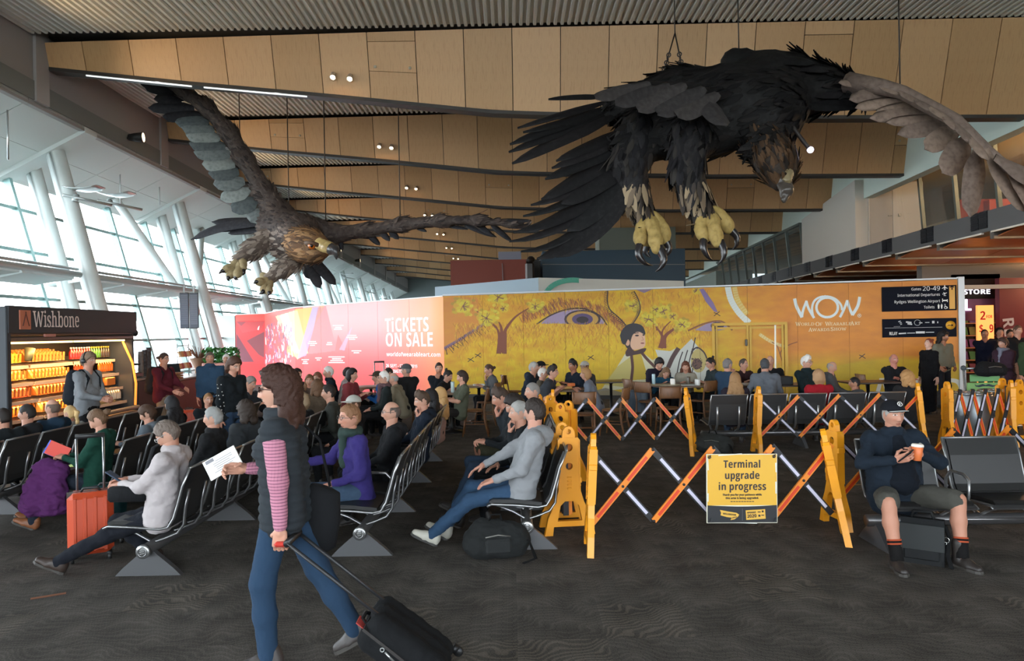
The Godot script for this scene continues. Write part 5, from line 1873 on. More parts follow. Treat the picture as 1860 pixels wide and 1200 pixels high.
func suitcase(n: String, label: String, at: Vector3, turn: float, s: Vector3, c: Color, hard: bool, handle: float) -> Node3D:
	var o := thing(n, label, "suitcase", at, turn)
	var m := mat(c, 0.35) if hard else cloth(c)
	var st := mb()
	if hard:
		rbox(st, Vector3(0, 0.06 + s.y / 2, 0), s, 0.045)
		for k in 4: rbox(st, Vector3(-s.x * 0.33 + k * s.x * 0.22, 0.06 + s.y / 2, 0), Vector3(0.03, s.y * 0.88, s.z + 0.012), 0.006)
	var soft := []
	if not hard:
		for q in [[-1, -1], [0, -1], [1, -1], [-1, 1], [0, 1], [1, 1]]: soft.append([Vector3(q[0] * (s.x * 0.5 - 0.065), 0.12, q[1] * (s.z * 0.5 - 0.07)), Vector3(q[0] * (s.x * 0.5 - 0.065), s.y, q[1] * (s.z * 0.5 - 0.08)), 0.066, 0.066])
	obj("shell", done(st) if hard else sdf(soft, 0.014, 0.05, 0.006), m, o)
	st = mb()
	box(st, Vector3(0, 0.06 + s.y / 2, 0), Vector3(s.x + 0.008, s.y + 0.008, 0.016))
	obj("zip", done(st), mat(c8(40, 36, 34), 0.5), o)
	for q in [[-1, -1], [1, -1], [-1, 1], [1, 1]]:
		st = mb(true)
		lathe(st, [Vector2(0, -0.014), Vector2(0.026, -0.014), Vector2(0.03, 0), Vector2(0.026, 0.014), Vector2(0, 0.014)], 12, Transform3D(Basis(Vector3.BACK, PI / 2), Vector3(q[0] * s.x * 0.4, 0.03, q[1] * s.z * 0.36)))
		box(st, Vector3(q[0] * s.x * 0.4, 0.055, q[1] * s.z * 0.36), Vector3(0.04, 0.03, 0.04))
		obj("wheel", done(st), mat(c8(26, 26, 27), 0.5), o)
	if handle > 0.0:
		st = mb(true)
		for q in [-0.1, 0.1]: tube(st, [Vector3(q, s.y, -s.z * 0.3), Vector3(q, s.y + handle, -s.z * 0.3)], 0.011, 8)
		obj("pull_rod", done(st), mat(c8(150, 152, 154), 0.25, 0.8), o)
		st = mb(true)
		tube(st, [Vector3(-0.11, s.y + handle, -s.z * 0.3), Vector3(0.11, s.y + handle, -s.z * 0.3)], 0.02, 10)
		obj("grip", done(st), mat(c8(34, 34, 36), 0.5), o)
	st = mb(true)
	tube(st, [Vector3(-0.07, s.y + 0.06, 0.02), Vector3(-0.05, s.y + 0.09, 0.02), Vector3(0.05, s.y + 0.09, 0.02), Vector3(0.07, s.y + 0.06, 0.02)], 0.011, 8)
	obj("top_handle", done(st), mat(c8(30, 30, 31), 0.5), o)
	return o

func build_furniture() -> void:
	bench("long row of grey beam seats at far left, farthest row from the barriers", 8, Vector3(-5.55, 0, -6.2), -PI / 2)
	bench("row of grey beam seats where the reader in green sits", 7, Vector3(-4.25, 0, -7.15), -PI / 2)
	bench("row of grey beam seats ending at the man in the white shirt", 9, Vector3(-2.9, 0, -5.6), -PI / 2)
	bench("row of grey beam seats ending at the woman in the purple sweater", 8, Vector3(-1.3, 0, -6.0), -PI / 2, 0.56, [1.0])
	bench("short row of grey beam seats ending at the man in the grey hoodie", 5, Vector3(0.1, 0, -6.1), -PI / 2)
	bench("row of grey beam seats seen from behind, backs to the yellow barriers", 5, Vector3(2.98, 0, -11.2), PI, 0.6)
	bench("grey beam bench facing the camera under the man in the cap", 3, Vector3(5.35, 0, -6.1), 0.0, 0.78, [2.0])
	var ch := [
		[1214, 786, PI, "wooden café chair with curved back, pushed to the round table nearest the barriers"],
		[1180, 770, PI * 0.75, "wooden café chair turned aside, left of the round table with the writing woman"],
		[1160, 762, PI * 0.6, "wooden café chair with slim back by the grey suitcase and the mural"],
		[1060, 800, PI, "wooden café chair in front of the table of the woman in blue-grey"],
		[1115, 790, PI * 1.35, "wooden café chair standing empty between the two busy tables"],
		[1275, 768, PI * 1.2, "wooden café chair of the woman with the dark bun"],
		[862, 790, -PI * 0.5, "wooden café chair under the long-haired man in the olive shirt"],
		[885, 770, -PI * 0.6, "dark wooden café chair behind the man in the olive shirt"],
		[934, 745, PI * 0.6, "wooden café chair alone against the yellow hoarding"],
		[752, 770, PI * 0.8, "dark wooden café chair behind the man in the beige shirt"],
		[572, 765, PI, "wooden café chair with round back behind the curly-haired person in stripes"],
		[1585, 752, PI * 0.5, "dark wooden café chair beside the table below the mural letters"],
		[895, 748, -PI * 0.5, "wooden café chair of the woman in the grey sweater by the hoarding"]]
	for q in ch:
		make_chair(q[3], G(q[0], q[1]), q[2], "wooden café chairs")
	make_table("round brown café table with newspapers where a woman in teal writes", P(1232, 600, 14.3) * Vector3(1, 0, 1), 0.62)
	make_table("small round café table covered with food among five diners", P(1030, 600, 13.7) * Vector3(1, 0, 1), 0.45)
	make_table("small round café table by the hoarding beside the woman in grey", P(868, 600, 14.9) * Vector3(1, 0, 1), 0.34)
	make_table("round café table between the olive-shirted man and the woman in black", P(818, 600, 13.4) * Vector3(1, 0, 1), 0.36)
	make_table("long dark café table in front of the double door", P(1410, 600, 13.9) * Vector3(1, 0, 1), 0.4, 1.5)
	make_table("dark café table under the tall mural letters at the right", P(1575, 600, 14.2) * Vector3(1, 0, 1), 0.4, 1.0)
	make_table("small dark café table against the mural beside the pale dress", P(1108, 600, 15.6) * Vector3(1, 0, 1), 0.4, 0.9)
	make_table("round café table among the crowd below the ticket lettering", P(672, 600, 15.2) * Vector3(1, 0, 1), 0.4)
	make_table("café table of the hidden party left of the ticket lettering", P(560, 600, 15.0) * Vector3(1, 0, 1), 0.4)
	var can := func(px: float, py: float, d: float, r: float, h: float, c: Color, n: String, label: String, metal := 0.0) -> void:
		var s := mb(true)
		lathe(s, [Vector2(0, 0), Vector2(r * 0.92, 0), Vector2(r, 0.01), Vector2(r, h - 0.01), Vector2(r * 0.9, h), Vector2(r * 0.8, h - 0.008), Vector2(0, h - 0.008)], 14)
		var o := obj(n, done(s), mat(c, 0.3, metal))
		var p := P(px, py, d)
		o.position = Vector3(p.x, 0.75, p.z)
		tag(o, label, "container")
	can.call(1222, 690, 14.1, 0.05, 0.13, c8(214, 212, 204), "sugar_pot", "white sugar pot beside the writing woman's papers")
	can.call(1267, 690, 13.95, 0.055, 0.12, c8(190, 190, 186), "napkin_holder", "silver napkin holder at the right rim of the round table")
	can.call(1187, 676, 14.5, 0.035, 0.2, c8(150, 176, 184), "water_bottle", "clear water bottle left of the writing woman")
	can.call(992, 700, 13.8, 0.04, 0.13, c8(70, 170, 140), "green_cup", "turquoise paper cup in front of the man in the grey tee")
	can.call(822, 695, 13.3, 0.035, 0.2, c8(170, 190, 190), "drink_bottle_clear", "clear drink bottle between the man with the phone and the hoarding")
	can.call(1250, 688, 14.1, 0.04, 0.16, c8(70, 62, 50), "pepper_mill", "dark mill standing behind the silver napkin holder")
	var flat := func(c: Vector3, s: Vector3, turn: float, col: Color, n: String, label: String, cat: String) -> void:
		var q := mb()
		rbox(q, Vector3(0, s.y / 2, 0), s, minf(0.01, s.y * 0.4))
		var o := obj(n, done(q), mat(col, 0.6))
		o.position = c
		o.rotation.y = turn
		tag(o, label, cat)
	var t0 := P(1205, 600, 14.15)
	flat.call(Vector3(t0.x, 0.751, t0.z), Vector3(0.5, 0.012, 0.34), 0.3, c8(170, 160, 132), "newspaper", "open newspaper spread under the writing woman's arms", "newspaper")
	t0 = P(1248, 600, 13.95)
	flat.call(Vector3(t0.x, 0.751, t0.z), Vector3(0.26, 0.02, 0.2), -0.2, c8(150, 150, 146), "magazine", "closed grey magazine at the front of the round table", "magazine")
	t0 = P(1022, 600, 13.7)
	flat.call(Vector3(t0.x, 0.751, t0.z), Vector3(0.3, 0.05, 0.2), 0.2, c8(196, 150, 80), "food_tray", "tray of food on the small table among five diners", "tray")
	t0 = P(1036, 600, 13.6)
	flat.call(Vector3(t0.x, 0.802, t0.z), Vector3(0.12, 0.06, 0.1), 0.5, c8(206, 112, 60), "food_box", "orange food box on the tray among five diners", "box")
	t0 = P(868, 600, 14.85)
	flat.call(Vector3(t0.x, 0.751, t0.z), Vector3(0.24, 0.03, 0.18), 0.1, c8(220, 216, 208), "plate_of_food", "white tray on the small table beside the woman in grey", "tray")
	t0 = P(1415, 600, 13.75)
	flat.call(Vector3(t0.x, 0.751, t0.z), Vector3(0.42, 0.16, 0.24), 0.1, c8(28, 28, 30), "shoulder_pouch", "black pouch lying on the long dark table by the doors", "bag")
	t0 = P(1362, 600, 13.8)
	flat.call(Vector3(t0.x, 0.751, t0.z), Vector3(0.28, 0.04, 0.18), 0.1, c8(190, 184, 172), "paper_tray", "pale paper tray on the long table before the moustached man", "tray")
	soft_bag("backpack", "black backpack slumped under the end seat of the hoodie man", Vector3(-0.16, 0, -5.95), Vector3(0.52, 0.36, 0.3), 0.15, c8(40, 42, 42), "backpack")
	soft_bag("backpack", "dark backpack lying on the floor behind the sign's barrier", G(1296, 822), Vector3(0.55, 0.34, 0.3), -0.5, c8(60, 62, 60), "backpack")
	soft_bag("rucksack", "grey rucksack on the floor at the feet of the man in the olive grey hoodie", G(1722, 742), Vector3(0.42, 0.5, 0.26), 0.2, c8(62, 60, 62), "backpack")
	flat.call(G(1560, 880), Vector3(0.3, 0.002, 0.04), 0.12, c8(128, 96, 40), "floor_tape", "worn yellow tape strip on the carpet right of the front barrier", "tape")
	flat.call(G(88, 1082), Vector3(0.22, 0.002, 0.04), 0.5, c8(120, 70, 40), "floor_tape", "worn red-yellow tape scrap on the carpet at the lower left corner", "tape")
	var lb := thing("satchel", "black leather satchel standing between the boots of the man in the cap", "bag", G(1677, 1018), -0.6)
	var s2 := mb()
	prism(s2, PackedVector2Array([Vector2(-0.1, 0.0), Vector2(0.1, 0.0), Vector2(0.085, 0.25), Vector2(0.03, 0.34), Vector2(-0.03, 0.34), Vector2(-0.085, 0.25)]), 0.30, Transform3D(Basis(Vector3.UP, PI / 2) * Basis(Vector3.BACK, 0.0), Vector3.ZERO))
	var leather := mat(c8(24, 25, 26), 0.6, 0.0, 0.3)
	obj("body", done(s2), leather, lb)
	s2 = mb()
	rbox(s2, Vector3(0.0, 0.21, 0.103), Vector3(0.31, 0.2, 0.012), 0.005, Basis(Vector3.RIGHT, -0.12))
	obj("flap", done(s2), mat(c8(40, 42, 42), 0.5, 0.0, 0.3), lb)
	s2 = mb()
	rbox(s2, Vector3(0.0, 0.1, 0.108), Vector3(0.24, 0.12, 0.02), 0.006, Basis(Vector3.RIGHT, -0.05))
	obj("front_pocket", done(s2), leather, lb)
	s2 = mb(true)
	tube(s2, [Vector3(-0.08, 0.33, 0), Vector3(-0.06, 0.39, 0), Vector3(0.06, 0.39, 0), Vector3(0.08, 0.33, 0)], 0.013, 8)
	obj("handle", done(s2), leather, lb)
	s2 = mb(true)
	tube(s2, [Vector3(0.155, 0.3, 0), Vector3(0.18, 0.22, 0.03), Vector3(0.17, 0.1, 0.08), Vector3(0.2, 0.015, 0.16)], 0.016, 8, true, 0.35)
	obj("strap", done(s2), cloth(c8(24, 24, 25)), lb)
	s2 = mb(true)
	ring(s2, Vector3(0.162, 0.2, 0.05), 0.02, 0.004)
	tube(s2, [Vector3(0.162, 0.18, 0.05), Vector3(0.162, 0.13, 0.055)], 0.006, 6)
	obj("clip", done(s2), mat(c8(190, 190, 186), 0.25, 0.9), lb)
	var oc := suitcase("cabin_case", "orange hard-shell cabin case with tall pull rods beside the white-shirted man", G(138, 1030), 0.5, Vector3(0.34, 0.52, 0.23), c8(176, 66, 36), true, 0.52)
	oc.position += Vector3(0.0, 0, -0.22)
	suitcase("cabin_case", "small orange case standing by the counter behind the dark-haired woman", G(345, 800), 0.3, Vector3(0.34, 0.5, 0.24), c8(186, 76, 50), true, 0.0)
	suitcase("cabin_case", "grey-blue suitcase standing between café chairs below the mural figure", G(1158, 765), 0.1, Vector3(0.4, 0.58, 0.26), c8(84, 96, 108), true, 0.0)
	suitcase("cabin_case", "case with raised white pull rods amid the crowd below the ticket lettering", G(690, 762), 0.1, Vector3(0.36, 0.5, 0.24), c8(60, 62, 70), true, 0.75)
	var rr := suitcase("green_case", "dark teal case behind the orange cabin case", G(196, 985), 0.4, Vector3(0.3, 0.46, 0.2), c8(30, 74, 78), false, 0.0)
	rr.position.y = 0.0
# ---------------------------------------------------------------- yellow expanding barriers

func add_plate(o: Node3D, x: Transform3D) -> void:
	var yel := mat(c8(222, 146, 20), 0.42)
	if not M.has("plate_mesh"):
		var st := mb()
		var t := 0.055
		var pv := func(l: Array) -> PackedVector2Array:
			var q := PackedVector2Array()
			for v in l: q.append(Vector2(v[0], v[1]))
			return q
		prism(st, pv.call([[0.06, 0.89], [0.055, 0.95], [0.03, 0.985], [0.0, 0.995], [-0.03, 0.985], [-0.055, 0.95], [-0.06, 0.89]]), t * 0.8, Transform3D(), circle(0.024, 10, Vector2(0, 0.945)))
		prism(st, pv.call([[0.1, 0.71], [0.1, 0.87], [0.085, 0.89], [-0.085, 0.89], [-0.1, 0.87], [-0.1, 0.71]]), t, Transform3D(), circle(0.036, 12, Vector2(0, 0.80)))
		prism(st, pv.call([[0.1, 0.56], [0.1, 0.71], [-0.1, 0.71], [-0.1, 0.56]]), t, Transform3D(), circle(0.033, 12, Vector2(0, 0.63)))
		prism(st, pv.call([[0.105, 0.40], [0.1, 0.56], [-0.1, 0.56], [-0.105, 0.40]]), t)
		prism(st, pv.call([[0.16, 0.0], [0.235, 0.0], [0.2, 0.16], [0.135, 0.3], [0.105, 0.40], [-0.105, 0.40], [-0.135, 0.3], [-0.2, 0.16], [-0.235, 0.0], [-0.16, 0.0], [-0.15, 0.08], [0.15, 0.08]]), t, Transform3D(), pv.call([[-0.115, 0.13], [0.115, 0.13], [0.085, 0.27], [0.045, 0.31], [-0.045, 0.31], [-0.085, 0.27]]))
		for k in 4: rbox(st, Vector3(0.0, 0.53 - k * 0.034, 0), Vector3(0.04, 0.016, t + 0.012), 0.003)
		for s in [-0.097, 0.097]: box(st, Vector3(s, 0.64, 0), Vector3(0.012, 0.46, t + 0.014))
		rbox(st, Vector3(0.105, 0.5, 0), Vector3(0.025, 0.05, 0.07), 0.006)
		rbox(st, Vector3(-0.105, 0.72, 0), Vector3(0.025, 0.05, 0.07), 0.006)
		M["plate_mesh"] = done(st)
	piece("end_plate", M["plate_mesh"], yel, o, x)

func barrier(label: String, a: Vector3, b: Vector3, cells: int, lean_a := 0.0, lean_b := 0.0, y0 := 0.23, y1 := 0.84, flip := false) -> Node3D:
	var o := thing("expanding_barrier", label, "barrier", Vector3(a.x, 0, a.z), 0.0)
	var u := (b - a) * Vector3(1, 0, 1)
	var len := u.length()
	u = u / len
	o.basis = Basis(u, Vector3.UP, u.cross(Vector3.UP))
	var orange := mat(c8(214, 122, 24), 0.45)
	var red := mat(c8(200, 58, 30), 0.35)
	var black := mat(c8(24, 24, 28), 0.45)
	var white := mat(c8(190, 186, 204), 0.35)
	for s in 2:
		var lean: float = [lean_a, lean_b][s]
		add_plate(o, Transform3D(Basis(Vector3.BACK, lean) * Basis(Vector3.UP, PI / 2 - (0.40 if s == 1 else 0.1) * (1.0 if a.x > 0.5 else 0.0)), Vector3(0 if s == 0 else len, 0, 0)))
	var x0 := sin(-lean_a) * 0.6
	var x1 := len + sin(-lean_b) * 0.6
	var step := (x1 - x0) / cells
	for i in cells:
		var tl := Vector3(x0 + i * step, y1, 0.0)
		var tr := Vector3(x0 + (i + 1) * step, y1, 0.0)
		var bl := Vector3(x0 + i * step, y0, 0.0)
		var br := Vector3(x0 + (i + 1) * step, y0, 0.0)
		for k in 2:
			var p := tl if k == 0 else tr
			var q := br if k == 0 else bl
			var off := Vector3(0, 0, 0.012 if k == 1 else -0.012)
			var st := mb()
			bar(st, p + off, q + off, 0.018, 0.05, (q - p).cross(Vector3.BACK).normalized())
			var sl := piece("slat", done(st), orange if (k == 1) != flip else black, o, Transform3D())
			st = mb()
			for w in ([[0.1, 0.42], [0.58, 0.92]] if k == 1 else [[0.14, 0.44], [0.58, 0.9]]):
				bar(st, p.lerp(q, w[0]) + off + Vector3(0, 0, 0.0095), p.lerp(q, w[1]) + off + Vector3(0, 0, 0.0095), 0.003, 0.026, (q - p).cross(Vector3.BACK).normalized())
			piece("reflector", done(st), red if (k == 1) != flip else white, sl, Transform3D())
		var st2 := mb(true)
		for v in [tl.lerp(br, 0.5), bl, tl]:
			lathe(st2, [Vector2(0, -0.03), Vector2(0.012, -0.03), Vector2(0.012, 0.03), Vector2(0, 0.03)], 8, Transform3D(Basis(Vector3.RIGHT, PI / 2), v))
		piece("pivot", done(st2), black, o, Transform3D())
	return o

func folded(label: String, at: Vector3, turn: float, group := "") -> void:
	var o := thing("folded_barrier", label, "barrier", at, turn, group)
	for z in [0.0, -0.3]: add_plate(o, Transform3D(Basis(), Vector3(0, 0, z)))
	for k in 6:
		var st := mb()
		box(st, Vector3(-0.02 + (k % 2) * 0.04, 0.52, -0.06 - k * 0.036), Vector3(0.05, 0.72, 0.018))
		piece("slat", done(st), mat(c8(214, 122, 24), 0.45) if k % 2 else mat(c8(24, 24, 28), 0.45), o, Transform3D())

func build_barriers() -> void:
	var front := barrier("yellow expanding barrier across the front carrying the terminal upgrade sign", G(1069, 998), G(1537, 980), 4, -0.06, 0.2)
	barrier("yellow expanding barrier behind on the left, before the café tables", G(1006, 828), G(1262, 824), 4, 0.0, 0.12, 0.23, 0.84, true)
	barrier("yellow expanding barrier behind on the right, across the backs of the beam seats", G(1374, 823), G(1680, 815), 4, -0.05, 0.1)
	barrier("half-folded yellow barrier in front of the steel bins at the right", G(1722, 812), G(1838, 808), 5, 0.0, 0.0, 0.1, 0.86, true)
	barrier("yellow expanding barrier standing behind the bench of the man in the cap", Vector3(3.0, 0, -6.7), Vector3(6.2, 0, -7.4), 5)
	folded("folded yellow barrier standing broadside, nearest behind the hoodie man", G(1035, 970), 0.12, "folded barriers")
	folded("folded yellow barrier farther back beside the hoodie man's head", G(1000, 850), 0.5, "folded barriers")
	folded("folded yellow barrier leaning in the middle of the folded stack", G(1021, 880), -0.4, "folded barriers")
	folded("folded yellow barrier at the right edge of the picture behind the empty seat", G(1853, 806), 0.2, "folded barriers")
	var a := P(1347, 887, 6.05)
	var w := 0.60
	var h := 0.585
	var o := thing("notice_board", "yellow and black terminal upgrade notice tied to the front barrier", "sign", Vector3(a.x, a.y - h / 2, a.z), 0.0)
	o.rotation.z = -0.012
	var st := mb()
	rbox(st, Vector3(0, h / 2, -0.006), Vector3(w, h, 0.012), 0.003)
	obj("board", done(st), mat(c8(205, 200, 180), 0.5), o)
	st = mb()
	box(st, Vector3(0, h * 0.625, 0.002), Vector3(w - 0.016, h * 0.73, 0.004))
	obj("yellow_field", done(st), mat(c8(206, 158, 42), 0.45), o)
	st = mb()
	var pl := PackedVector2Array([Vector2(-w / 2 + 0.008, 0.008), Vector2(w / 2 - 0.008, 0.008)])
	for k in 11: pl.append(Vector2(lerpf(w / 2 - 0.008, -w / 2 + 0.008, k / 10.0), h * 0.262 - sin(k / 10.0 * PI) * 0.012))
	prism(st, pl, 0.006, Transform3D(Basis(), Vector3(0, 0, 0.004)))
	obj("black_band", done(st), mat(c8(22, 23, 27), 0.45), o)
	var ink := mat(c8(36, 26, 26), 0.5)
	for q in [["Terminal", 0.5, 0.062, 0.31], ["upgrade", 0.405, 0.062, 0.29], ["in progress", 0.312, 0.062, 0.40], ["Thank you for your patience while", 0.242, 0.017, 0.33], ["this area is being upgraded.", 0.214, 0.017, 0.28]]:
		letters(o, q[0], Transform3D(Basis(), Vector3(0, q[1], 0.006)), q[2], ink, q[3])
	var gold := mat(c8(206, 160, 60), 0.45)
	st = mb()
	for k in 9: box(st, Vector3(-0.09 + k * 0.0225, 0.185, 0.0065), Vector3(0.018, 0.006, 0.001))
	obj("small_print", done(st), ink, o)
	st = mb()
	var wing := PackedVector2Array([Vector2(-0.19, 0.115), Vector2(-0.11, 0.10), Vector2(-0.05, 0.09), Vector2(-0.028, 0.075), Vector2(-0.04, 0.055), Vector2(-0.07, 0.035), Vector2(-0.1, 0.03), Vector2(-0.09, 0.05), Vector2(-0.13, 0.055), Vector2(-0.185, 0.07), Vector2(-0.18, 0.09)])
	prism(st, wing, 0.004, Transform3D(Basis(), Vector3(0, 0, 0.008)))
	obj("wing_logo", done(st), gold, o)
	letters(o, "WELLINGTON", Transform3D(Basis(Vector3.BACK, -0.12), Vector3(-0.11, 0.079, 0.011)), 0.014, ink, 0.11)
	letters(o, "AIRPORT", Transform3D(Basis(Vector3.BACK, 0.2), Vector3(-0.068, 0.052, 0.011)), 0.009, ink, 0.045)
	st = mb()
	box(st, Vector3(0.0, 0.075, 0.008), Vector3(0.002, 0.1, 0.002))
	obj("divider", done(st), mat(c8(90, 90, 96), 0.5), o)
	st = mb()
	rbox(st, Vector3(0.112, 0.075, 0.008), Vector3(0.165, 0.082, 0.005), 0.002, Basis(Vector3.BACK, 0.06))
	obj("ticket_logo", done(st), gold, o)
	letters(o, "UPGRADE", Transform3D(Basis(Vector3.BACK, 0.06), Vector3(0.076, 0.093, 0.012)), 0.014, ink, 0.074)
	letters(o, "2020", Transform3D(Basis(Vector3.BACK, 0.06), Vector3(0.078, 0.063, 0.012)), 0.027, ink, 0.078)
	st = mb()
	for q in [[0.14, 0.097, 0.026, 0.008], [0.17, 0.102, 0.016, 0.016], [0.142, 0.066, 0.018, 0.016], [0.17, 0.07, 0.024, 0.008]]: box(st, Vector3(q[0], q[1], 0.0115), Vector3(q[2], q[3], 0.002))
	obj("icons", done(st), ink, o)
	st = mb(true)
	for q in [[-0.275, 0.56], [0.27, 0.565], [-0.272, 0.03], [0.272, 0.03]]:
		ring(st, Vector3(q[0], q[1], 0.008), 0.011, 0.0035)
		tube(st, [Vector3(q[0] - 0.01, q[1] - 0.012, 0.012), Vector3(q[0] + 0.008, q[1] + 0.016, 0.016), Vector3(q[0] + 0.016, q[1] + 0.02, -0.02)], 0.003, 5)
	obj("cable_tie", done(st), mat(c8(40, 40, 44), 0.4), o)
	st = mb()
	for q in [[-0.288, 0.5, 0.01, 0.1], [-0.29, 0.22, 0.012, 0.07], [0.288, 0.47, 0.014, 0.08], [0.286, 0.3, 0.012, 0.1], [-0.1, 0.58, 0.2, 0.008], [0.0, 0.006, 0.25, 0.008]]: box(st, Vector3(q[0], q[1], 0.0046), Vector3(q[2], q[3], 0.001), Basis(Vector3.BACK, q[1] * 0.2 - 0.05))
	obj("worn_edge", done(st), mat(c8(200, 200, 190), 0.6), o)
# ---------------------------------------------------------------- shops, bins and trolley at the far right

func build_shops() -> void:
	var d := 23.0
	var st := mb()
	var a := P(1752, 600, d)
	var b := P(1802, 600, d)
	st = mb()
	box(st, Vector3((a.x + b.x) / 2 + 1.5, 3.45, -d - 0.2), Vector3(6.5, 0.6, 0.3))
	structure("trim", done(st), mat(c8(116, 112, 106), 0.6))
	var q := P(1770, 530, d - 0.02)
	var sg := thing("shop_sign", "black shop sign with white lettering ending in STORE above the far right shop", "sign", q)
	st = mb()
	rbox(st, Vector3(-0.1, 0.1, -0.01), Vector3(1.5, 0.64, 0.1), 0.01)
	obj("board", done(st), mat(c8(20, 19, 26), 0.4), sg)
	letters(sg, "TRAVEL STORE", Transform3D(Basis(), Vector3(-0.5, 0.0, 0.056)), 0.15, glow(c8(245, 240, 255), 1.3), 1.95)
	q = P(1757, 554, d + 0.02)
	var ps := thing("lit_sign", "glowing pink-white letter sign on the purple shop front below the black sign", "sign", q)
	st = mb()
	rbox(st, Vector3(0.3, 0.25, -0.06), Vector3(1.6, 1.5, 0.06), 0.01)
	obj("board", done(st), mat(c8(112, 74, 104), 0.5), ps)
	letters(ps, "IL", Transform3D(Basis().scaled(Vector3(1, 1, 1)), Vector3(-0.08, 0.0, 0.0)), 0.36, glow(c8(250, 230, 255), 3.0), 0.42)
	st = mb()
	box(st, Vector3(a.x + 0.2, 1.6, -d - 1.6), Vector3(3.2, 3.2, 0.1))
	structure("wall_front", done(st), mat(c8(150, 110, 84), 0.7))
	var al := AreaLight3D.new()
	al.name = "shop_light"
	al.area_size = Vector2(2.4, 0.6)
	al.light_energy = 4.0
	al.light_color = c8(255, 206, 150)
	al.shadow_enabled = true
	al.position = Vector3(a.x + 0.3, 3.05, -d - 0.8)
	al.rotation = Vector3(-PI / 2, 0, 0)
	add_child(al)
	st = mb()
	box(st, Vector3(a.x + 0.3, 3.09, -d - 0.8), Vector3(2.4, 0.04, 0.6))
	tag(obj("ceiling_light", done(st), glow(c8(255, 220, 170), 2.5)), "flat lit ceiling panel inside the far right shop", "light")
	var rk := thing("magazine_rack", "dark wooden magazine rack with lit shelves in the far right shop", "rack", Vector3(P(1772, 600, d + 0.5).x, 0, -d - 0.5))
	st = mb()
	for s in [-0.55, 0.05, 0.6]: box(st, Vector3(s, 1.05, 0), Vector3(0.06, 2.1, 0.35))
	box(st, Vector3(0, 1.05, -0.16), Vector3(1.2, 2.1, 0.03))
	obj("frame", done(st), mat(c8(58, 38, 28), 0.6), rk)
	var mr := RandomNumberGenerator.new()
	mr.seed = 31
	for k in 5:
		st = mb()
		box(st, Vector3(0.02, 0.25 + k * 0.4, 0.02), Vector3(1.16, 0.03, 0.33))
		obj("shelf", done(st), mat(c8(190, 140, 100), 0.5), rk)
		for j in 4:
			st = mb()
			box(st, Vector3(-0.4 + j * 0.26, 0.4 + k * 0.4, 0.05), Vector3(0.2, 0.27, 0.015), Basis(Vector3.RIGHT, -0.25))
			obj("magazine", done(st), mat(Color.from_hsv(mr.randf(), 0.4, 0.55), 0.4), rk)
	var p0 := P(1775, 572, d - 1.0)
	var p1 := P(1803, 612, d - 1.0)
	var of := thing("offer_panel", "glowing orange price panel with red offer lettering beside the red wall", "sign", Vector3((p0.x + p1.x) / 2, 0, -d + 1.0))
	st = mb()
	rbox(st, Vector3(0, 1.2, 0), Vector3(0.5, 2.4, 0.1), 0.01)
	obj("panel", done(st), glow(c8(255, 158, 84), 0.85), of)
	var redl := mat(c8(206, 36, 34), 0.5)
	letters(of, "2", Transform3D(Basis(), Vector3(-0.1, 2.08, 0.056)), 0.26, redl, 0.16)
	letters(of, "FOR", Transform3D(Basis(), Vector3(0.1, 2.05, 0.056)), 0.09, redl, 0.18)
	letters(of, "$", Transform3D(Basis(), Vector3(-0.15, 1.68, 0.056)), 0.24, redl, 0.12)
	letters(of, "9", Transform3D(Basis(), Vector3(0.16, 1.68, 0.056)), 0.24, redl, 0.12)
	st = mb()
	box(st, Vector3(P(1806, 600, d - 0.8).x + 2.78, 1.62, -d + 0.7), Vector3(5.2, 3.24, 0.2))
	structure("wall_front", done(st), mat(c8(96, 24, 34), 0.6))
	var wl := thing("wall_lettering", "tall white letters running down the dark red wall at the right edge", "sign", P(1835, 588, d - 0.95))
	letters(wl, "RELAY", Transform3D(Basis(Vector3.BACK, -PI / 2 + 0.1), Vector3(0.0, -0.55, 0.0)), 0.34, mat(c8(190, 180, 180), 0.5), 1.5)
	st = mb()
	box(st, Vector3(P(1800, 600, d - 1.3).x, 2.95, -d + 1.3), Vector3(2.2, 0.12, 0.2))
	structure("trim", done(st), mat(c8(180, 176, 168), 0.5))
	for k in 2:
		var bp := P(1766 + k * 42, 600, 11.6 + k * 0.35)
		var bn := thing("steel_bin", ["round brushed steel bin in front of the hoarding end, left of the pair", "darker round steel bin with a hanging tag, right of the pair"][k], "bin", Vector3(bp.x, 0, bp.z), 0.0, "steel bins")
		st = mb(true)
		lathe(st, [Vector2(0, 0), Vector2(0.26, 0), Vector2(0.27, 0.02), Vector2(0.27, 0.70), Vector2(0.26, 0.72), Vector2(0, 0.72)], 28)
		obj("drum", done(st), mat(c8(150, 156, 160) if k == 0 else c8(104, 108, 112), 0.32, 0.7), bn)
		st = mb(true)
		lathe(st, [Vector2(0.12, 0.735), Vector2(0.255, 0.72), Vector2(0.275, 0.735), Vector2(0.26, 0.755), Vector2(0.13, 0.755), Vector2(0.12, 0.735)], 28)
		obj("rim", done(st), mat(c8(196, 198, 198), 0.25, 0.8), bn)
		if k == 1:
			st = mb()
			box(st, Vector3(0.05, 0.62, 0.272), Vector3(0.06, 0.1, 0.006))
			obj("tag", done(st), mat(c8(190, 190, 186), 0.5), bn)
	var tp := P(1803, 600, 12.6)
	var tr := thing("luggage_trolley", "luggage trolley with green painted panel bearing a dark moustache", "trolley", Vector3(tp.x, 0, tp.z), -0.05)
	var chrome := mat(c8(180, 182, 184), 0.25, 0.8)
	st = mb(true)
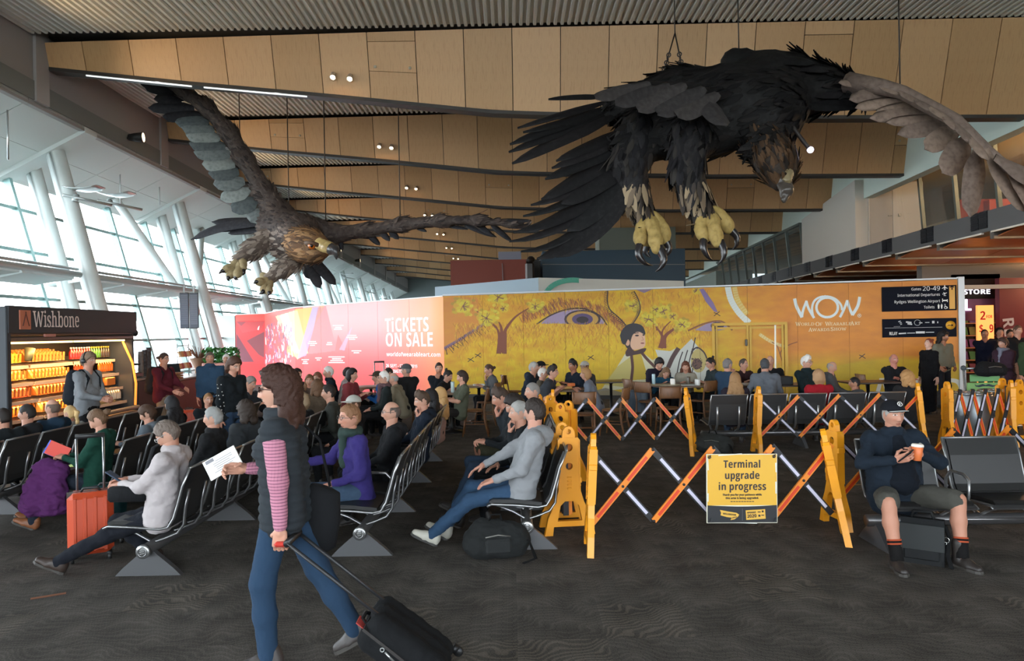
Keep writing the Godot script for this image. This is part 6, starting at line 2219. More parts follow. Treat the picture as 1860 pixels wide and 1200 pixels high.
	for s in [-0.34, 0.34]:
		tube(st, [Vector3(s, 0.1, 0.3), Vector3(s, 0.12, -0.1), Vector3(s, 0.2, -0.22), Vector3(s, 1.05, -0.3)], 0.02, 8)
	tube(st, [Vector3(-0.34, 1.05, -0.3), Vector3(0.34, 1.05, -0.3)], 0.02, 8)
	tube(st, [Vector3(-0.3, 0.12, 0.5), Vector3(0.3, 0.12, 0.5)], 0.02, 8)
	for s in [-0.2, 0.0, 0.2]: tube(st, [Vector3(s, 0.13, -0.1), Vector3(s, 0.12, 0.5)], 0.014, 6)
	obj("frame", done(st), chrome, tr)
	for s in [-0.34, 0.34]:
		st = mb(true)
		ball(st, Vector3(s, 1.06, -0.3), Vector3(0.05, 0.05, 0.05), 10)
		obj("grip", done(st), mat(c8(60, 66, 68), 0.5), tr)
		st = mb(true)
		lathe(st, [Vector2(0, -0.02), Vector2(0.06, -0.02), Vector2(0.06, 0.02), Vector2(0, 0.02)], 14, Transform3D(Basis(Vector3.BACK, PI / 2), Vector3(s * 0.9, 0.06, 0.1)))
		obj("wheel", done(st), mat(c8(26, 26, 28), 0.5), tr)
	st = mb()
	rbox(st, Vector3(0, 0.66, -0.24), Vector3(0.64, 0.28, 0.02), 0.006)
	obj("lower_panel", done(st), mat(c8(112, 158, 88), 0.4), tr)
	st = mb()
	rbox(st, Vector3(0, 0.88, -0.25), Vector3(0.52, 0.13, 0.02), 0.006)
	obj("upper_panel", done(st), mat(c8(96, 150, 92), 0.4), tr)
	st = mb(true)
	for s in [-1.0, 1.0]:
		tube(st, [Vector3(0, 0.745, -0.226), Vector3(s * 0.05, 0.755, -0.226), Vector3(s * 0.12, 0.735, -0.226), Vector3(s * 0.17, 0.74, -0.226), Vector3(s * 0.19, 0.765, -0.226)], [0.012, 0.022, 0.018, 0.01, 0.004], 8, true, 0.3, Vector3.BACK)
	obj("moustache", done(st), mat(c8(22, 46, 60), 0.5), tr)
	st = mb(true)
	for k in 5: tube(st, [Vector3(-0.26 + k * 0.06, 0.56 + (k % 2) * 0.05, -0.228), Vector3(-0.1 + k * 0.05, 0.64, -0.228), Vector3(0.08 + k * 0.04, 0.58 + (k % 3) * 0.03, -0.228)], 0.005, 5)
	obj("swirl_paint", done(st), mat(c8(60, 112, 64), 0.5), tr)
	soft_bag("travel_bag", "black bag with white print lying on top of the luggage trolley", Vector3(tp.x + 0.02, 0.92, tp.z - 0.1), Vector3(0.62, 0.3, 0.28), 0.1, c8(30, 30, 32))
# ---------------------------------------------------------------- smooth bodies: round cones joined and meshed as surface nets
var crease: FastNoiseLite

func sdf_arrays(prims: Array, cell: float, k: float, wr := 0.0, quilt := 0.0) -> Array:
	var lo := Vector3(1e9, 1e9, 1e9)
	var hi := -lo
	for q in prims:
		var m := maxf(q[2], q[3])
		for e in 2:
			var p: Vector3 = q[e]
			lo = lo.min(p - Vector3(m, m, m))
			hi = hi.max(p + Vector3(m, m, m))
	var pad := cell * 2.0 + k * 0.3
	lo -= Vector3(pad, pad, pad)
	hi += Vector3(pad, pad, pad)
	var nx := int((hi.x - lo.x) / cell) + 2
	var ny := int((hi.y - lo.y) / cell) + 2
	var nz := int((hi.z - lo.z) / cell) + 2
	var f := PackedFloat32Array()
	f.resize(nx * ny * nz)
	f.fill(1.0)
	for q in prims:
		var A: Vector3 = q[0]
		var B: Vector3 = q[1]
		var ra: float = q[2]
		var dr: float = q[3] - ra
		var ab := B - A
		var inv := 1.0 / maxf(ab.length_squared(), 1e-8)
		var rm := maxf(q[2], q[3]) + k + cell
		var plo := A.min(B) - Vector3(rm, rm, rm) - lo
		var phi := A.max(B) + Vector3(rm, rm, rm) - lo
		var x0 := maxi(0, int(plo.x / cell))
		var y0 := maxi(0, int(plo.y / cell))
		var z0 := maxi(0, int(plo.z / cell))
		var x1 := mini(nx - 1, int(phi.x / cell) + 1)
		var y1 := mini(ny - 1, int(phi.y / cell) + 1)
		var z1 := mini(nz - 1, int(phi.z / cell) + 1)
		var ox := lo.x - A.x
		for iz in range(z0, z1 + 1):
			var pz := lo.z + iz * cell - A.z
			for iy in range(y0, y1 + 1):
				var py := lo.y + iy * cell - A.y
				var at := (iz * ny + iy) * nx + x0
				for ix in range(x0, x1 + 1):
					var p := Vector3(ox + ix * cell, py, pz)
					var t := clampf(p.dot(ab) * inv, 0.0, 1.0)
					var d := (p - ab * t).length() - ra - dr * t
					var o := f[at]
					if d < o - k:
						f[at] = d
					elif d < o + k:
						var h := 0.5 + 0.5 * (o - d) / k
						f[at] = lerpf(o, d, h) - k * h * (1.0 - h)
					at += 1
	var ids := PackedInt32Array()
	ids.resize(nx * ny * nz)
	ids.fill(-1)
	var v := PackedVector3Array()
	var cnt := PackedInt32Array()
	var idx := PackedInt32Array()
	var sx := 1
	var sy := nx
	var sz := nx * ny
	var steps := [sx, sy, sz]
	var axes := [Vector3(cell, 0, 0), Vector3(0, cell, 0), Vector3(0, 0, cell)]
	for iz in range(1, nz - 1):
		for iy in range(1, ny - 1):
			var at := iz * sz + iy * sy + 1
			for ix in range(1, nx - 1):
				var a := f[at]
				var ins := a < 0.0
				for ax in 3:
					var b := f[at + (sx if ax == 0 else sy if ax == 1 else sz)]
					if ins != (b < 0.0):
						var pt: Vector3 = lo + Vector3(ix, iy, iz) * cell + axes[ax] * (a / (a - b))
						var u: int = steps[(ax + 1) % 3]
						var w: int = steps[(ax + 2) % 3]
						var q := [at - u - w, at - w, at, at - u]
						var r := [0, 0, 0, 0]
						for j in 4:
							var c: int = q[j]
							var id := ids[c]
							if id < 0:
								id = v.size()
								ids[c] = id
								v.append(pt)
								cnt.append(1)
							else:
								v[id] += pt
								cnt[id] += 1
							r[j] = id
						if ins:
							idx.append(r[0]); idx.append(r[2]); idx.append(r[1])
							idx.append(r[0]); idx.append(r[3]); idx.append(r[2])
						else:
							idx.append(r[0]); idx.append(r[1]); idx.append(r[2])
							idx.append(r[0]); idx.append(r[2]); idx.append(r[3])
				at += 1
	for i in v.size(): v[i] /= float(cnt[i])
	var n := face_normals(v, idx)
	if wr > 0.0 or quilt > 0.0:
		for i in v.size():
			var p := v[i]
			var o := 0.0
			if wr > 0.0: o += wr * (crease.get_noise_3d(p.x * 60.0, p.y * 100.0 + p.x * 30.0, p.z * 60.0) + 0.5 * crease.get_noise_3d(p.x * 160.0 + 50.0, p.y * 220.0, p.z * 160.0))
			if quilt > 0.0: o += quilt * (absf(sin(p.y * 62.0)) - 0.6)
			v[i] = p + n[i] * o
		n = face_normals(v, idx)
	return [v, n, idx]

func face_normals(v: PackedVector3Array, idx: PackedInt32Array) -> PackedVector3Array:
	var n := PackedVector3Array()
	n.resize(v.size())
	for i in range(0, idx.size(), 3):
		var a := v[idx[i]]
		var c := (v[idx[i + 2]] - a).cross(v[idx[i + 1]] - a)
		n[idx[i]] += c
		n[idx[i + 1]] += c
		n[idx[i + 2]] += c
	for i in n.size(): n[i] = n[i].normalized()
	return n

func arrays_mesh(a: Array, color = null) -> ArrayMesh:
	var arr := []
	arr.resize(Mesh.ARRAY_MAX)
	arr[Mesh.ARRAY_VERTEX] = a[0]
	arr[Mesh.ARRAY_NORMAL] = a[1]
	arr[Mesh.ARRAY_INDEX] = a[2]
	if color != null:
		var c := PackedColorArray()
		if color is PackedColorArray: c = color
		else:
			c.resize(a[0].size())
			c.fill(color)
		arr[Mesh.ARRAY_COLOR] = c
	var m := ArrayMesh.new()
	if a[0].size(): m.add_surface_from_arrays(Mesh.PRIMITIVE_TRIANGLES, arr)
	return m

func sdf(prims: Array, cell: float, k: float, wr := 0.0) -> ArrayMesh:
	if crease == null: make_crease()
	return arrays_mesh(sdf_arrays(prims, cell, k, wr))

func make_crease() -> void:
	crease = FastNoiseLite.new()
	crease.seed = 12
	crease.frequency = 0.09
	crease.noise_type = FastNoiseLite.TYPE_SIMPLEX_SMOOTH
	crease.fractal_octaves = 2
# ---------------------------------------------------------------- heads: origin between the ears, face towards +z, 0.235 m from chin to crown

func gz(x: float, y: float, x0: float, y0: float, sx: float, sy: float) -> float:
	var a := (x - x0) / sx
	var b := (y - y0) / sy
	return exp(-a * a - b * b)

func head_point(dir: Vector3, fem: bool) -> Vector3:
	var x := dir.x * 0.076
	var y := dir.y * 0.118
	var z := dir.z * (0.094 if dir.z > 0.0 else 0.102)
	if y < 0.0:
		var t := -y / 0.118
		x *= 1.0 - (0.36 if fem else 0.28) * pow(t, 1.4)
		if z > 0.0: z *= 1.0 - 0.06 * t
		else: z *= 1.0 - 0.62 * smoothstep(0.15, 0.8, t)
		x *= 1.0 + 0.10 * sin(minf(t, 1.0) * PI) * clampf(1.0 - dir.z, 0.0, 1.0) * 0.5
	else:
		var t := y / 0.118
		if z > 0.0: z *= 1.0 - 0.05 * t * t
		x *= 1.0 - 0.04 * t
	var w := smoothstep(0.05, 0.6, dir.z)
	if w > 0.0:
		var ax := absf(x)
		var o := 0.0
		var t := clampf((0.026 - y) / 0.064, 0.0, 1.0)
		var fall := 1.0 if y > -0.038 else exp(-pow((y + 0.038) / 0.007, 2.0))
		var start := smoothstep(0.034, 0.012, y)
		var nw := 0.0085 + 0.006 * t * t
		o += (0.005 + 0.021 * t) * start * fall * exp(-pow(x / nw, 2.0))
		o += 0.006 * gz(ax, y, 0.014, -0.036, 0.006, 0.006)
		o += (0.0028 if fem else 0.0055) * gz(ax, y, 0.028, 0.034, 0.026, 0.009)
		o -= 0.0105 * gz(ax, y, 0.031, 0.013, 0.017, 0.0125)
		o += 0.0045 * gz(ax, y, 0.031, 0.011, 0.011, 0.008)
		o += 0.004 * gz(ax, y, 0.044, -0.022, 0.018, 0.016)
		o -= 0.003 * gz(ax, y, 0.036, -0.052, 0.013, 0.018)
		var lip := exp(-pow(x / 0.021, 4.0))
		o += 0.0055 * lip * (exp(-pow((y + 0.061) / 0.0055, 2.0)) + exp(-pow((y + 0.073) / 0.006, 2.0)))
		o -= 0.0035 * lip * exp(-pow((y + 0.0668) / 0.0022, 2.0))
		o -= 0.003 * gz(x, y, 0.0, -0.084, 0.02, 0.006)
		o += 0.009 * gz(x, y, 0.0, -0.103, 0.024, 0.016)
		z += o * w
	return Vector3(x, y, z)
var heads := {}

func head_mesh(fem: bool, tone: Color, fine: bool, beard := 0.0, old := false) -> ArrayMesh:
	var key := "%s%s%s%s%s" % [fem, tone.to_html(), fine, beard, old]
	if heads.has(key): return heads[key]
	var rows := 78 if fine else 34
	var cols := 76 if fine else 34
	var v := PackedVector3Array()
	var c := PackedColorArray()
	var idx := PackedInt32Array()
	var skin := tone.srgb_to_linear()
	var lips := skin * Color(0.86, 0.52, 0.50)
	var brow := Color(0.035, 0.025, 0.02) if not old else Color(0.22, 0.2, 0.18)
	for r in rows + 1:
		var fi := -PI / 2 + PI * r / rows
		for q in cols:
			var u := 2.0 * q / cols - 1.0
			var th := PI * signf(u) * pow(absf(u), 1.4)
			var dir := Vector3(sin(th) * cos(fi), sin(fi), cos(th) * cos(fi))
			var p := head_point(dir, fem)
			v.append(p)
			var col := skin
			if dir.z > 0.2:
				var ax := absf(p.x)
				var rosy := gz(ax, p.y, 0.04, -0.026, 0.022, 0.018) + 0.7 * gz(p.x, p.y, 0.0, -0.034, 0.012, 0.01)
				col = col.lerp(skin * Color(0.98, 0.74, 0.68), minf(rosy, 1.0) * 0.55)
				if beard > 0.0 and p.y < -0.03: col = col.lerp(Color(0.06, 0.045, 0.035), beard * smoothstep(-0.035, -0.06, p.y) * 0.8)
				if ax < 0.024 and p.y > -0.079 and p.y < -0.0575: col = col.lerp(lips, 0.85 * smoothstep(1.0, 0.7, pow(ax / 0.023, 2.0) + pow((p.y + 0.0675) / 0.0105, 2.0)))
				if absf(p.y + 0.0668) < 0.0016 and ax < 0.022: col = skin * 0.25
				var by := 0.034 - 10.0 * pow(maxf(ax - 0.028, 0.0), 2.0) * 2.0
				if ax > 0.012 and ax < 0.05 and absf(p.y - by) < (0.0035 if fine else 0.0045): col = col.lerp(brow, 0.75)
				var e := pow((ax - 0.031) / 0.0145, 2.0) + pow((p.y - 0.0115) / (0.0058 if fine else 0.0062), 2.0)
				if e < 1.35: col = col.lerp(skin * 0.3, 0.75)
				if e < 1.0:
					col = Color(0.52, 0.50, 0.47)
					if pow(ax - 0.031, 2.0) + pow(p.y - 0.012, 2.0) < 0.0062 * 0.0062: col = Color(0.06, 0.045, 0.035)
			c.append(Color(clampf(col.r, 0, 1), clampf(col.g, 0, 1), clampf(col.b, 0, 1)))
	for r in rows:
		for q in cols:
			var q2 := (q + 1) % cols
			var a := r * cols + q
			var b := r * cols + q2
			var d := (r + 1) * cols + q2
			var e := (r + 1) * cols + q
			idx.append_array(PackedInt32Array([a, d, b, a, e, d]))
	var st := SurfaceTool.new()
	st.begin(Mesh.PRIMITIVE_TRIANGLES)
	st.append_from(arrays_mesh([v, face_normals(v, idx), idx], c), 0, Transform3D())
	for s in [-1.0, 1.0]:
		var es := mb(true)
		ball(es, Vector3(s * 0.078, -0.004, -0.012), Vector3(0.010, 0.033, 0.020), 12, Basis(Vector3.UP, s * -0.35) * Basis(Vector3.RIGHT, -0.12))
		ring(es, Vector3(s * 0.084, 0.004, -0.014), 0.018, 0.004, Basis(Vector3.UP, s * 1.2), 12, 5)
		es.generate_normals()
		var ea := es.commit_to_arrays()
		ea[Mesh.ARRAY_TEX_UV] = null
		var em := ArrayMesh.new()
		var ec := PackedColorArray()
		ec.resize(ea[Mesh.ARRAY_VERTEX].size())
		ec.fill(skin * Color(1.0, 0.84, 0.8))
		ea[Mesh.ARRAY_COLOR] = ec
		em.add_surface_from_arrays(Mesh.PRIMITIVE_TRIANGLES, ea)
		st.append_from(em, 0, Transform3D())
	heads[key] = st.commit()
	return heads[key]
var hairs := {}

func hair_mesh(style: String, fine: bool) -> ArrayMesh:
	var key := "%s%s" % [style, fine]
	if hairs.has(key): return hairs[key]
	var rows := 56 if fine else 30
	var cols := 72 if fine else 36
	var ns := FastNoiseLite.new()
	ns.seed = style.hash() % 1000
	ns.frequency = 1.0
	var v := PackedVector3Array()
	var idx := PackedInt32Array()
	var thick := 0.016
	var rough := 0.0075
	var back := -0.075
	var side := -0.012
	var front := 0.064
	match style:
		"crew": thick = 0.009; rough = 0.002
		"fringe": thick = 0.010; rough = 0.003
		"receding": thick = 0.011; front = 0.088
		"bob": thick = 0.026; rough = 0.005; back = -0.13; side = -0.12
		"long": thick = 0.022; rough = 0.005; back = -0.13; side = -0.10
		"curly": thick = 0.042; rough = 0.017; back = -0.13; side = -0.08
		"wavy": thick = 0.043; rough = 0.014; back = -0.13; side = -0.11; front = 0.070
		"bun", "topbun", "pony": thick = 0.012; rough = 0.005
		"quiff": thick = 0.018; rough = 0.008
		"mop": thick = 0.026; rough = 0.007; back = -0.09; side = -0.03; front = 0.05
	for r in rows + 1:
		var fi := -PI / 2 + PI * r / rows
		for q in cols:
			var th := TAU * q / cols - PI
			var dir := Vector3(sin(th) * cos(fi), sin(fi), cos(th) * cos(fi))
			var p := head_point(dir, false)
			p.z = minf(p.z, 0.092)
			var a := absf(th)
			var line := front
			if a > 0.55: line = lerpf(front, 0.018, smoothstep(0.55, 1.15, a))
			var lo2 := side < -0.05
			if a > 1.15: line = lerpf(0.018, side, smoothstep(1.4 if lo2 else 1.15, 1.7 if lo2 else 1.4, a))
			if a > 1.4 and side > -0.05: line = lerpf(side, 0.03, smoothstep(1.4, 1.6, a))
			if a > 1.75: line = lerpf(line, back, smoothstep(1.75, 2.3, a))
			var m := smoothstep(line - 0.008, line + 0.008, p.y)
			if style == "fringe": m *= smoothstep(0.07, 0.05, p.y) * smoothstep(1.15, 1.4, a)
			var t := thick * (0.55 + 0.45 * smoothstep(-0.02, 0.08, p.y))
			if style in ["bob", "long", "curly", "wavy", "mop"]: t = thick
			if style == "quiff" and p.y > 0.06 and dir.z > 0.0: t += 0.022 * smoothstep(0.06, 0.11, p.y)
			var s := ns.get_noise_2d(th * 9.0, p.y * (30.0 if rough < 0.01 else 42.0)) + 0.6 * ns.get_noise_2d(th * 26.0 + 40.0, p.y * 16.0 + 9.0)
			p += dir * ((t + rough * s) * m - 0.012 * (1.0 - m))
			if style in ["bob", "wavy", "curly", "long"] and p.y < -0.01 and m > 0.5:
				var fl := smoothstep(0.0, -0.1, p.y)
				p.x += signf(p.x) * 0.02 * fl
				if p.z < 0.0: p.z -= 0.03 * fl
			v.append(p)
	for r in rows:
		for q in cols:
			var q2 := (q + 1) % cols
			var a := r * cols + q
			idx.append_array(PackedInt32Array([a, a + cols - q + q2, a - q + q2, a, a + cols, a + cols - q + q2]))
	var st := SurfaceTool.new()
	st.begin(Mesh.PRIMITIVE_TRIANGLES)
	st.append_from(arrays_mesh([v, face_normals(v, idx), idx]), 0, Transform3D())
	var pr := []
	match style:
		"bun": pr = [[Vector3(0, 0.035, -0.12), Vector3(0, 0.04, -0.13), 0.038, 0.036]]
		"topbun": pr = [[Vector3(0, 0.10, -0.075), Vector3(0, 0.115, -0.085), 0.036, 0.034]]
		"pony": pr = [[Vector3(0, 0.05, -0.10), Vector3(0, 0.04, -0.14), 0.025, 0.03], [Vector3(0, 0.04, -0.14), Vector3(0.01, -0.12, -0.16), 0.032, 0.022], [Vector3(0.01, -0.12, -0.16), Vector3(0.02, -0.2, -0.14), 0.022, 0.008]]
		"long":
			for k in 7: pr.append([Vector3(-0.075 + k * 0.025, -0.06, -0.075 - 0.02 * sin(k * 0.52)), Vector3((-0.13 + k * 0.043) * 1.1, -0.34 - 0.03 * (k % 3), -0.10 - 0.015 * (k % 2)), 0.034, 0.026])
			pr += [[Vector3(0.055, -0.05, -0.03), Vector3(0.09, -0.24, 0.0), 0.036, 0.022], [Vector3(-0.055, -0.05, -0.03), Vector3(-0.09, -0.24, 0.0), 0.036, 0.022]]
		"wavy", "curly":
			var rr := RandomNumberGenerator.new()
			rr.seed = 77
			for i in (26 if style == "wavy" else 20):
				var th := rr.randf_range(1.75, 4.53)
				var dir := Vector3(sin(th), 0, cos(th))
				var y0 := rr.randf_range(-0.02, -0.08)
				var low := rr.randf_range(-0.13, -0.20) if style == "wavy" else rr.randf_range(-0.09, -0.14)
				pr.append([dir * 0.085 + Vector3(0, y0, -0.02), dir * 0.10 + Vector3(0, low, -0.03), 0.032, 0.024])
	if pr.size():
		if crease == null: make_crease()
		st.append_from(arrays_mesh(sdf_arrays(pr, 0.009 if fine else 0.013, 0.016, 0.016)), 0, Transform3D())
	hairs[key] = st.commit()
	return hairs[key]
# ---------------------------------------------------------------- hands and shoes, made once
var parts := {}

func hand_mesh(pose: String, left: bool, tone: Color) -> ArrayMesh:
	var key := "%s%s" % [pose, left]
	if not parts.has(key):
		var curl: float = {"relaxed": 0.32, "grip": 0.95, "flat": 0.12, "fist": 1.35}[pose]
		var pr := []
		var mx := -1.0 if left else 1.0
		pr.append([Vector3(0, 0, -0.03), Vector3(0, 0, 0.02), 0.026, 0.027])
		for i in 4: pr.append([Vector3(mx * (0.022 - i * 0.0145), 0.0, 0.022), Vector3(mx * (0.031 - i * 0.0205), 0.002, 0.088), 0.017, 0.0125])
		for i in 4:
			var base := Vector3(mx * (0.031 - i * 0.0205), 0.002, 0.088)
			var len: float = [0.040, 0.045, 0.041, 0.032][i]
			var a := curl * 0.5
			var spread := mx * (0.06 - i * 0.04)
			var r: float = [0.0088, 0.0090, 0.0086, 0.0078][i]
			for s in 3:
				var dir := Vector3(spread, -sin(a), cos(a)).normalized()
				var tip: Vector3 = base + dir * len * [1.0, 0.68, 0.55][s]
				pr.append([base, tip, r * [1.0, 0.94, 0.86][s], r * [0.94, 0.86, 0.74][s]])
				base = tip
				a += curl * [0.85, 0.7, 0.4][s]
		var th := Vector3(mx * 0.022, -0.006, 0.018)
		var mid := th + Vector3(mx * 0.030, -0.012 - curl * 0.008, 0.026)
		var end := mid + Vector3(mx * (0.014 - curl * 0.016), -0.010 - curl * 0.012, 0.028)
		pr.append([th, mid, 0.0165, 0.0115])
		pr.append([mid, end, 0.0112, 0.0088])
		parts[key] = sdf_arrays(pr, 0.0042, 0.007)
	var k2 := key + tone.to_html()
	if not parts.has(k2): parts[k2] = arrays_mesh(parts[key], tone.srgb_to_linear() * Color(1.0, 0.9, 0.88))
	return parts[k2]

func shoe_mesh(kind: String) -> ArrayMesh:
	if parts.has("shoe" + kind): return parts["shoe" + kind]
	var pr := []
	for s in [-1.0, 1.0]:
		pr.append([Vector3(s * 0.014, -0.055, -0.055), Vector3(s * 0.02, -0.058, 0.07), 0.026, 0.025])
		pr.append([Vector3(s * 0.02, -0.058, 0.07), Vector3(s * 0.012, -0.06, 0.15), 0.025, 0.02])
	pr.append([Vector3(0, -0.03, -0.045), Vector3(0, -0.035, 0.05), 0.04, 0.035])
	pr.append([Vector3(0, -0.035, 0.05), Vector3(0, -0.052, 0.14), 0.033, 0.024])
	if kind == "boot": pr.append([Vector3(0, -0.03, -0.03), Vector3(0, 0.10, -0.03), 0.047, 0.052])
	else: pr.append([Vector3(0, -0.02, -0.04), Vector3(0, 0.015, -0.03), 0.042, 0.043])
	parts["shoe" + kind] = sdf(pr, 0.008, 0.02)
	return parts["shoe" + kind]

func sole_mesh() -> ArrayMesh:
	if parts.has("sole"): return parts["sole"]
	var st := mb()
	var p := PackedVector2Array()
	for q in [[-0.03, -0.085], [-0.04, -0.05], [-0.036, 0.0], [-0.047, 0.08], [-0.04, 0.15], [-0.015, 0.176], [0.015, 0.176], [0.04, 0.15], [0.047, 0.08], [0.036, 0.0], [0.04, -0.05], [0.03, -0.085]]: p.append(Vector2(q[0], q[1]))
	prism(st, p, 0.022, Transform3D(Basis(Vector3.RIGHT, PI / 2), Vector3(0, -0.078, 0)))
	parts["sole"] = done(st)
	return parts["sole"]
# ---------------------------------------------------------------- whole people
var queue := []
var jobs := []

func joint2(a: Vector3, c: Vector3, l0: float, l1: float, pole: Vector3) -> Array:
	var v := c - a
	var d := clampf(v.length(), 0.05, (l0 + l1) * 0.998)
	var u := v.normalized()
	var x := (l0 * l0 - l1 * l1 + d * d) / (2.0 * d)
	var h := sqrt(maxf(l0 * l0 - x * x, 0.0))
	var n := (pole - u * pole.dot(u)).normalized()
	return [a + u * x + n * h, a + u * d]

func job(prims: Array, cell: float, k: float, wr := 0.0, quilt := 0.0) -> int:
	jobs.append({"p": prims, "c": cell, "k": k, "w": wr, "q": quilt, "o": []})
	return jobs.size() - 1

func run_jobs() -> void:
	if crease == null: make_crease()
	var g := WorkerThreadPool.add_group_task(func(i: int) -> void:
		var j: Dictionary = jobs[i]
		j.o = sdf_arrays(j.p, j.c, j.k, j.w, j.q), jobs.size())
	WorkerThreadPool.wait_for_group_task_completion(g)

func aim(z: Vector3, y: Vector3) -> Basis:
	z = z.normalized()
	var x := y.cross(z)
	if x.length() < 0.02: x = Vector3.RIGHT
	x = x.normalized()
	return Basis(x, z.cross(x), z)
const POSES := {
	"lap": [Vector3(0.07, 0.62, 0.27), Vector3(-0.07, 0.62, 0.27), "relaxed"],
	"thighs": [Vector3(0.14, 0.60, 0.30), Vector3(-0.14, 0.60, 0.30), "relaxed"],
	"phone": [Vector3(0.06, 0.76, 0.31), Vector3(-0.06, 0.76, 0.31), "grip"],
	"table": [Vector3(0.16, 0.79, 0.36), Vector3(-0.12, 0.79, 0.34), "relaxed"],
	"eat": [Vector3(0.12, 0.80, 0.36), Vector3(-0.06, 0.95, 0.28), "grip"],
	"side": [Vector3(0.235, 0.80, 0.04), Vector3(-0.235, 0.80, 0.04), "relaxed"],
	"pocket": [Vector3(0.19, 0.93, 0.15), Vector3(-0.19, 0.93, 0.15), "fist"],
	"front": [Vector3(0.08, 1.05, 0.30), Vector3(-0.08, 1.05, 0.30), "grip"],
	"cross": [Vector3(-0.10, 0.80, 0.22), Vector3(0.10, 0.77, 0.22), "relaxed"],
	"counter": [Vector3(0.14, 1.05, 0.38), Vector3(-0.12, 1.02, 0.34), "relaxed"],
}

func person(label: String, hx: float, hy: float, d: float, yaw: float, o := {}) -> Node3D:
	var sit: bool = o.get("sit", true)
	var fem: bool = o.get("fem", false)
	var tone: Color = (o.get("skin", c8(206, 156, 132)) as Color) * 0.86
	var lean: float = deg_to_rad(o.get("lean", (10.0 if o.get("arms", "") == "table" else -8.0) if sit else 2.0))
	var cell: float = o.get("cell", 0.021)
	var fine: bool = cell < 0.014
	var fat: float = o.get("fat", 0.0)
	var hip := Vector3(0, 0.50 if sit else 0.93, 0)
	var bend: float = deg_to_rad(o.get("roll", 0.0))
	var u := Vector3(sin(bend), cos(lean) * cos(bend), sin(lean))
	var f := Vector3.RIGHT.cross(u).normalized()
	var sh := hip + u * 0.47
	var nk := hip + u * 0.525 + f * 0.005
	var hyaw: float = deg_to_rad(o.get("hyaw", 0.0))
	var hpit: float = deg_to_rad(o.get("hpitch", 0.0))
	var hb := Basis(Vector3.UP, hyaw) * Basis(Vector3.BACK, deg_to_rad(o.get("htilt", 0.0))) * Basis(Vector3.RIGHT, hpit)
	var nd := (u * 0.6 + Vector3.UP * 0.4 + hb.y * 0.5).normalized()
	var hc := nk + nd * 0.125 + hb * Vector3(0, 0.022, 0.018)
	var crown := hc + hb * Vector3(0, 0.128, -0.01)
	var ap := P(hx, hy, d)
	var s := ap.y / crown.y
	if s < 0.8 or s > 1.2: print("scale ", snappedf(s, 0.01), " ", label)
	s = clampf(s, o.get("smin", 0.78), o.get("smax", 1.2))
	var yr := deg_to_rad(yaw)
	var root := ap - Basis(Vector3.UP, yr) * (crown * s)
	root.y = o.get("floor", 0.0)
	var t := thing("person", label, "person", root, yr, o.get("group", ""))
	t.scale = Vector3(s, s, s)
	var sw := (0.165 if fem else 0.188) + fat * 0.2
	var shl := sh + Vector3(sw, -0.012, 0)
	var shr := sh + Vector3(-sw, -0.012, 0)
	var arms: Array = POSES[o.get("arms", "lap" if sit else "side")]
	var hl: Vector3 = o.get("lh", arms[0])
	var hr: Vector3 = o.get("rh", arms[1])
	if o.get("chin", "") == "l": hl = hc + hb * Vector3(0.035, -0.20, 0.10)
	if o.get("chin", "") == "r": hr = hc + hb * Vector3(-0.035, -0.20, 0.10)
	if o.get("arms", "") == "front" and sit: hl.y -= 0.3
	var la := joint2(shl, hl, 0.285, 0.26, o.get("lpole", Vector3(0.5, -0.7, -0.5)))
	var ra := joint2(shr, hr, 0.285, 0.26, o.get("rpole", Vector3(-0.5, -0.7, -0.5)))
	var hipl := hip + Vector3(0.09, -0.02, 0.02)
	var hipr := hip + Vector3(-0.09, -0.02, 0.02)
	var fl: Vector3 = o.get("lf", Vector3(0.12, 0.08, 0.45) if sit else Vector3(0.09, 0.08, -0.02))
	var fr: Vector3 = o.get("rf", Vector3(-0.12, 0.08, 0.43) if sit else Vector3(-0.09, 0.08, 0.02))
	var kp: Vector3 = Vector3(0, 1, 0.4) if sit else Vector3(0, 0, 1)
	var ll := joint2(hipl, fl, 0.45 if sit else 0.42, 0.445 if sit else 0.418, kp + Vector3(o.get("knees", 0.1), 0, 0))
	var rl := joint2(hipr, fr, 0.45 if sit else 0.42, 0.445 if sit else 0.418, kp - Vector3(o.get("knees", 0.1), 0, 0))
	var sleeve: String = o.get("sleeve", "long")
	var puff: float = o.get("puff", 0.0)
	var top := []
	var wide := 0.078 if fem else 0.092
	for q in [1.0, -1.0]:
		top.append([hip + Vector3(q * 0.082, 0.0, 0) - u * (0.05 if o.get("jacket", true) else 0.0), hip + u * 0.18 + Vector3(q * (wide - 0.012), 0, 0), 0.118 + puff + fat * 0.5, (0.098 if fem else 0.108) + puff + fat * 0.6])
		top.append([hip + u * 0.18 + Vector3(q * (wide - 0.012), 0, 0), hip + u * 0.37 + Vector3(q * wide, 0, 0), (0.098 if fem else 0.108) + puff + fat * 0.6, 0.104 + puff])
		if fem: top.append([hip + u * 0.345 + f * 0.075 + Vector3(q * 0.075, 0, 0), hip + u * 0.335 + f * 0.085 + Vector3(q * 0.075, 0, 0), 0.062 + puff, 0.058 + puff])
	top.append([hip + u * 0.10 + f * (0.03 + fat), hip + u * 0.24 + f * (0.02 + fat * 0.6), 0.10 + puff + fat * 0.6, 0.10 + puff + fat * 0.3])
	top.append([shl, shr, 0.066 + puff, 0.066 + puff])
	top.append([sh + u * 0.01 - f * 0.015, nk - f * 0.012 - u * 0.01, 0.085, 0.062])
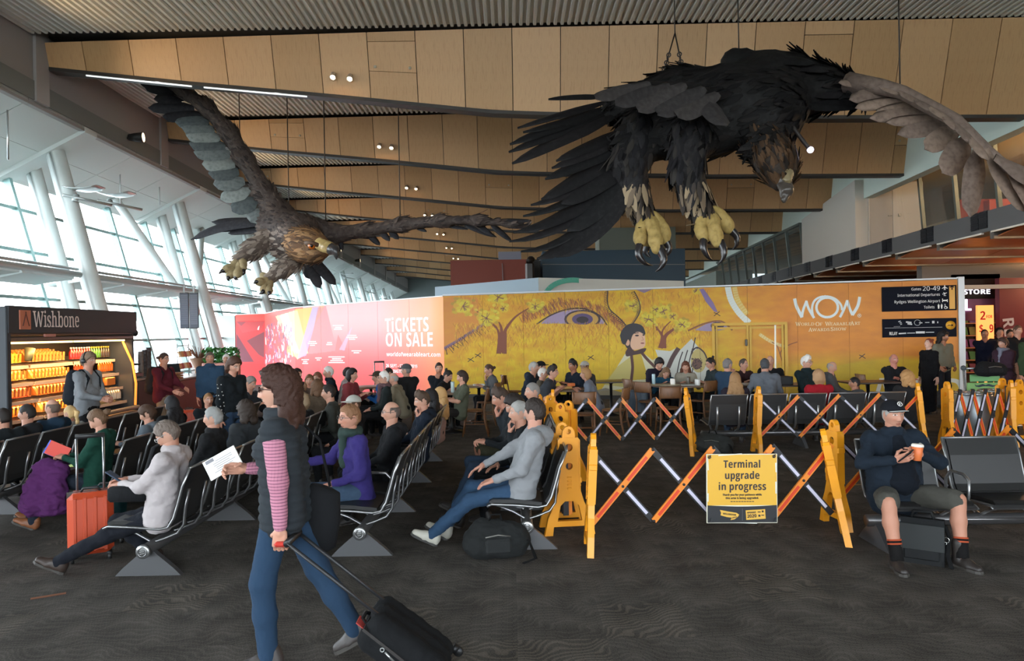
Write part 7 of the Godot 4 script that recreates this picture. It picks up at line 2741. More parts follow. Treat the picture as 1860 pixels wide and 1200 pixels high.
	if o.get("hood", false):
		top.append([nk - f * 0.07 + Vector3(0.07, -0.01, 0), nk - f * 0.105 - u * 0.03, 0.045, 0.055])
		top.append([nk - f * 0.07 + Vector3(-0.07, -0.01, 0), nk - f * 0.105 - u * 0.03, 0.045, 0.055])
		top.append([nk - f * 0.105 - u * 0.03, nk - f * 0.11 - u * 0.1, 0.055, 0.035])
	if o.get("collar", false):
		for q in 7:
			var a0 := -2.4 + q * 0.7
			var a1 := a0 + 0.7
			top.append([nk + Basis(Vector3.UP, 0) * Vector3(sin(a0) * 0.062, 0.015, cos(a0) * 0.062 + 0.004), nk + Vector3(sin(a1) * 0.062, 0.015, cos(a1) * 0.062 + 0.004), 0.022, 0.022])
	var rs := 1.0 + puff * 4.0
	var arm_prims := []
	for q in [[shl, la], [shr, ra]]:
		var el: Vector3 = q[1][0]
		var wr: Vector3 = q[1][1]
		if sleeve == "long":
			arm_prims.append([q[0], el, 0.062 * rs, 0.050 * rs])
			arm_prims.append([el, el.lerp(wr, 0.93), 0.049 * rs, 0.036 * rs])
		elif sleeve == "short":
			arm_prims.append([q[0], q[0].lerp(el, 0.72), 0.064, 0.058])
	var data := {"t": t, "o": o, "tone": tone, "fine": fine, "fem": fem, "hc": hc, "hb": hb, "nk": nk, "u": u, "f": f, "la": la, "ra": ra, "ll": ll, "rl": rl, "hipl": hipl, "hipr": hipr}
	var wr: float = o.get("wrinkle", 0.012)
	if o.has("sleevecol"):
		data.top = job(top, cell, 0.045, wr, o.get("quilt", 0.0))
		data.arms = job(arm_prims, cell * 0.85, 0.03, wr)
	else:
		data.top = job(top + arm_prims, cell, 0.045, wr, o.get("quilt", 0.0))
	var pants := []
	var shorts: bool = o.get("shorts", false)
	pants.append([hipl * Vector3(0.85, 1, 1), hipr * Vector3(0.85, 1, 1), 0.092 + fat * 0.3, 0.092 + fat * 0.3])
	pants.append([hip + Vector3(0.06, 0.03, -0.03), hip + Vector3(-0.06, 0.03, -0.02), 0.085 + fat * 0.2, 0.085 + fat * 0.2])
	var loose: float = o.get("loose", 1.0)
	for q in [[hipl, ll], [hipr, rl]]:
		var kn: Vector3 = q[1][0]
		var an: Vector3 = q[1][1]
		if o.get("skirt", false): pants.append([q[0] * Vector3(0.7, 1, 1), Vector3(kn.x * 0.5, 0.14, kn.z * 0.6), 0.11, 0.12])
		elif shorts: pants.append([q[0], q[0].lerp(kn, 0.93), 0.098, 0.088])
		else:
			pants.append([q[0], kn, 0.09 * (0.95 if not fem else 1.0), 0.064 * loose])
			pants.append([kn, kn.lerp(an, 0.45), 0.062 * loose, 0.058 * loose])
			pants.append([kn.lerp(an, 0.45), kn.lerp(an, 1.02), 0.058 * loose, 0.050 * loose])
	if o.has("inner"): data.inner = job([[hip + u * 0.12 + f * (0.055 + fat), hip + u * 0.26 + f * (0.055 + fat * 0.7), 0.116 + fat * 0.6, 0.10 + fat * 0.35], [hip + u * 0.26 + f * (0.055 + fat * 0.7), nk - u * 0.03 + f * 0.03, 0.10 + fat * 0.3, 0.06]], cell, 0.03, wr)
	if not o.get("nolegs", false): data.pants = job(pants, cell, 0.035, wr * 0.8)
	var bare := []
	if sleeve != "long":
		for q in [[shl, la], [shr, ra]]:
			var el: Vector3 = q[1][0]
			bare.append([q[0].lerp(el, 0.45 if sleeve == "short" else 0.0), el, 0.05, 0.04])
			bare.append([el, el.lerp(q[1][1], 0.4), 0.041, 0.039])
			bare.append([el.lerp(q[1][1], 0.4), q[1][1], 0.039, 0.027])
	if shorts:
		for q in [[hipl, ll], [hipr, rl]]:
			var kn: Vector3 = q[1][0]
			var an: Vector3 = q[1][1]
			bare.append([q[0].lerp(kn, 0.5), kn, 0.068, 0.056])
			bare.append([kn + Vector3(0, 0, 0.008), kn.lerp(an, 0.12), 0.055, 0.054])
			bare.append([kn.lerp(an, 0.12), kn.lerp(an, 0.38) - f * 0.012, 0.055, 0.060])
			bare.append([kn.lerp(an, 0.38) - f * 0.012, an, 0.058, 0.038])
	data.bare = job(bare, minf(cell, 0.015), 0.02) if bare.size() else -1
	queue.append(data)
	return t

func finish_people() -> void:
	run_jobs()
	for q in queue:
		var t: Node3D = q.t
		var o: Dictionary = q.o
		var tone: Color = q.tone
		var hx := Transform3D(q.hb, q.hc)
		var st := SurfaceTool.new()
		st.begin(Mesh.PRIMITIVE_TRIANGLES)
		st.append_from(head_mesh(q.fem, tone, q.fine, o.get("beard", 0.0), o.get("old", false)), 0, hx)
		var nr := 0.050 if q.fem else 0.058
		var na: Array = sdf_arrays([[q.nk - q.u * 0.05, q.nk.lerp(q.hc, 0.45), nr * 1.12, nr], [q.nk.lerp(q.hc, 0.45), q.hc + q.hb * Vector3(0, -0.03, -0.02), nr, nr * 0.95]], 0.014, 0.02)
		st.append_from(arrays_mesh(na, tone.srgb_to_linear() * Color(0.98, 0.9, 0.88)), 0, Transform3D())
		if q.bare >= 0 and jobs[q.bare].o[0].size(): st.append_from(arrays_mesh(jobs[q.bare].o, tone.srgb_to_linear() * Color(1.0, 0.93, 0.9)), 0, Transform3D())
		var hp: String = POSES[o.get("arms", "lap" if o.get("sit", true) else "side")][2]
		for s in 2:
			var arm: Array = q.la if s == 0 else q.ra
			var fw: Vector3 = (arm[1] - arm[0]).normalized()
			var chin: bool = o.get("chin", "") == ("l" if s == 0 else "r")
			var palm: Vector3 = o.get("palm", Vector3(-0.8 if s == 0 else 0.8, -0.25, 0.0) if not o.get("sit", true) else Vector3(-0.25 if s == 0 else 0.25, -1, -0.1))
			var pose: String = o.get("hl" if s == 0 else "hr", hp)
			if chin:
				palm = Vector3(0, -0.3, -1.0)
				pose = "fist"
			var hand_dir: Vector3 = o.get("ld" if s == 0 else "rd", fw)
			if o.has("lp") and s == 0: palm = o.lp
			if o.has("rp") and s == 1: palm = o.rp
			st.append_from(hand_mesh(pose, s == 0, tone), 0, Transform3D(aim(hand_dir, -palm), arm[1]))
		var skin := StandardMaterial3D.new()
		if not M.has("skin"):
			skin.vertex_color_use_as_albedo = true
			skin.roughness = 0.55
			skin.metallic_specular = 0.4
			M["skin"] = skin
		obj("body", st.commit(), M["skin"], t)
		obj(o.get("topname", "jacket"), arrays_mesh(jobs[q.top].o), o.get("topmat") if o.has("topmat") else cloth(o.get("top", c8(50, 52, 56))), t)
		if q.has("inner"): obj("shirt", arrays_mesh(jobs[q.inner].o), cloth(o.inner), t)
		if q.has("arms"): obj("sleeves", arrays_mesh(jobs[q.arms].o), o.get("sleevecol"), t)
		if q.has("pants"):
			obj("shorts" if o.get("shorts", false) else "skirt" if o.get("skirt", false) else "trousers", arrays_mesh(jobs[q.pants].o), cloth(o.get("legs", c8(40, 42, 50))), t)
			for s in 2:
				var leg: Array = q.ll if s == 0 else q.rl
				var hipj: Vector3 = q.hipl if s == 0 else q.hipr
				var fd: Vector3 = o.get("lfd" if s == 0 else "rfd", Vector3(0.22 if s == 0 else -0.22, 0, 1.0))
				var shin: Vector3 = (leg[0] - leg[1]).normalized()
				var ups := Vector3.UP if not o.has("lfd" if s == 0 else "rfd") else shin
				if o.get("lf", Vector3.ZERO).z > 0.6 and s == 0: fd = Vector3(0.2, 0.45, 0.8); ups = Vector3(0, 0.8, -0.5)
				if o.get("rf", Vector3.ZERO).z > 0.6 and s == 1: fd = Vector3(-0.2, 0.45, 0.8); ups = Vector3(0, 0.8, -0.5)
				var fx := Transform3D(aim(fd, ups), leg[1])
				var sm := obj("shoe", shoe_mesh(o.get("shoekind", "shoe")), mat(o.get("shoes", c8(36, 32, 30)), 0.5), t)
				sm.transform = fx
				var so := obj("sole", sole_mesh(), mat(o.get("soles", c8(60, 56, 52)), 0.7), sm)
				so.position = Vector3.ZERO
				if o.has("socks"):
					var sk := mb(true)
					var an: Vector3 = leg[1]
					tube(sk, [an.lerp(leg[0], -0.03), an.lerp(leg[0], 0.12), an.lerp(leg[0], 0.34)], [0.05, 0.05, 0.052], 14)
					var sock := obj("sock", done(sk), cloth(c8(28, 26, 26)), t)
					sk = mb(true)
					for b in [0.25, 0.315]: tube(sk, [an.lerp(leg[0], b), an.lerp(leg[0], b + 0.03)], 0.0545, 14)
					obj("stripe", done(sk), cloth(o.socks), sock)
		var hs: String = o.get("hair", "short")
		if hs != "bald":
			var hm := obj("hair", hair_mesh(hs, q.fine), hair_mat(o.get("hcol", c8(50, 38, 30))), t)
			hm.transform = hx
		if o.has("cap"):
			var cs := mb(true)
			var prof := []
			for k in 9: prof.append(Vector2(0.1 * cos(k / 8.0 * PI / 2) , 0.10 * sin(k / 8.0 * PI / 2)))
			lathe(cs, prof, 20, Transform3D(Basis.from_scale(Vector3(0.93, 0.95, 1.14)), Vector3(0, 0.045, -0.008)))
			var cm := obj("cap", done(cs), cloth(o.cap), t)
			cm.transform = hx * Transform3D(Basis(Vector3.RIGHT, -0.08), Vector3.ZERO)
			cs = mb(true)
			var br := []
			for k in 9:
				var a := lerpf(-1.15, 1.15, k / 8.0)
				br.append([Vector3(sin(a) * 0.09, 0.05, cos(a) * 0.105), Vector3(sin(a) * 0.088, 0.028 + 0.012 * cos(a), cos(a) * 0.105 + 0.075 * cos(a * 0.9))])
			for k in 8:
				fquad(cs, br[k][0], br[k][1], br[k + 1][1], br[k + 1][0], Vector3.UP)
				fquad(cs, br[k][0] - Vector3(0, 0.006, 0), br[k][1] - Vector3(0, 0.006, 0), br[k + 1][1] - Vector3(0, 0.006, 0), br[k + 1][0] - Vector3(0, 0.006, 0), Vector3.DOWN)
				fquad(cs, br[k][1], br[k][1] - Vector3(0, 0.006, 0), br[k + 1][1] - Vector3(0, 0.006, 0), br[k + 1][1], Vector3(0, 0, 1))
			var bm := obj("brim", done(cs), cloth(o.get("brim", o.cap)), cm)
			if o.has("capmark"):
				cs = mb(true)
				ring(cs, Vector3(0, 0.1, 0.108), 0.02, 0.003, Basis(Vector3.RIGHT, -0.5), 16, 5)
				box(cs, Vector3(-0.005, 0.1, 0.109), Vector3(0.005, 0.026, 0.003), Basis(Vector3.RIGHT, -0.5))
				box(cs, Vector3(0.006, 0.1, 0.109), Vector3(0.012, 0.004, 0.003), Basis(Vector3.RIGHT, -0.5))
				obj("cap_badge", done(cs), mat(c8(214, 214, 208), 0.5), cm)
				cs = mb(true)
				var rim := []
				for k in 9: rim.append(br[k][1] + Vector3(0, 0.002, -0.004))
				tube(cs, rim, 0.003, 5)
				obj("brim_piping", done(cs), mat(c8(210, 210, 205), 0.6), bm)
		if o.has("glasses"):
			var gs := mb(true)
			for s in [-1.0, 1.0]:
				ring(gs, Vector3(s * 0.032, 0.010, 0.098), 0.021, 0.0022, Basis.from_scale(Vector3(1.1, 0.82, 1)), 14, 5)
				tube(gs, [Vector3(s * 0.054, 0.014, 0.094), Vector3(s * 0.079, 0.012, 0.05), Vector3(s * 0.082, 0.008, -0.02)], 0.0024, 5)
			tube(gs, [Vector3(-0.011, 0.014, 0.101), Vector3(0.011, 0.014, 0.101)], 0.0022, 5)
			var gm := obj("glasses", done(gs), mat(o.glasses, 0.3), t)
			gm.transform = hx
			if o.get("dark", false):
				gs = mb(true)
				for s in [-1.0, 1.0]: ball(gs, Vector3(s * 0.033, 0.009, 0.096), Vector3(0.025, 0.019, 0.006), 12)
				obj("lens", done(gs), mat(c8(40, 26, 24), 0.12), gm)
		if o.get("pack", null) != null:
			var bs := []
			for s in [-1.0, 1.0]: bs.append([q.nk - q.u * 0.40 - q.f * 0.20 + Vector3(s * 0.08, 0, 0), q.nk - q.u * 0.08 - q.f * 0.17 + Vector3(s * 0.075, 0, 0), 0.115, 0.095])
			var pk := obj("backpack", sdf(bs, 0.02, 0.05, 0.01), cloth(o.pack), t)
			for s in [-1.0, 1.0]:
				var ps := mb(true)
				tube(ps, [q.nk - q.u * 0.03 - q.f * 0.12 + Vector3(s * 0.1, 0, 0), q.nk - q.u * 0.0 + Vector3(s * 0.11, 0.02, 0), q.nk - q.u * 0.1 + q.f * 0.105 + Vector3(s * 0.115, 0, 0), q.nk - q.u * 0.3 + q.f * 0.085 + Vector3(s * 0.15, 0, 0), q.nk - q.u * 0.36 - q.f * 0.08 + Vector3(s * 0.17, 0, 0)], 0.022, 8, true, 0.4, Vector3.UP)
				obj("strap", done(ps), cloth(o.pack.darkened(0.2)), pk)
		if o.has("scarf"):
			var sc := []
			for k in 8:
				var a0 := k * TAU / 8
				var a1 := (k + 1) * TAU / 8
				sc.append([q.nk + Vector3(sin(a0) * 0.075, 0.02 + 0.01 * sin(k * 2.0), cos(a0) * 0.075 + 0.01), q.nk + Vector3(sin(a1) * 0.075, 0.02, cos(a1) * 0.075 + 0.01), 0.036, 0.036])
			sc.append([q.nk + q.f * 0.09, q.nk + q.f * 0.11 - q.u * 0.26, 0.04, 0.045])
			obj("scarf", sdf(sc, 0.014, 0.02, 0.012), o.scarf, t)
		if o.get("headphones", false):
			var ps := mb(true)
			var arc := []
			for k in 9: arc.append(Vector3(sin(lerpf(-1.6, 1.6, k / 8.0)) * 0.105, cos(lerpf(-1.6, 1.6, k / 8.0)) * 0.14, -0.01))
			tube(ps, arc, 0.009, 8)
			for s in [-1.0, 1.0]: lathe(ps, [Vector2(0, 0), Vector2(0.036, 0), Vector2(0.038, 0.02), Vector2(0.03, 0.035), Vector2(0, 0.035)], 14, Transform3D(Basis(Vector3.BACK, -s * PI / 2), Vector3(s * 0.085, 0, -0.01)))
			var pm := obj("headphones", done(ps), mat(c8(30, 32, 34), 0.4), t)
			pm.transform = hx

func hair_mat(c: Color) -> StandardMaterial3D:
	var key := "h" + c.to_html()
	if not M.has(key):
		var m := StandardMaterial3D.new()
		m.albedo_color = c
		m.roughness = 0.6
		m.metallic_specular = 0.4
		m.normal_enabled = true
		m.normal_texture = noise_tex("strands", 0.05, 3, FastNoiseLite.TYPE_SIMPLEX_SMOOTH, true, 8.0)
		m.uv1_triplanar = true
		m.uv1_scale = Vector3(16, 3, 16)
		M[key] = m
	return M[key]

func held(t: Node3D, n: String, label: String, cat: String, at: Vector3, rot: Vector3, st: SurfaceTool, m: Material) -> MeshInstance3D:
	var o := obj(n, done(st), m)
	o.transform = Transform3D(t.basis.orthonormalized(), t.position) * Transform3D(Basis.from_euler(rot), at * t.scale.x)
	tag(o, label, cat)
	return o

func block(s: Vector3, r := 0.004) -> SurfaceTool:
	var st := mb()
	rbox(st, Vector3.ZERO, s, r)
	return st

func pp(label: String, x: float, y: float, d: float, yaw: float, hair: String, hc: Color, top: Color, legs := Color(0.13, 0.14, 0.18), o := {}) -> Node3D:
	var q := {"hair": hair, "hcol": hc, "top": top, "legs": legs, "cell": 0.027 if d > 12.0 else 0.022}
	q.merge(o, true)
	return person(label, x, y, d, yaw, q)

func build_people() -> void:
	var grey := c8(150, 148, 144)
	var white := c8(205, 202, 196)
	var dk := c8(34, 27, 24)
	var br := c8(74, 52, 38)
	var bl := c8(178, 140, 92)
	var blk := c8(30, 31, 34)
	var navy := c8(28, 38, 54)
	var jean := c8(52, 72, 98)
	var F1 := {"fem": true}
	var stripes := StandardMaterial3D.new()
	var im := Image.create_empty(8, 64, false, Image.FORMAT_RGB8)
	for y in 64:
		for x in 8: im.set_pixel(x, y, c8(176, 116, 134) if y % 16 < 11 else c8(116, 70, 92))
	stripes.albedo_texture = ImageTexture.create_from_image(im)
	stripes.uv1_triplanar = true
	stripes.uv1_scale = Vector3(14, 14, 14)
	stripes.roughness = 0.9
	var w := person("woman walking past in a black quilted vest, striped pink sleeves and jeans, pulling a case", 508, 670, 4.1, -90.0, {"fem": true, "sit": false, "cell": 0.0115, "hair": "wavy", "hcol": c8(58, 36, 28), "hyaw": 8.0, "top": c8(54, 60, 66), "topname": "vest", "quilt": 0.011, "wrinkle": 0.004, "puff": 0.014, "collar": true, "sleevecol": stripes, "legs": c8(44, 72, 104), "skin": c8(214, 164, 140), "glasses": c8(60, 34, 30), "dark": true,
		"lh": Vector3(0.25, 0.74, -0.05), "rh": Vector3(-0.10, 1.13, 0.27), "lp": Vector3(-1, 0, 0), "rp": Vector3(0.7, -0.3, 0), "ld": Vector3(0, -1, 0.05), "hl": "fist", "hr": "grip", "rpole": Vector3(-0.4, -0.8, -0.4), "lf": Vector3(0.07, 0.085, 0.10), "rf": Vector3(-0.07, 0.16, -0.38), "rfd": Vector3(0, -0.5, 1), "knees": 0.0, "lean": 2.0, "loose": 1.12, "hpitch": -2.0, "shoes": c8(58, 52, 50)})
	var pap := held(w, "boarding_paper", "white printed paper held in the walking woman's raised hand", "paper", Vector3(-0.07, 1.17, 0.40), Vector3(0.5, 0.15, 0.25), block(Vector3(0.012, 0.12, 0.2), 0.001), mat(c8(216, 214, 210), 0.7))
	var prn := mb()
	for k in 7: box(prn, Vector3(0.0065, 0.03 - k * 0.012, -0.02 + 0.01 * (k % 3)), Vector3(0.001, 0.003, 0.1 + 0.02 * (k % 2)))
	rbox(prn, Vector3(0.0065, 0.045, 0.06), Vector3(0.001, 0.02, 0.05), 0.0004)
	obj("printed_lines", done(prn), mat(c8(120, 120, 126), 0.7), pap)
	held(w, "wristband", "red band on the near wrist of the walking woman", "band", Vector3(0.247, 0.775, -0.045), Vector3.ZERO, block(Vector3(0.07, 0.026, 0.066), 0.012), mat(c8(190, 50, 40), 0.6))
	var bag := mb(true)
	tube(bag, [Vector3(-0.16, 1.43, 0.02), Vector3(-0.14, 1.25, -0.16), Vector3(-0.12, 0.98, -0.22)], 0.014, 8, true, 0.4)
	tube(bag, [Vector3(-0.12, 0.60, -0.15), Vector3(-0.12, 0.63, -0.15), Vector3(-0.12, 0.8, -0.16), Vector3(-0.12, 0.95, -0.17), Vector3(-0.12, 0.98, -0.18)], [0.06, 0.10, 0.12, 0.11, 0.07], 14, true, 0.6, Vector3.RIGHT)
	held(w, "shoulder_bag", "soft black shoulder bag hanging behind the walking woman's hip", "bag", Vector3.ZERO, Vector3.ZERO, bag, cloth(blk))
	var cs := suitcase("trolley_case", "black soft trolley case tilted on its wheels behind the walking woman", Vector3.ZERO, 0.0, Vector3(0.36, 0.5, 0.25), c8(30, 31, 33), false, 0.66)
	for k in cs.get_children():
		if "rod" in k.name or "grip" in k.name: k.material_override = mat(c8(32, 32, 34), 0.45)
	var hp := P(517, 996, 3.93)
	var U := Vector3(-0.775, 0.632, 0)
	cs.transform = Transform3D(Basis(Vector3(0, 0, 1), U, Vector3(0, 0, 1).cross(U)), hp - U * 1.16)
	var tg := mb()
	rbox(tg, Vector3(0.08, 0.58, 0.02), Vector3(0.1, 0.06, 0.006), 0.002)
	obj("luggage_tag", done(tg), mat(c8(170, 60, 56), 0.5), cs)
	tg = mb(true)
	ring(tg, Vector3(0.186, 0.42, 0.02), 0.01, 0.003, Basis(Vector3.UP, PI / 2))
	tube(tg, [Vector3(0.186, 0.40, 0.02), Vector3(0.186, 0.33, 0.03)], 0.006, 6)
	obj("zip_pull", done(tg), mat(c8(190, 190, 188), 0.3, 0.8), cs)
	var m := person("older man in navy cap, jacket and grey shorts holding an orange cup, seated at right", 1621, 727, 5.98, 3.0, {"cell": 0.012, "hair": "crew", "hcol": grey, "old": true, "top": c8(30, 42, 56), "collar": true, "puff": 0.014, "fat": 0.042, "legs": c8(84, 82, 74), "shorts": true, "socks": c8(214, 84, 44), "shoekind": "boot", "shoes": c8(40, 34, 31), "skin": c8(200, 146, 122), "cap": c8(28, 30, 36), "capmark": true, "inner": c8(20, 26, 36), "lh": Vector3(0.05, 0.88, 0.31), "rh": Vector3(-0.17, 0.84, 0.31), "hl": "grip", "hr": "grip", "ld": Vector3(-0.85, 0.2, 0.3), "lp": Vector3(-0.1, -0.2, -1), "rd": Vector3(0.45, 0.3, 0.6), "rp": Vector3(0.5, 0.4, -0.6), "lpole": Vector3(1, -0.45, -0.35), "rpole": Vector3(-1, -0.45, -0.35), "lf": Vector3(0.24, 0.09, 0.52), "rf": Vector3(-0.3, 0.09, 0.52), "knees": 0.35, "lean": -2.0})
	var cup := mb(true)
	lathe(cup, [Vector2(0, -0.06), Vector2(0.03, -0.06), Vector2(0.042, 0.05), Vector2(0, 0.05)], 18)
	var oc := held(m, "coffee_cup", "orange paper coffee cup with white lid held by the man in the cap", "cup", Vector3(-0.02, 0.905, 0.365), Vector3(0, 0, -0.06), cup, mat(c8(206, 108, 58), 0.5))
	cup = mb(true)
	lathe(cup, [Vector2(0.0, 0.048), Vector2(0.045, 0.048), Vector2(0.045, 0.06), Vector2(0.038, 0.07), Vector2(0, 0.07)], 18)
	obj("lid", done(cup), mat(c8(220, 214, 204), 0.5), oc)
	held(m, "mobile_phone", "black phone in the right hand of the man in the cap", "phone", Vector3(-0.12, 0.885, 0.37), Vector3(-0.7, 0.5, 0.3), block(Vector3(0.07, 0.012, 0.14)), mat(c8(22, 22, 25), 0.2))
	var em := mb(true)
	ring(em, Vector3.ZERO, 0.024, 0.004)
	ring(em, Vector3.ZERO, 0.011, 0.004)
	box(em, Vector3(0, -0.036, 0), Vector3(0.05, 0.006, 0.004))
	var badge := held(m, "x", "x", "x", Vector3(0.15, 0.92, 0.14), Vector3(-0.15, 0.3, 0), em, mat(c8(150, 150, 140), 0.6))
	badge.name = "jacket_badge"
	badge.reparent(m)
	for q in ["label", "category"]: badge.remove_meta(q)
	person("young man in a light grey hoodie and jeans leaning back at the row's end", 972, 723, 6.38, -92.0, {"cell": 0.012, "hair": "short", "hcol": c8(44, 36, 32), "top": c8(158, 160, 164), "hood": true, "puff": 0.012, "legs": c8(50, 82, 118), "hyaw": -32.0, "lean": -14.0, "lh": Vector3(0.2, 0.60, 0.24), "rh": Vector3(-0.12, 0.63, 0.42), "lf": Vector3(0.12, 0.11, 0.80), "rf": Vector3(-0.1, 0.10, 0.72), "shoes": c8(176, 172, 160), "soles": c8(60, 58, 56), "skin": c8(206, 156, 134)})
	pp("grey-haired man in black resting chin on hand, second in the short row", 944, 728, 6.95, -90.0, "short", grey, c8(34, 38, 42), c8(28, 30, 34), {"cell": 0.014, "old": true, "chin": "l", "lean": 2.0, "lf": Vector3(0.1, 0.1, 0.7), "hyaw": 8.0})
	pp("dark-haired person leaning forward between the chin-resting man and the hooded man", 928, 716, 7.6, -80.0, "mop", dk, c8(38, 42, 46), jean, {"arms": "phone", "hpitch": 22.0, "lf": Vector3(0.1, 0.1, 0.66)})
	var hm := pp("young man in dark hooded top and shorts, hand at mouth, fourth in the short row", 904, 704, 8.3, -78.0, "quiff", c8(60, 46, 38), c8(44, 50, 56), c8(84, 82, 60), {"chin": "l", "shorts": true, "lean": 18.0, "hpitch": 18.0, "hood": true, "cell": 0.015, "skin": c8(196, 142, 118)})
	pp("grey-haired man whose head shows above the chin-resting man", 968, 694, 9.0, -60.0, "crew", c8(120, 116, 112), blk, navy, {"hyaw": -10.0, "old": true})
	var scm := cloth(c8(52, 72, 66))
	person("woman with short fair hair in purple sweater and checked scarf with glasses", 636, 734, 6.4, -58.0, {"cell": 0.012, "fem": true, "hair": "short", "hcol": c8(128, 92, 66), "top": c8(62, 50, 132), "legs": c8(66, 92, 122), "scarf": scm, "glasses": c8(36, 30, 30), "lh": Vector3(0.10, 0.60, 0.28), "rh": Vector3(-0.36, 0.74, 0.42), "lean": 6.0, "hyaw": 6.0, "skin": c8(206, 150, 126), "rpole": Vector3(-0.6, -0.8, 0)})
	pp("balding man in glasses and black jacket beside the purple sweater", 712, 728, 7.3, -74.0, "fringe", c8(80, 70, 64), blk, blk, {"glasses": c8(70, 66, 62), "hood": true, "cell": 0.014})
	pp("young man in navy jacket with hand at mouth, further along the purple sweater's row", 764, 710, 8.6, -72.0, "quiff", c8(70, 54, 42), navy, blk, {"chin": "l", "hpitch": 12.0, "hood": true, "cell": 0.016})
	pp("woman with long black hair behind the young man in navy", 783, 706, 9.5, -95.0, "long", c8(24, 22, 24), blk, blk, F1)
	pp("woman with long blonde hair in pale pink at the row's far end", 800, 703, 10.2, -100.0, "long", bl, c8(190, 150, 140), blk, F1)
	pp("person in white baseball cap and dark coat, seen from behind the purple sweater", 642, 718, 8.7, -110.0, "short", br, c8(36, 34, 36), blk, {"cap": c8(196, 194, 184), "hyaw": 60.0})
	var ws := person("man in glasses and white shirt with black strap, legs stretched out, using a phone", 291, 766, 5.8, -90.0, {"cell": 0.012, "hair": "short", "hcol": c8(104, 92, 84), "old": true, "top": c8(212, 200, 200), "topname": "shirt", "collar": true, "legs": c8(30, 33, 42), "glasses": c8(190, 190, 190), "arms": "phone", "lean": -10.0, "hpitch": 34.0, "hyaw": 4.0, "lf": Vector3(0.12, 0.11, 0.86), "rf": Vector3(-0.06, 0.1, 0.12), "shoes": c8(52, 40, 34), "fat": 0.02, "lh": Vector3(0.06, 0.74, 0.34), "rh": Vector3(-0.05, 0.76, 0.34)})
	held(ws, "mobile_phone", "phone in the hands of the man in the white shirt", "phone", Vector3(0.0, 0.80, 0.42), Vector3(-0.6, 0, 0), block(Vector3(0.075, 0.012, 0.15)), mat(c8(60, 74, 92), 0.2))
	var sl := mb(true)
	tube(sl, [Vector3(0.16, 0.66, 0.12), Vector3(0.17, 0.82, 0.06), Vector3(0.06, 0.99, 0.05), Vector3(-0.06, 1.03, 0.0)], 0.022, 8, true, 0.3)
	rbox(sl, Vector3(0.14, 0.64, 0.22), Vector3(0.08, 0.12, 0.3), 0.02)
	held(ws, "cross_body_bag", "black cross-body bag on the lap of the man in the white shirt", "bag", Vector3.ZERO, Vector3.ZERO, sl, cloth(blk))
	pp("grey-haired man in black fleece, third in the white shirt's row", 388, 739, 7.2, -92.0, "short", c8(138, 138, 136), c8(36, 37, 39), blk, {"collar": true, "cell": 0.014, "old": true, "fat": 0.02})
	pp("person with dark curly hair in grey jacket seen from behind, beyond the black fleece", 447, 729, 8.1, -125.0, "curly", c8(48, 38, 32), c8(62, 66, 70), blk, F1)
	pp("fair grey-haired person in black behind the walking woman's head", 549, 713, 9.2, -110.0, "bob", c8(132, 112, 88), blk, blk, F1)
	pp("dark-haired man in grey tee with sunglasses pushed up, looking left", 598, 698, 9.8, -82.0, "short", dk, c8(66, 68, 62), blk, {"lean": 14.0})
	var gr := pp("young woman in green top with hair in a bun bent over a card", 168, 744, 7.2, -84.0, "bun", c8(96, 72, 52), c8(22, 74, 58), c8(40, 48, 62), {"fem": true, "cell": 0.013, "hpitch": 32.0, "arms": "phone", "topname": "top", "lf": Vector3(0.1, 0.1, 0.62), "rf": Vector3(-0.1, 0.1, 0.74), "shoes": c8(120, 72, 42)})
	held(gr, "folded_card", "blue and red folded card in the hands of the woman in green", "card", Vector3(0, 0.83, 0.40), Vector3(-0.5, 0.2, 0), block(Vector3(0.01, 0.14, 0.2), 0.001), mat(c8(206, 64, 48), 0.5))
	held(gr, "folded_leaflet", "blue half of the leaflet beside the red card of the woman in green", "leaflet", Vector3(0.012, 0.86, 0.46), Vector3(-0.5, 0.2, 0), block(Vector3(0.008, 0.14, 0.1), 0.001), mat(c8(50, 84, 190), 0.5))
	held(gr, "notebook", "pale green notebook lying on the lap of the woman in green", "book", Vector3(0.06, 0.665, 0.30), Vector3(0.1, 0, 0.1), block(Vector3(0.2, 0.025, 0.26), 0.004), mat(c8(178, 196, 120), 0.6))
	var coat := obj("purple_coat", sdf([[Vector3(0.16, 0.60, 0.40), Vector3(0.2, 0.3, 0.46), 0.11, 0.15], [Vector3(0.18, 0.6, 0.28), Vector3(0.24, 0.28, 0.30), 0.09, 0.13], [Vector3(-0.05, 0.6, 0.36), Vector3(0.16, 0.60, 0.36), 0.07, 0.09]], 0.014, 0.04, 0.03), cloth(c8(104, 44, 112)))
	coat.transform = Transform3D(gr.basis.orthonormalized(), gr.position)
	tag(coat, "purple coat draped over the knees of the woman in green", "coat")
	var bp2 := pp("young person in grey-blue hoodie looking down at a phone, beyond the woman in green", 262, 736, 8.4, -82.0, "mop", c8(66, 46, 34), c8(112, 124, 136), blk, {"hpitch": 22.0, "arms": "phone", "hood": true})
	held(bp2, "mobile_phone", "phone held by the young person in the grey-blue hoodie", "phone", Vector3(0.0, 0.8, 0.40), Vector3(-0.6, 0, 0), block(Vector3(0.07, 0.012, 0.14)), mat(c8(40, 42, 46), 0.2))
	pp("woman with long black hair and dark jacket seen from behind, far along the green row", 312, 719, 9.0, -115.0, "long", c8(26, 25, 28), blk, blk, F1)
	pp("small child in dark top seated beyond the woman with long black hair", 378, 713, 10.4, 40.0, "crew", c8(140, 104, 70), c8(36, 42, 48), blk, {})
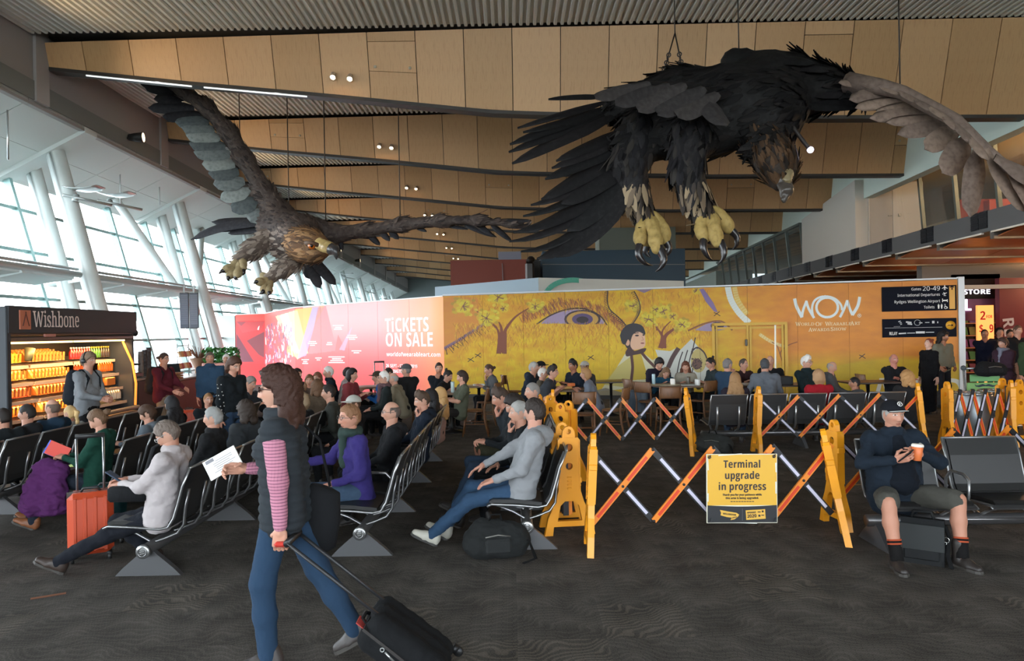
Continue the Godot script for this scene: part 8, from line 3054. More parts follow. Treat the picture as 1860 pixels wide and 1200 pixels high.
	pp("dark-haired man in dark jacket cut by the left edge of the picture", 6, 740, 7.75, -110.0, "crew", dk, c8(36, 42, 46), blk)
	pp("dark-haired man in black jacket looking left, second from the left edge", 50, 733, 8.1, -84.0, "crew", c8(40, 34, 32), c8(36, 37, 40), blk, {"hood": true})
	pp("bald man in blue hooded top, third from the left edge", 96, 724, 8.55, -105.0, "fringe", c8(96, 80, 70), c8(38, 64, 88), blk, {"hood": true})
	pp("woman with blonde ponytail in pale top behind the bald man", 128, 736, 8.9, -110.0, "pony", c8(196, 164, 112), c8(190, 190, 192), blk, F1)
	var sd := {"sit": false}
	pp("man in grey sweater with headphones and dark backpack walking past the lit chiller", 160, 639, 10.2, 82.0, "mop", c8(120, 100, 82), c8(142, 148, 154), blk, {"sit": false, "pack": c8(36, 42, 50), "headphones": true, "arms": "front", "cell": 0.02})
	pp("person in maroon top and tan trousers with black backpack at the coffee counter", 297, 640, 12.4, 75.0, "bun", c8(60, 44, 38), c8(112, 34, 48), c8(170, 142, 116), {"sit": false, "pack": c8(48, 46, 48), "arms": "counter", "glasses": c8(40, 34, 34)})
	pp("man in blue sweater over collared shirt standing at the counter", 381, 639, 13.0, 25.0, "short", c8(96, 82, 74), c8(54, 88, 122), blk, {"sit": false, "collar": true})
	pp("white-haired person behind the man in the blue sweater", 411, 643, 15.0, 10.0, "short", white, c8(70, 72, 78), blk, sd)
	var pk := pp("woman with brown bob in black jumper with dotted sleeves, looking down", 428, 648, 9.4, 62.0, "bob", c8(66, 42, 30), c8(28, 34, 38), c8(46, 70, 100), {"sit": false, "fem": true, "hpitch": 22.0, "cell": 0.018})
	var dots := mb()
	for k in 40: rbox(dots, Vector3(lerpf(-0.178, -0.222, (k / 4) / 9.0) - 0.056 * cos(k * 1.1 - 1.4), 1.34 - (k / 4) * 0.05, 0.02 + 0.056 * sin(k * 1.1 - 1.4)), Vector3(0.014, 0.014, 0.014), 0.004)
	obj("sleeve_dots", done(dots), mat(c8(190, 186, 180), 0.6), pk)
	pp("grey-haired man seated at the tables right of the woman with dotted sleeves", 457, 683, 11.5, 70.0, "short", c8(122, 116, 112), c8(56, 60, 68), blk, {"arms": "table", "hpitch": 16.0, "old": true})
	var tb := {"arms": "table"}
	var tf := {"arms": "table", "fem": true}
	pp("red-haired person at the tables just above the walking woman's hair", 531, 674, 12.5, 150.0, "bob", c8(120, 72, 44), c8(86, 80, 66), blk, tf)
	pp("dark-haired person behind the red-haired one at the tables", 539, 669, 13.6, 60.0, "long", dk, c8(60, 56, 60), blk, tf)
	pp("smiling woman with long brown hair facing the camera at the tables", 562, 680, 13.0, 10.0, "long", c8(110, 78, 52), c8(96, 74, 62), blk, tf)
	pp("auburn-haired person right of the smiling woman at the tables", 577, 676, 13.9, -20.0, "bob", c8(116, 74, 54), c8(90, 66, 60), blk, tf)
	pp("white-haired man in dark navy coat at the tables below the small print", 597, 665, 14.0, -70.0, "short", white, c8(32, 42, 54), blk, {"arms": "table", "collar": true, "old": true})
	pp("curly-haired person in brown fur-striped coat seen from behind", 576, 691, 11.6, 180.0, "curly", c8(92, 66, 46), c8(92, 74, 56), blk, {"fem": true, "quilt": 0.012, "puff": 0.02})
	pp("dark-haired woman in red and cream vest facing right at the tables", 639, 669, 13.0, 75.0, "bob", c8(26, 22, 22), c8(160, 60, 66), blk, tf)
	pp("person with black hair in white behind the red and cream vest", 631, 667, 14.0, 110.0, "short", dk, c8(176, 164, 160), blk, tb)
	pp("man in brown hat and bright blue jacket reaching to the left", 686, 674, 13.3, -80.0, "short", br, c8(24, 92, 170), blk, {"arms": "table", "cap": c8(70, 58, 44), "lean": 14.0})
	pp("white-haired man with glasses, dark jacket and striped scarf, laughing", 698, 674, 12.3, -72.0, "short", white, c8(38, 46, 46), blk, {"glasses": c8(60, 56, 54), "scarf": cloth(c8(120, 86, 90)), "lean": 0.0, "old": true, "cell": 0.02})
	pp("man in beige shirt hunched behind the laughing white-haired man", 715, 676, 13.1, -100.0, "fringe", grey, c8(150, 138, 112), blk, {"arms": "table", "lean": 20.0})
	pp("dark-haired person behind the beige shirt", 706, 667, 14.4, -60.0, "crew", dk, c8(70, 66, 62), blk, tb)
	pp("man in dark jacket and grey cap turned away to the left below the dates", 738, 661, 13.9, -140.0, "crew", c8(110, 104, 100), c8(38, 38, 40), blk, {"cap": c8(86, 88, 92), "hyaw": 30.0, "puff": 0.02})
	pp("smiling woman in navy with ponytail facing the camera by the orange edge", 797, 658, 14.5, 8.0, "pony", c8(52, 38, 32), c8(40, 44, 54), blk, {"fem": true, "chin": "r", "arms": "table"})
	pp("woman in black leaning low over the table, dark hair tied up", 816, 672, 13.8, 70.0, "topbun", dk, c8(34, 34, 38), blk, {"fem": true, "arms": "table", "lean": 26.0, "hpitch": 20.0})
	var ol := pp("long-haired man in olive tee on a café chair holding a phone", 838, 673, 12.7, -72.0, "bob", c8(50, 38, 32), c8(92, 96, 76), c8(42, 38, 36), {"sleeve": "short", "arms": "phone", "hpitch": 10.0, "cell": 0.018, "topname": "tee"})
	held(ol, "mobile_phone", "phone in the hand of the long-haired man in the olive tee", "phone", Vector3(-0.03, 0.83, 0.40), Vector3(-0.6, 0, 0), block(Vector3(0.07, 0.012, 0.14)), mat(c8(150, 156, 164), 0.3))
	pp("woman in grey sweater resting her face on her hand by the hoarding", 887, 661, 14.7, -78.0, "bun", c8(70, 50, 40), c8(104, 106, 110), blk, {"fem": true, "chin": "r", "lean": 16.0, "hpitch": 10.0, "arms": "table"})
	pp("grey-haired man in dark blue jacket facing right at the food table", 969, 657, 14.1, 70.0, "short", grey, c8(38, 50, 66), blk, {"arms": "table", "lean": 16.0, "hood": true, "old": true})
	pp("person in black cap behind the grey-haired man in dark blue", 982, 656, 15.0, 80.0, "short", dk, c8(40, 42, 50), blk, {"cap": c8(26, 26, 30), "arms": "table"})
	pp("white-haired person in brown between the dark blue jacket and the grey tee", 985, 668, 13.6, 85.0, "short", white, c8(104, 92, 76), blk, tb)
	pp("dark-haired man in charcoal tee leaning on the food table", 1003, 663, 13.1, 72.0, "quiff", c8(34, 28, 26), c8(62, 66, 74), blk, {"sleeve": "short", "arms": "table", "lean": 24.0, "cell": 0.018, "topname": "tee"})
	pp("young man with black hair in navy at the far side of the food table", 1041, 653, 14.4, -55.0, "quiff", c8(24, 22, 22), navy, blk, {"arms": "table", "lean": 14.0, "skin": c8(168, 114, 88)})
	pp("woman in white cap and glasses at the food table beside the navy man", 1062, 656, 14.8, -40.0, "short", br, c8(60, 58, 62), blk, {"fem": true, "cap": c8(190, 186, 180), "arms": "table", "glasses": c8(30, 28, 28)})
	pp("woman with fair bob in blue-grey top, back to the camera at the food table", 1064, 668, 13.3, -105.0, "bob", c8(150, 112, 74), c8(124, 132, 148), c8(50, 52, 56), {"fem": true, "arms": "table", "lean": 22.0})
	pp("dark-haired person in purple-black puffer jacket bent over the papers", 1199, 650, 15.0, 10.0, "mop", c8(28, 24, 26), c8(44, 38, 58), blk, {"hpitch": 28.0, "puff": 0.02, "quilt": 0.008, "arms": "table", "lean": 12.0})
	pp("woman in teal jacket with long fair hair writing at the round table", 1211, 668, 14.6, 5.0, "long", c8(110, 84, 62), c8(24, 76, 104), blk, {"fem": true, "lean": 30.0, "hpitch": 34.0, "arms": "table"})
	pp("woman with brown hair in cream cardigan looking down at the round table", 1245, 656, 14.8, -15.0, "long", c8(92, 54, 40), c8(176, 168, 148), blk, {"fem": true, "hpitch": 18.0, "arms": "table"})
	pp("woman with dark bun and glasses in dark green, side on at the round table", 1289, 649, 14.3, -78.0, "topbun", c8(26, 22, 24), c8(48, 62, 66), blk, {"fem": true, "hpitch": 14.0, "arms": "table", "glasses": c8(30, 28, 28)})
	pp("man in blue padded jacket with hand raised, back to the camera by the door", 1321, 651, 13.6, 125.0, "short", c8(112, 108, 106), c8(44, 70, 98), blk, {"puff": 0.02, "quilt": 0.005, "chin": "r", "fat": 0.03})
	pp("man with moustache in dark maroon facing the camera before the yellow door", 1350, 651, 14.8, 15.0, "receding", c8(70, 60, 56), c8(62, 38, 42), blk, {"arms": "table", "hyaw": 25.0})
	pp("man in grey shirt seen from behind leaning on the long table", 1389, 651, 13.3, 165.0, "short", c8(66, 68, 72), c8(112, 118, 128), blk, {"arms": "table", "lean": 20.0})
	pp("bald man in black beyond the grey shirt", 1399, 645, 14.9, -20.0, "fringe", c8(150, 120, 100), blk, blk, tb)
	pp("silver-haired man with glasses in dark teal blazer, blue shirt", 1464, 646, 13.6, 20.0, "quiff", white, c8(30, 48, 52), navy, {"arms": "lap", "glasses": c8(44, 40, 40), "collar": true, "hyaw": 20.0, "old": true, "cell": 0.02})
	pp("balding man in grey striped jacket looking down to the right", 1514, 656, 14.0, 60.0, "fringe", c8(150, 142, 134), c8(92, 92, 94), c8(92, 128, 160), {"hpitch": 20.0, "hood": true, "old": true})
	pp("cheerful red-faced man in black jacket facing the camera at the right table", 1623, 642, 14.5, 5.0, "fringe", c8(150, 124, 108), c8(32, 34, 40), navy, {"arms": "cross", "hood": true, "fat": 0.04, "skin": c8(206, 138, 122)})
	pp("woman with long wavy blonde hair seen from behind, left end of the rear seats", 1335, 676, 11.2, 165.0, "long", c8(142, 108, 72), c8(48, 40, 52), jean, {"fem": true, "cell": 0.018})
	pp("woman in bright red jacket with fair hair seen from behind", 1487, 671, 11.3, 178.0, "bob", c8(160, 124, 90), c8(196, 24, 38), blk, {"fem": true, "puff": 0.012, "cell": 0.018})
	pp("young man with dark cropped hair in camouflage hood, looking left from the rear seats", 1553, 684, 11.4, -150.0, "crew", c8(30, 26, 26), c8(74, 76, 78), blk, {"hood": true, "hyaw": 35.0, "skin": c8(176, 124, 98)})
	pp("person with curly blonde hair and dark coat seen from behind, rear seats' right end", 1648, 674, 11.3, 178.0, "curly", c8(166, 124, 78), c8(46, 44, 46), blk, {"fem": true, "puff": 0.02})
	pp("woman in long black dress with red hair tied up, gazing up to the left", 1690, 615, 14.9, -72.0, "topbun", c8(110, 48, 30), c8(22, 21, 24), c8(22, 21, 24), {"sit": false, "fem": true, "skirt": true, "hpitch": -22.0, "skin": c8(222, 180, 160), "cell": 0.02})
	pp("bearded man in olive grey hoodie leaning on the hoarding behind the black dress", 1713, 602, 15.9, 12.0, "curly", c8(30, 26, 26), c8(126, 124, 106), c8(36, 38, 46), {"sit": false, "arms": "pocket", "beard": 0.7, "hyaw": 20.0, "hood": true, "skin": c8(170, 118, 92)})
	pp("man in navy sweatshirt with white print looking up, left of the right-hand group", 1788, 598, 17.4, -25.0, "crew", c8(30, 26, 24), c8(26, 34, 60), blk, {"sit": false, "arms": "cross", "hpitch": -16.0, "skin": c8(176, 124, 98)})
	pp("young man in dark cap looking up behind the navy sweatshirt", 1815, 595, 18.2, -20.0, "short", dk, c8(44, 46, 50), blk, {"sit": false, "cap": c8(40, 38, 42), "hpitch": -14.0})
	pp("dark-haired man half hidden at the back of the right-hand group", 1834, 598, 18.8, -10.0, "short", dk, c8(58, 40, 38), blk, {"sit": false, "beard": 0.6})
	pp("woman in plum puffer jacket and scarf behind the luggage trolley", 1822, 613, 14.0, -75.0, "mop", c8(62, 44, 38), c8(70, 44, 60), blk, {"sit": false, "fem": true, "puff": 0.025, "quilt": 0.008, "scarf": cloth(c8(130, 132, 152)), "arms": "front"})
	pp("tall man in black jacket with white stripe at the right edge", 1848, 590, 16.4, 4.0, "crew", c8(92, 66, 52), c8(28, 28, 32), c8(140, 104, 86), {"sit": false})
	pp("person in green jacket mostly cut off by the right edge", 1880, 594, 13.4, -20.0, "short", br, c8(52, 72, 42), c8(120, 92, 76), sd)
	finish_people()
# ---------------------------------------------------------------- two giant eagles hung from the roof

func feather(parent: Node, a: Vector3, m: Vector3, b: Vector3, w: float, up: Vector3, mt: Material, blunt := 0.5) -> void:
	var st := mb(true)
	var n := 9
	var rows := []
	for i in n + 1:
		var t := float(i) / n
		var c := a.lerp(m, t).lerp(m.lerp(b, t), t)
		var tg := (m - a).lerp(b - m, t).normalized()
		var sd := tg.cross(up).normalized()
		var nn := sd.cross(tg).normalized()
		var ww := w * 0.5 * (0.45 + 0.55 * smoothstep(0.0, 0.35, t)) * pow(maxf(1.0 - pow(t, 5.0 if blunt > 0.4 else 2.6), 0.0), 0.5)
		ww = maxf(ww, 0.003)
		var sag := -0.16 * ww
		rows.append([c - sd * ww + nn * sag, c - sd * ww * 0.5 + nn * 0.0, c + nn * w * 0.05, c + sd * ww * 0.5, c + sd * ww + nn * sag, c + sd * ww * 0.5 - nn * 0.02, c - nn * 0.02, c - sd * ww * 0.5 - nn * 0.02])
	for i in n:
		for k in 8:
			var k2 := (k + 1) % 8
			var cn: Vector3 = (rows[i][0] + rows[i][4] + rows[i + 1][0] + rows[i + 1][4]) * 0.25 - up * 0.004
			fquad(st, rows[i][k], rows[i][k2], rows[i + 1][k2], rows[i + 1][k], (rows[i][k] + rows[i][k2]) * 0.5 - cn)
	piece("feather", done(st), mt, parent, Transform3D())

func plumage(parent: Node, body: ArrayMesh, count: int, flow: Callable, len: float, cols: Array, sd: int, n := "plumage", keep = null) -> void:
	var arr := body.surface_get_arrays(0)
	var v: PackedVector3Array = arr[Mesh.ARRAY_VERTEX]
	var nr: PackedVector3Array = arr[Mesh.ARRAY_NORMAL]
	var st := mb(true)
	for q in [[-0.5, 0.5], [0.5, -0.5]]: pass
	var ring := []
	for i in 6:
		var t := i / 5.0
		var w := 0.17 * sin(0.35 + t * 2.6)
		ring.append([Vector3(-w, 0.01, t), Vector3(0, 0.045, t), Vector3(w, 0.01, t)])
	for i in 5:
		for k in 2:
			fquad(st, ring[i][k], ring[i][k + 1], ring[i + 1][k + 1], ring[i + 1][k], Vector3.UP)
	var fm := done(st)
	var rr := RandomNumberGenerator.new()
	rr.seed = sd
	var xs := []
	var cs := []
	var tries := 0
	while xs.size() < count and tries < count * 4:
		tries += 1
		var i := rr.randi() % v.size()
		if keep != null and not keep.call(v[i]): continue
		var f: Vector3 = flow.call(v[i])
		var y := nr[i]
		f = (f - y * f.dot(y))
		if f.length() < 0.05: continue
		var z := (f.normalized() + Vector3(rr.randf_range(-0.25, 0.25), rr.randf_range(-0.25, 0.25), rr.randf_range(-0.25, 0.25)))
		z = (z - y * (z.dot(y) - 0.02)).normalized()
		var b := aim(z, y)
		var l := len * rr.randf_range(0.7, 1.3)
		xs.append(Transform3D(b.scaled_local(Vector3(l, l, l)), v[i] - y * 0.01))
		cs.append((cols[rr.randi() % cols.size()] as Color).srgb_to_linear())
	var mm := MultiMesh.new()
	mm.transform_format = MultiMesh.TRANSFORM_3D
	mm.use_colors = true
	mm.mesh = fm
	mm.instance_count = xs.size()
	for i in xs.size():
		mm.set_instance_transform(i, xs[i])
		mm.set_instance_color(i, cs[i])
	var mi := MultiMeshInstance3D.new()
	mi.multimesh = mm
	var m := StandardMaterial3D.new()
	m.vertex_color_use_as_albedo = true
	m.roughness = 0.75
	m.metallic_specular = 0.3
	mi.material_override = m
	mi.name = n
	mi.set_meta("kind", "stuff")
	parent.add_child(mi)

func hide_mat(c: Color, key: String) -> StandardMaterial3D:
	var m := StandardMaterial3D.new()
	m.albedo_texture = noise_tex("hide" + key, 0.05, 4, FastNoiseLite.TYPE_SIMPLEX_SMOOTH, false, 1.0, grad([c.darkened(0.25), c, c.lightened(0.08)]), 256)
	m.uv1_triplanar = true
	m.uv1_scale = Vector3(0.8, 0.8, 0.8)
	m.roughness = 0.7
	m.metallic_specular = 0.35
	return m

func claw(parent: Node, pts: Array, d: float, r: float, horn: Material) -> void:
	var sp := smooth_path(pts, 4)
	var v := []
	var rad := []
	for i in sp.size():
		v.append(P(sp[i][0], sp[i][1], d + (sp[i][2] if sp[i].size() > 2 else 0.0)))
		rad.append(maxf(r * (1.0 - pow(float(i) / (sp.size() - 1), 1.6)), 0.004))
	var st := mb(true)
	tube(st, v, rad, 9)
	piece("talon", done(st), horn, parent, Transform3D())

func foot(parent: Node, toes: Array, d: float, r: float, scaly: Material, horn: Material) -> void:
	for t in toes:
		var pr := []
		var ks: Array = t[0]
		for i in ks.size() - 1:
			var a := P(ks[i][0], ks[i][1], d + ks[i][2])
			var b := P(ks[i + 1][0], ks[i + 1][1], d + ks[i + 1][2])
			pr.append([a, b, r * (1.15 - 0.12 * i), r * (1.0 - 0.12 * i)])
			pr.append([a.lerp(b, 0.45), a.lerp(b, 0.55), r * 1.22, r * 1.22])
		piece("toe", sdf(pr, 0.022, 0.025), scaly, parent, Transform3D())
		claw(parent, t[1], d, r * 0.72, horn)

func blob(list: Array, cell: float, k: float) -> ArrayMesh:
	var pr := []
	for q in list:
		pr.append([P(q[0], q[1], q[2]), P(q[4], q[5], q[6]), q[3] * q[2] / F, q[7] * q[6] / F])
	return sdf(pr, cell, k, 0.02)

func build_eagles() -> void:
	var horn := mat(c8(34, 31, 32), 0.25)
	var wire := mat(c8(60, 54, 50), 0.4, 0.5)
	var D := 11.4
	var o := thing("eagle_sculpture", "huge black hanging eagle sculpture with yellow feet, nearest and at the right", "sculpture")
	var blackm := hide_mat(c8(20, 19, 19), "b")
	var body := blob([
		[1140, 190, D + 0.5, 34, 1235, 185, D + 0.3, 56], [1235, 185, D + 0.3, 56, 1330, 190, D, 66], [1330, 190, D, 66, 1400, 195, D - 0.2, 62],
		[1345, 118, D + 0.4, 22, 1368, 122, D + 0.3, 24], [1345, 118, D + 0.4, 22, 1330, 112, D + 0.4, 18], [1405, 124, D + 0.2, 28, 1440, 140, D + 0.2, 34], [1440, 140, D + 0.2, 34, 1500, 160, D - 0.1, 32], [1400, 150, D, 50, 1450, 168, D, 44],
		[1500, 160, D - 0.1, 30, 1560, 170, D - 0.4, 18],
		[1400, 205, D - 0.2, 52, 1392, 262, D - 0.5, 38], [1180, 230, D + 0.2, 44, 1160, 260, D + 0.1, 42], [1268, 225, D - 0.3, 40, 1262, 262, D - 0.4, 32], [1230, 235, D, 52, 1300, 240, D - 0.1, 44]], 0.055, 0.25)
	obj("body", body, blackm, o)
	var flow := func(p: Vector3) -> Vector3:
		return Vector3(-1.0, -0.25, 0.1)
	plumage(o, body, 1900, flow, 0.27, [c8(19, 18, 18), c8(25, 23, 22), c8(30, 27, 26), c8(16, 15, 16)], 5, "plumage", func(p: Vector3): return p.y < P(1350, 142, 11.4).y or p.x < P(1300, 142, 11.4).x or p.x > P(1460, 142, 11.4).x)
	var head := blob([[1392, 262, D - 0.5, 38, 1412, 300, D - 0.7, 34], [1412, 300, D - 0.7, 32, 1420, 330, D - 0.8, 18]], 0.04, 0.15)
	var hd := obj("head", head, hide_mat(c8(44, 35, 28), "h"), o)
	plumage(hd, head, 520, func(_p): return Vector3(-0.5, 1.0, 0.2), 0.2, [c8(58, 42, 28), c8(34, 28, 24), c8(76, 56, 38)], 8, "head_feathers", func(p: Vector3): return p.y > P(1420, 342, 10.6).y)
	var bk := blob([[1422, 322, D - 0.85, 15, 1428, 345, D - 0.95, 11], [1428, 345, D - 0.95, 11, 1424, 366, D - 1.0, 4]], 0.025, 0.06)
	obj("beak", bk, mat(c8(64, 58, 52), 0.35), o)
	bk = blob([[1433, 312, D - 0.95, 8, 1431, 326, D - 0.98, 9]], 0.02, 0.05)
	obj("cere", bk, mat(c8(116, 104, 76), 0.4), o)
	var lm := hide_mat(c8(28, 26, 27), "l")
	var flowd := func(p: Vector3) -> Vector3: return Vector3(-0.15, -1.0, 0.1)
	var k := 0
	for lg in [[[1165, 240, D + 0.1, 44, 1140, 300, D, 32], [1140, 300, D, 31, 1150, 340, D, 25], [1150, 340, D, 25, 1172, 398, D - 0.05, 17]], [[1256, 240, D - 0.4, 38, 1246, 305, D - 0.5, 27], [1246, 305, D - 0.5, 27, 1258, 345, D - 0.5, 23], [1258, 345, D - 0.5, 23, 1280, 388, D - 0.5, 18]]]:
		var lgm := blob(lg, 0.04, 0.14)
		var leg := obj("leg", lgm, lm, o)
		plumage(leg, lgm, 420, flowd, 0.26, [c8(26, 25, 28), c8(34, 33, 35), c8(20, 19, 21), c8(46, 43, 40)], 11 + k, "leg_feathers")
		plumage(leg, lgm, 170, flowd, 0.3, [c8(150, 132, 106), c8(112, 98, 82), c8(60, 54, 50)], 21 + k, "pale_tufts", func(p: Vector3): return p.y < P(1150, 338, D).y)
		k += 1
	var scaly := hide_mat(c8(158, 134, 78), "s")
	foot(o, [[[[1172, 400, 0.0], [1163, 425, -0.1], [1164, 440, -0.15]], [[1164, 438, -0.15], [1160, 462, -0.2], [1172, 478, -0.2], [1186, 482, -0.1]]],
		[[[1180, 395, 0.0], [1188, 420, -0.25], [1193, 452, -0.35]], [[1196, 448, -0.35], [1206, 470, -0.4], [1200, 486, -0.4], [1190, 493, -0.35]]],
		[[[1186, 395, 0.0], [1204, 415, -0.1], [1207, 435, -0.1]], [[1207, 434, -0.1], [1215, 450, -0.1], [1210, 462, -0.1], [1198, 465, -0.05]]],
		[[[1176, 408, 0.1], [1176, 440, 0.2]], [[1176, 442, 0.2], [1174, 458, 0.2], [1182, 468, 0.15]]]], D - 0.1, 0.095, scaly, horn)
	foot(o, [[[[1280, 390, 0.0], [1272, 415, -0.1], [1281, 432, -0.15]], [[1279, 430, -0.15], [1278, 450, -0.2], [1286, 466, -0.2], [1296, 473, -0.15]]],
		[[[1292, 388, 0.0], [1298, 415, -0.25], [1303, 440, -0.3]], [[1308, 438, -0.3], [1315, 455, -0.35], [1313, 470, -0.35], [1303, 481, -0.3]]],
		[[[1298, 385, 0.0], [1316, 400, -0.1], [1324, 416, -0.1]], [[1326, 416, -0.1], [1338, 430, -0.1], [1338, 444, -0.1], [1330, 454, -0.05]]],
		[[[1288, 395, 0.1], [1288, 420, 0.15]], [[1288, 422, 0.15], [1286, 436, 0.2], [1292, 444, 0.2]]]], D - 0.5, 0.09, scaly, horn)
	var bf := [hide_mat(c8(20, 19, 20), "f1"), hide_mat(c8(25, 23, 24), "f2"), hide_mat(c8(17, 17, 18), "f3")]
	var set1 := [[1085, 182, 1040, 172, 996, 180, 18, 0.5], [1080, 190, 1020, 205, 940, 232, 17, 0.45], [1085, 198, 1010, 225, 926, 262, 24, 0.35], [1090, 205, 1010, 238, 924, 276, 22, 0.3], [1095, 212, 1020, 248, 930, 297, 26, 0.2], [1100, 205, 1040, 215, 950, 240, 22, 0.4],
		[1130, 235, 1070, 262, 1010, 292, 22, 0.15], [1135, 240, 1075, 275, 1002, 305, 22, 0.1], [1135, 250, 1070, 290, 990, 325, 26, 0.05], [1130, 260, 1060, 320, 983, 362, 26, 0.0], [1130, 275, 1060, 350, 964, 372, 20, -0.05], [1128, 285, 1055, 372, 950, 392, 18, -0.1], [1128, 290, 1050, 400, 932, 422, 24, -0.15], [1126, 300, 1050, 425, 925, 438, 18, -0.2], [1124, 310, 1060, 450, 946, 456, 17, -0.25], [1122, 318, 1070, 440, 975, 470, 26, -0.3], [1118, 330, 1080, 430, 1010, 466, 30, -0.3], [1112, 310, 1080, 380, 1030, 420, 34, -0.2], [1115, 290, 1070, 340, 1020, 370, 34, -0.1]]
	k = 0
	for q in set1:
		feather(o, P(q[0] + 30, q[1] - 8, D + q[7] + 0.2), P(q[2], q[3], D + q[7]), P(q[4], q[5], D + q[7] - 0.1), q[6] * 1.75 * D / F, Vector3(0.25, 0.8, 0.55), bf[k % 3], 0.3)
		k += 1
	var gm := [hide_mat(c8(62, 58, 57), "g1"), hide_mat(c8(52, 49, 49), "g2")]
	k = 0
	for q in [[1150, 162, 1100, 172, 1082, 178, 26], [1185, 165, 1150, 178, 1118, 190, 30], [1215, 165, 1185, 182, 1160, 202, 34], [1250, 172, 1220, 190, 1195, 208, 36], [1275, 182, 1250, 200, 1232, 212, 34], [1255, 185, 1290, 205, 1320, 228, 40]]:
		feather(o, P(q[0] + 30, q[1] - 12, D - 1.0), P(q[2], q[3], D - 1.25), P(q[4], q[5], D - 1.45), q[6] * 1.1 * D / F, Vector3(0.2, 0.55, 0.8), gm[k % 2], 0.6)
		k += 1
	k = 0
	for q in [[1230, 150, 1170, 152, 1105, 172, 34], [1260, 150, 1200, 155, 1140, 178, 34], [1290, 152, 1235, 160, 1180, 185, 34], [1310, 158, 1262, 168, 1215, 192, 34], [1330, 165, 1290, 178, 1250, 200, 34]]:
		feather(o, P(q[0], q[1], D - 0.55), P(q[2], q[3] - 6, D - 0.9), P(q[4], q[5] - 8, D - 1.05), q[6] * D / F, Vector3(0.1, 0.8, 0.5), bf[k % 3], 0.5)
		k += 1
	var qm := [hide_mat(c8(122, 104, 92), "q1"), hide_mat(c8(110, 94, 84), "q2"), hide_mat(c8(132, 113, 99), "q3")]
	var sh := mb(true)
	var spine := []
	for q in [[1540, 150, -0.5], [1600, 158, -0.9], [1640, 168, -1.1], [1700, 200, -1.4], [1735, 218, -1.6], [1790, 272, -1.8], [1862, 330, -2.1]]: spine.append(P(q[0], q[1], D + q[2]))
	tube(sh, spine, [0.16, 0.12, 0.1, 0.1, 0.09, 0.08, 0.05], 10)
	obj("wing_arm", done(sh), qm[1], o)
	k = 0
	for q in [[1582, 160, 1550, 150, 1524, 149, 16, -0.6], [1624, 172, 1580, 170, 1543, 180, 25, -0.8], [1646, 188, 1600, 186, 1554, 195, 22, -0.95], [1690, 212, 1640, 205, 1580, 214, 26, -1.1], [1726, 232, 1690, 230, 1630, 243, 28, -1.3], [1734, 240, 1712, 250, 1680, 270, 34, -1.4], [1752, 256, 1740, 285, 1712, 314, 42, -1.5], [1772, 275, 1772, 330, 1762, 394, 44, -1.7], [1785, 275, 1830, 330, 1866, 386, 44, -1.9], [1820, 300, 1870, 345, 1900, 420, 40, -2.0], [1800, 290, 1880, 330, 1930, 345, 40, -2.1],
			[1660, 195, 1625, 195, 1590, 205, 18, -1.0], [1710, 222, 1675, 215, 1610, 222, 22, -1.2]]:
		feather(o, P(q[0] + 8, q[1] - 6, D + q[7]), P(q[2], q[3], D + q[7] - 0.05), P(q[4], q[5], D + q[7] - 0.1), q[6] * 1.2 * (D + q[7]) / F, Vector3(0.35, 0.35, 0.87), qm[k % 3], 0.6)
		k += 1
	for q in [[1560, 148, 1600, 160], [1600, 156, 1640, 170], [1636, 166, 1672, 186], [1664, 180, 1700, 202], [1690, 194, 1728, 218], [1716, 210, 1748, 240], [1740, 226, 1770, 262], [1765, 250, 1795, 290]]:
		feather(o, P(q[0], q[1], D - 0.7 - (q[0] - 1560) * 0.006), P((q[0] + q[2]) / 2.0, (q[1] + q[3]) / 2.0 - 2, D - 0.85 - (q[0] - 1560) * 0.006), P(q[2], q[3], D - 0.9 - (q[0] - 1560) * 0.006), 0.24, Vector3(0.3, 0.5, 0.8), qm[k % 3], 0.6)
		k += 1
	k = 0
	for q in [[1470, 150, 1520, 140, 1562, 148], [1450, 165, 1520, 165, 1585, 165], [1440, 185, 1510, 190, 1570, 188], [1480, 175, 1530, 178, 1580, 180], [1420, 120, 1470, 112, 1505, 130], [1400, 110, 1440, 100, 1480, 116]]:
		feather(o, P(q[0], q[1], D - 0.25), P(q[2], q[3], D - 0.4), P(q[4], q[5], D - 0.55), 0.36, Vector3(0.2, 0.6, 0.75), bf[k % 3], 0.5)
		k += 1
	var st := mb(true)
	for q in [[1226, 60, 1206, 130], [1226, 60, 1240, 128]]:
		var a := P(q[0], q[1], D + 0.2)
		var b := P(q[2], q[3], D + 0.2)
		st = mb(true)
		tube(st, [a, b], 0.012, 6)
		for j in 5: ring(st, b.lerp(a, j * 0.1 + 0.03), 0.035, 0.01, Basis(Vector3.UP, j * 1.4), 10, 5)
		obj("chain", done(st), wire, o)
	for q in [[1226, 60, 0.2], [1342, 92, 0.4], [1635, 162, -1.1]]:
		var a := P(q[0], q[1], D + q[2])
		st = mb(true)
		tube(st, [a, Vector3(a.x, TOP - 0.01, a.z)], 0.01, 6)
		obj("cable", done(st), wire, o)
	st = mb()
	bar(st, P(1203, 133, D + 0.2), P(1246, 129, D + 0.2), 0.12, 0.04)
	obj("hanging_plate", done(st), wire, o)
	var sf := thing("staff", "dark gnarled staff with a bright glass knob carried beside the black eagle's head", "staff")
	st = mb(true)
	tube(st, [P(1432, 218, D - 0.6), P(1447, 240, D - 0.62), P(1458, 255, D - 0.65), P(1469, 269, D - 0.7)], [0.035, 0.028, 0.034, 0.028], 8)
	obj("shaft", done(st), mat(c8(34, 26, 22), 0.6), sf)
	st = mb(true)
	ball(st, P(1472, 272, D - 0.7), Vector3(0.05, 0.05, 0.05), 12)
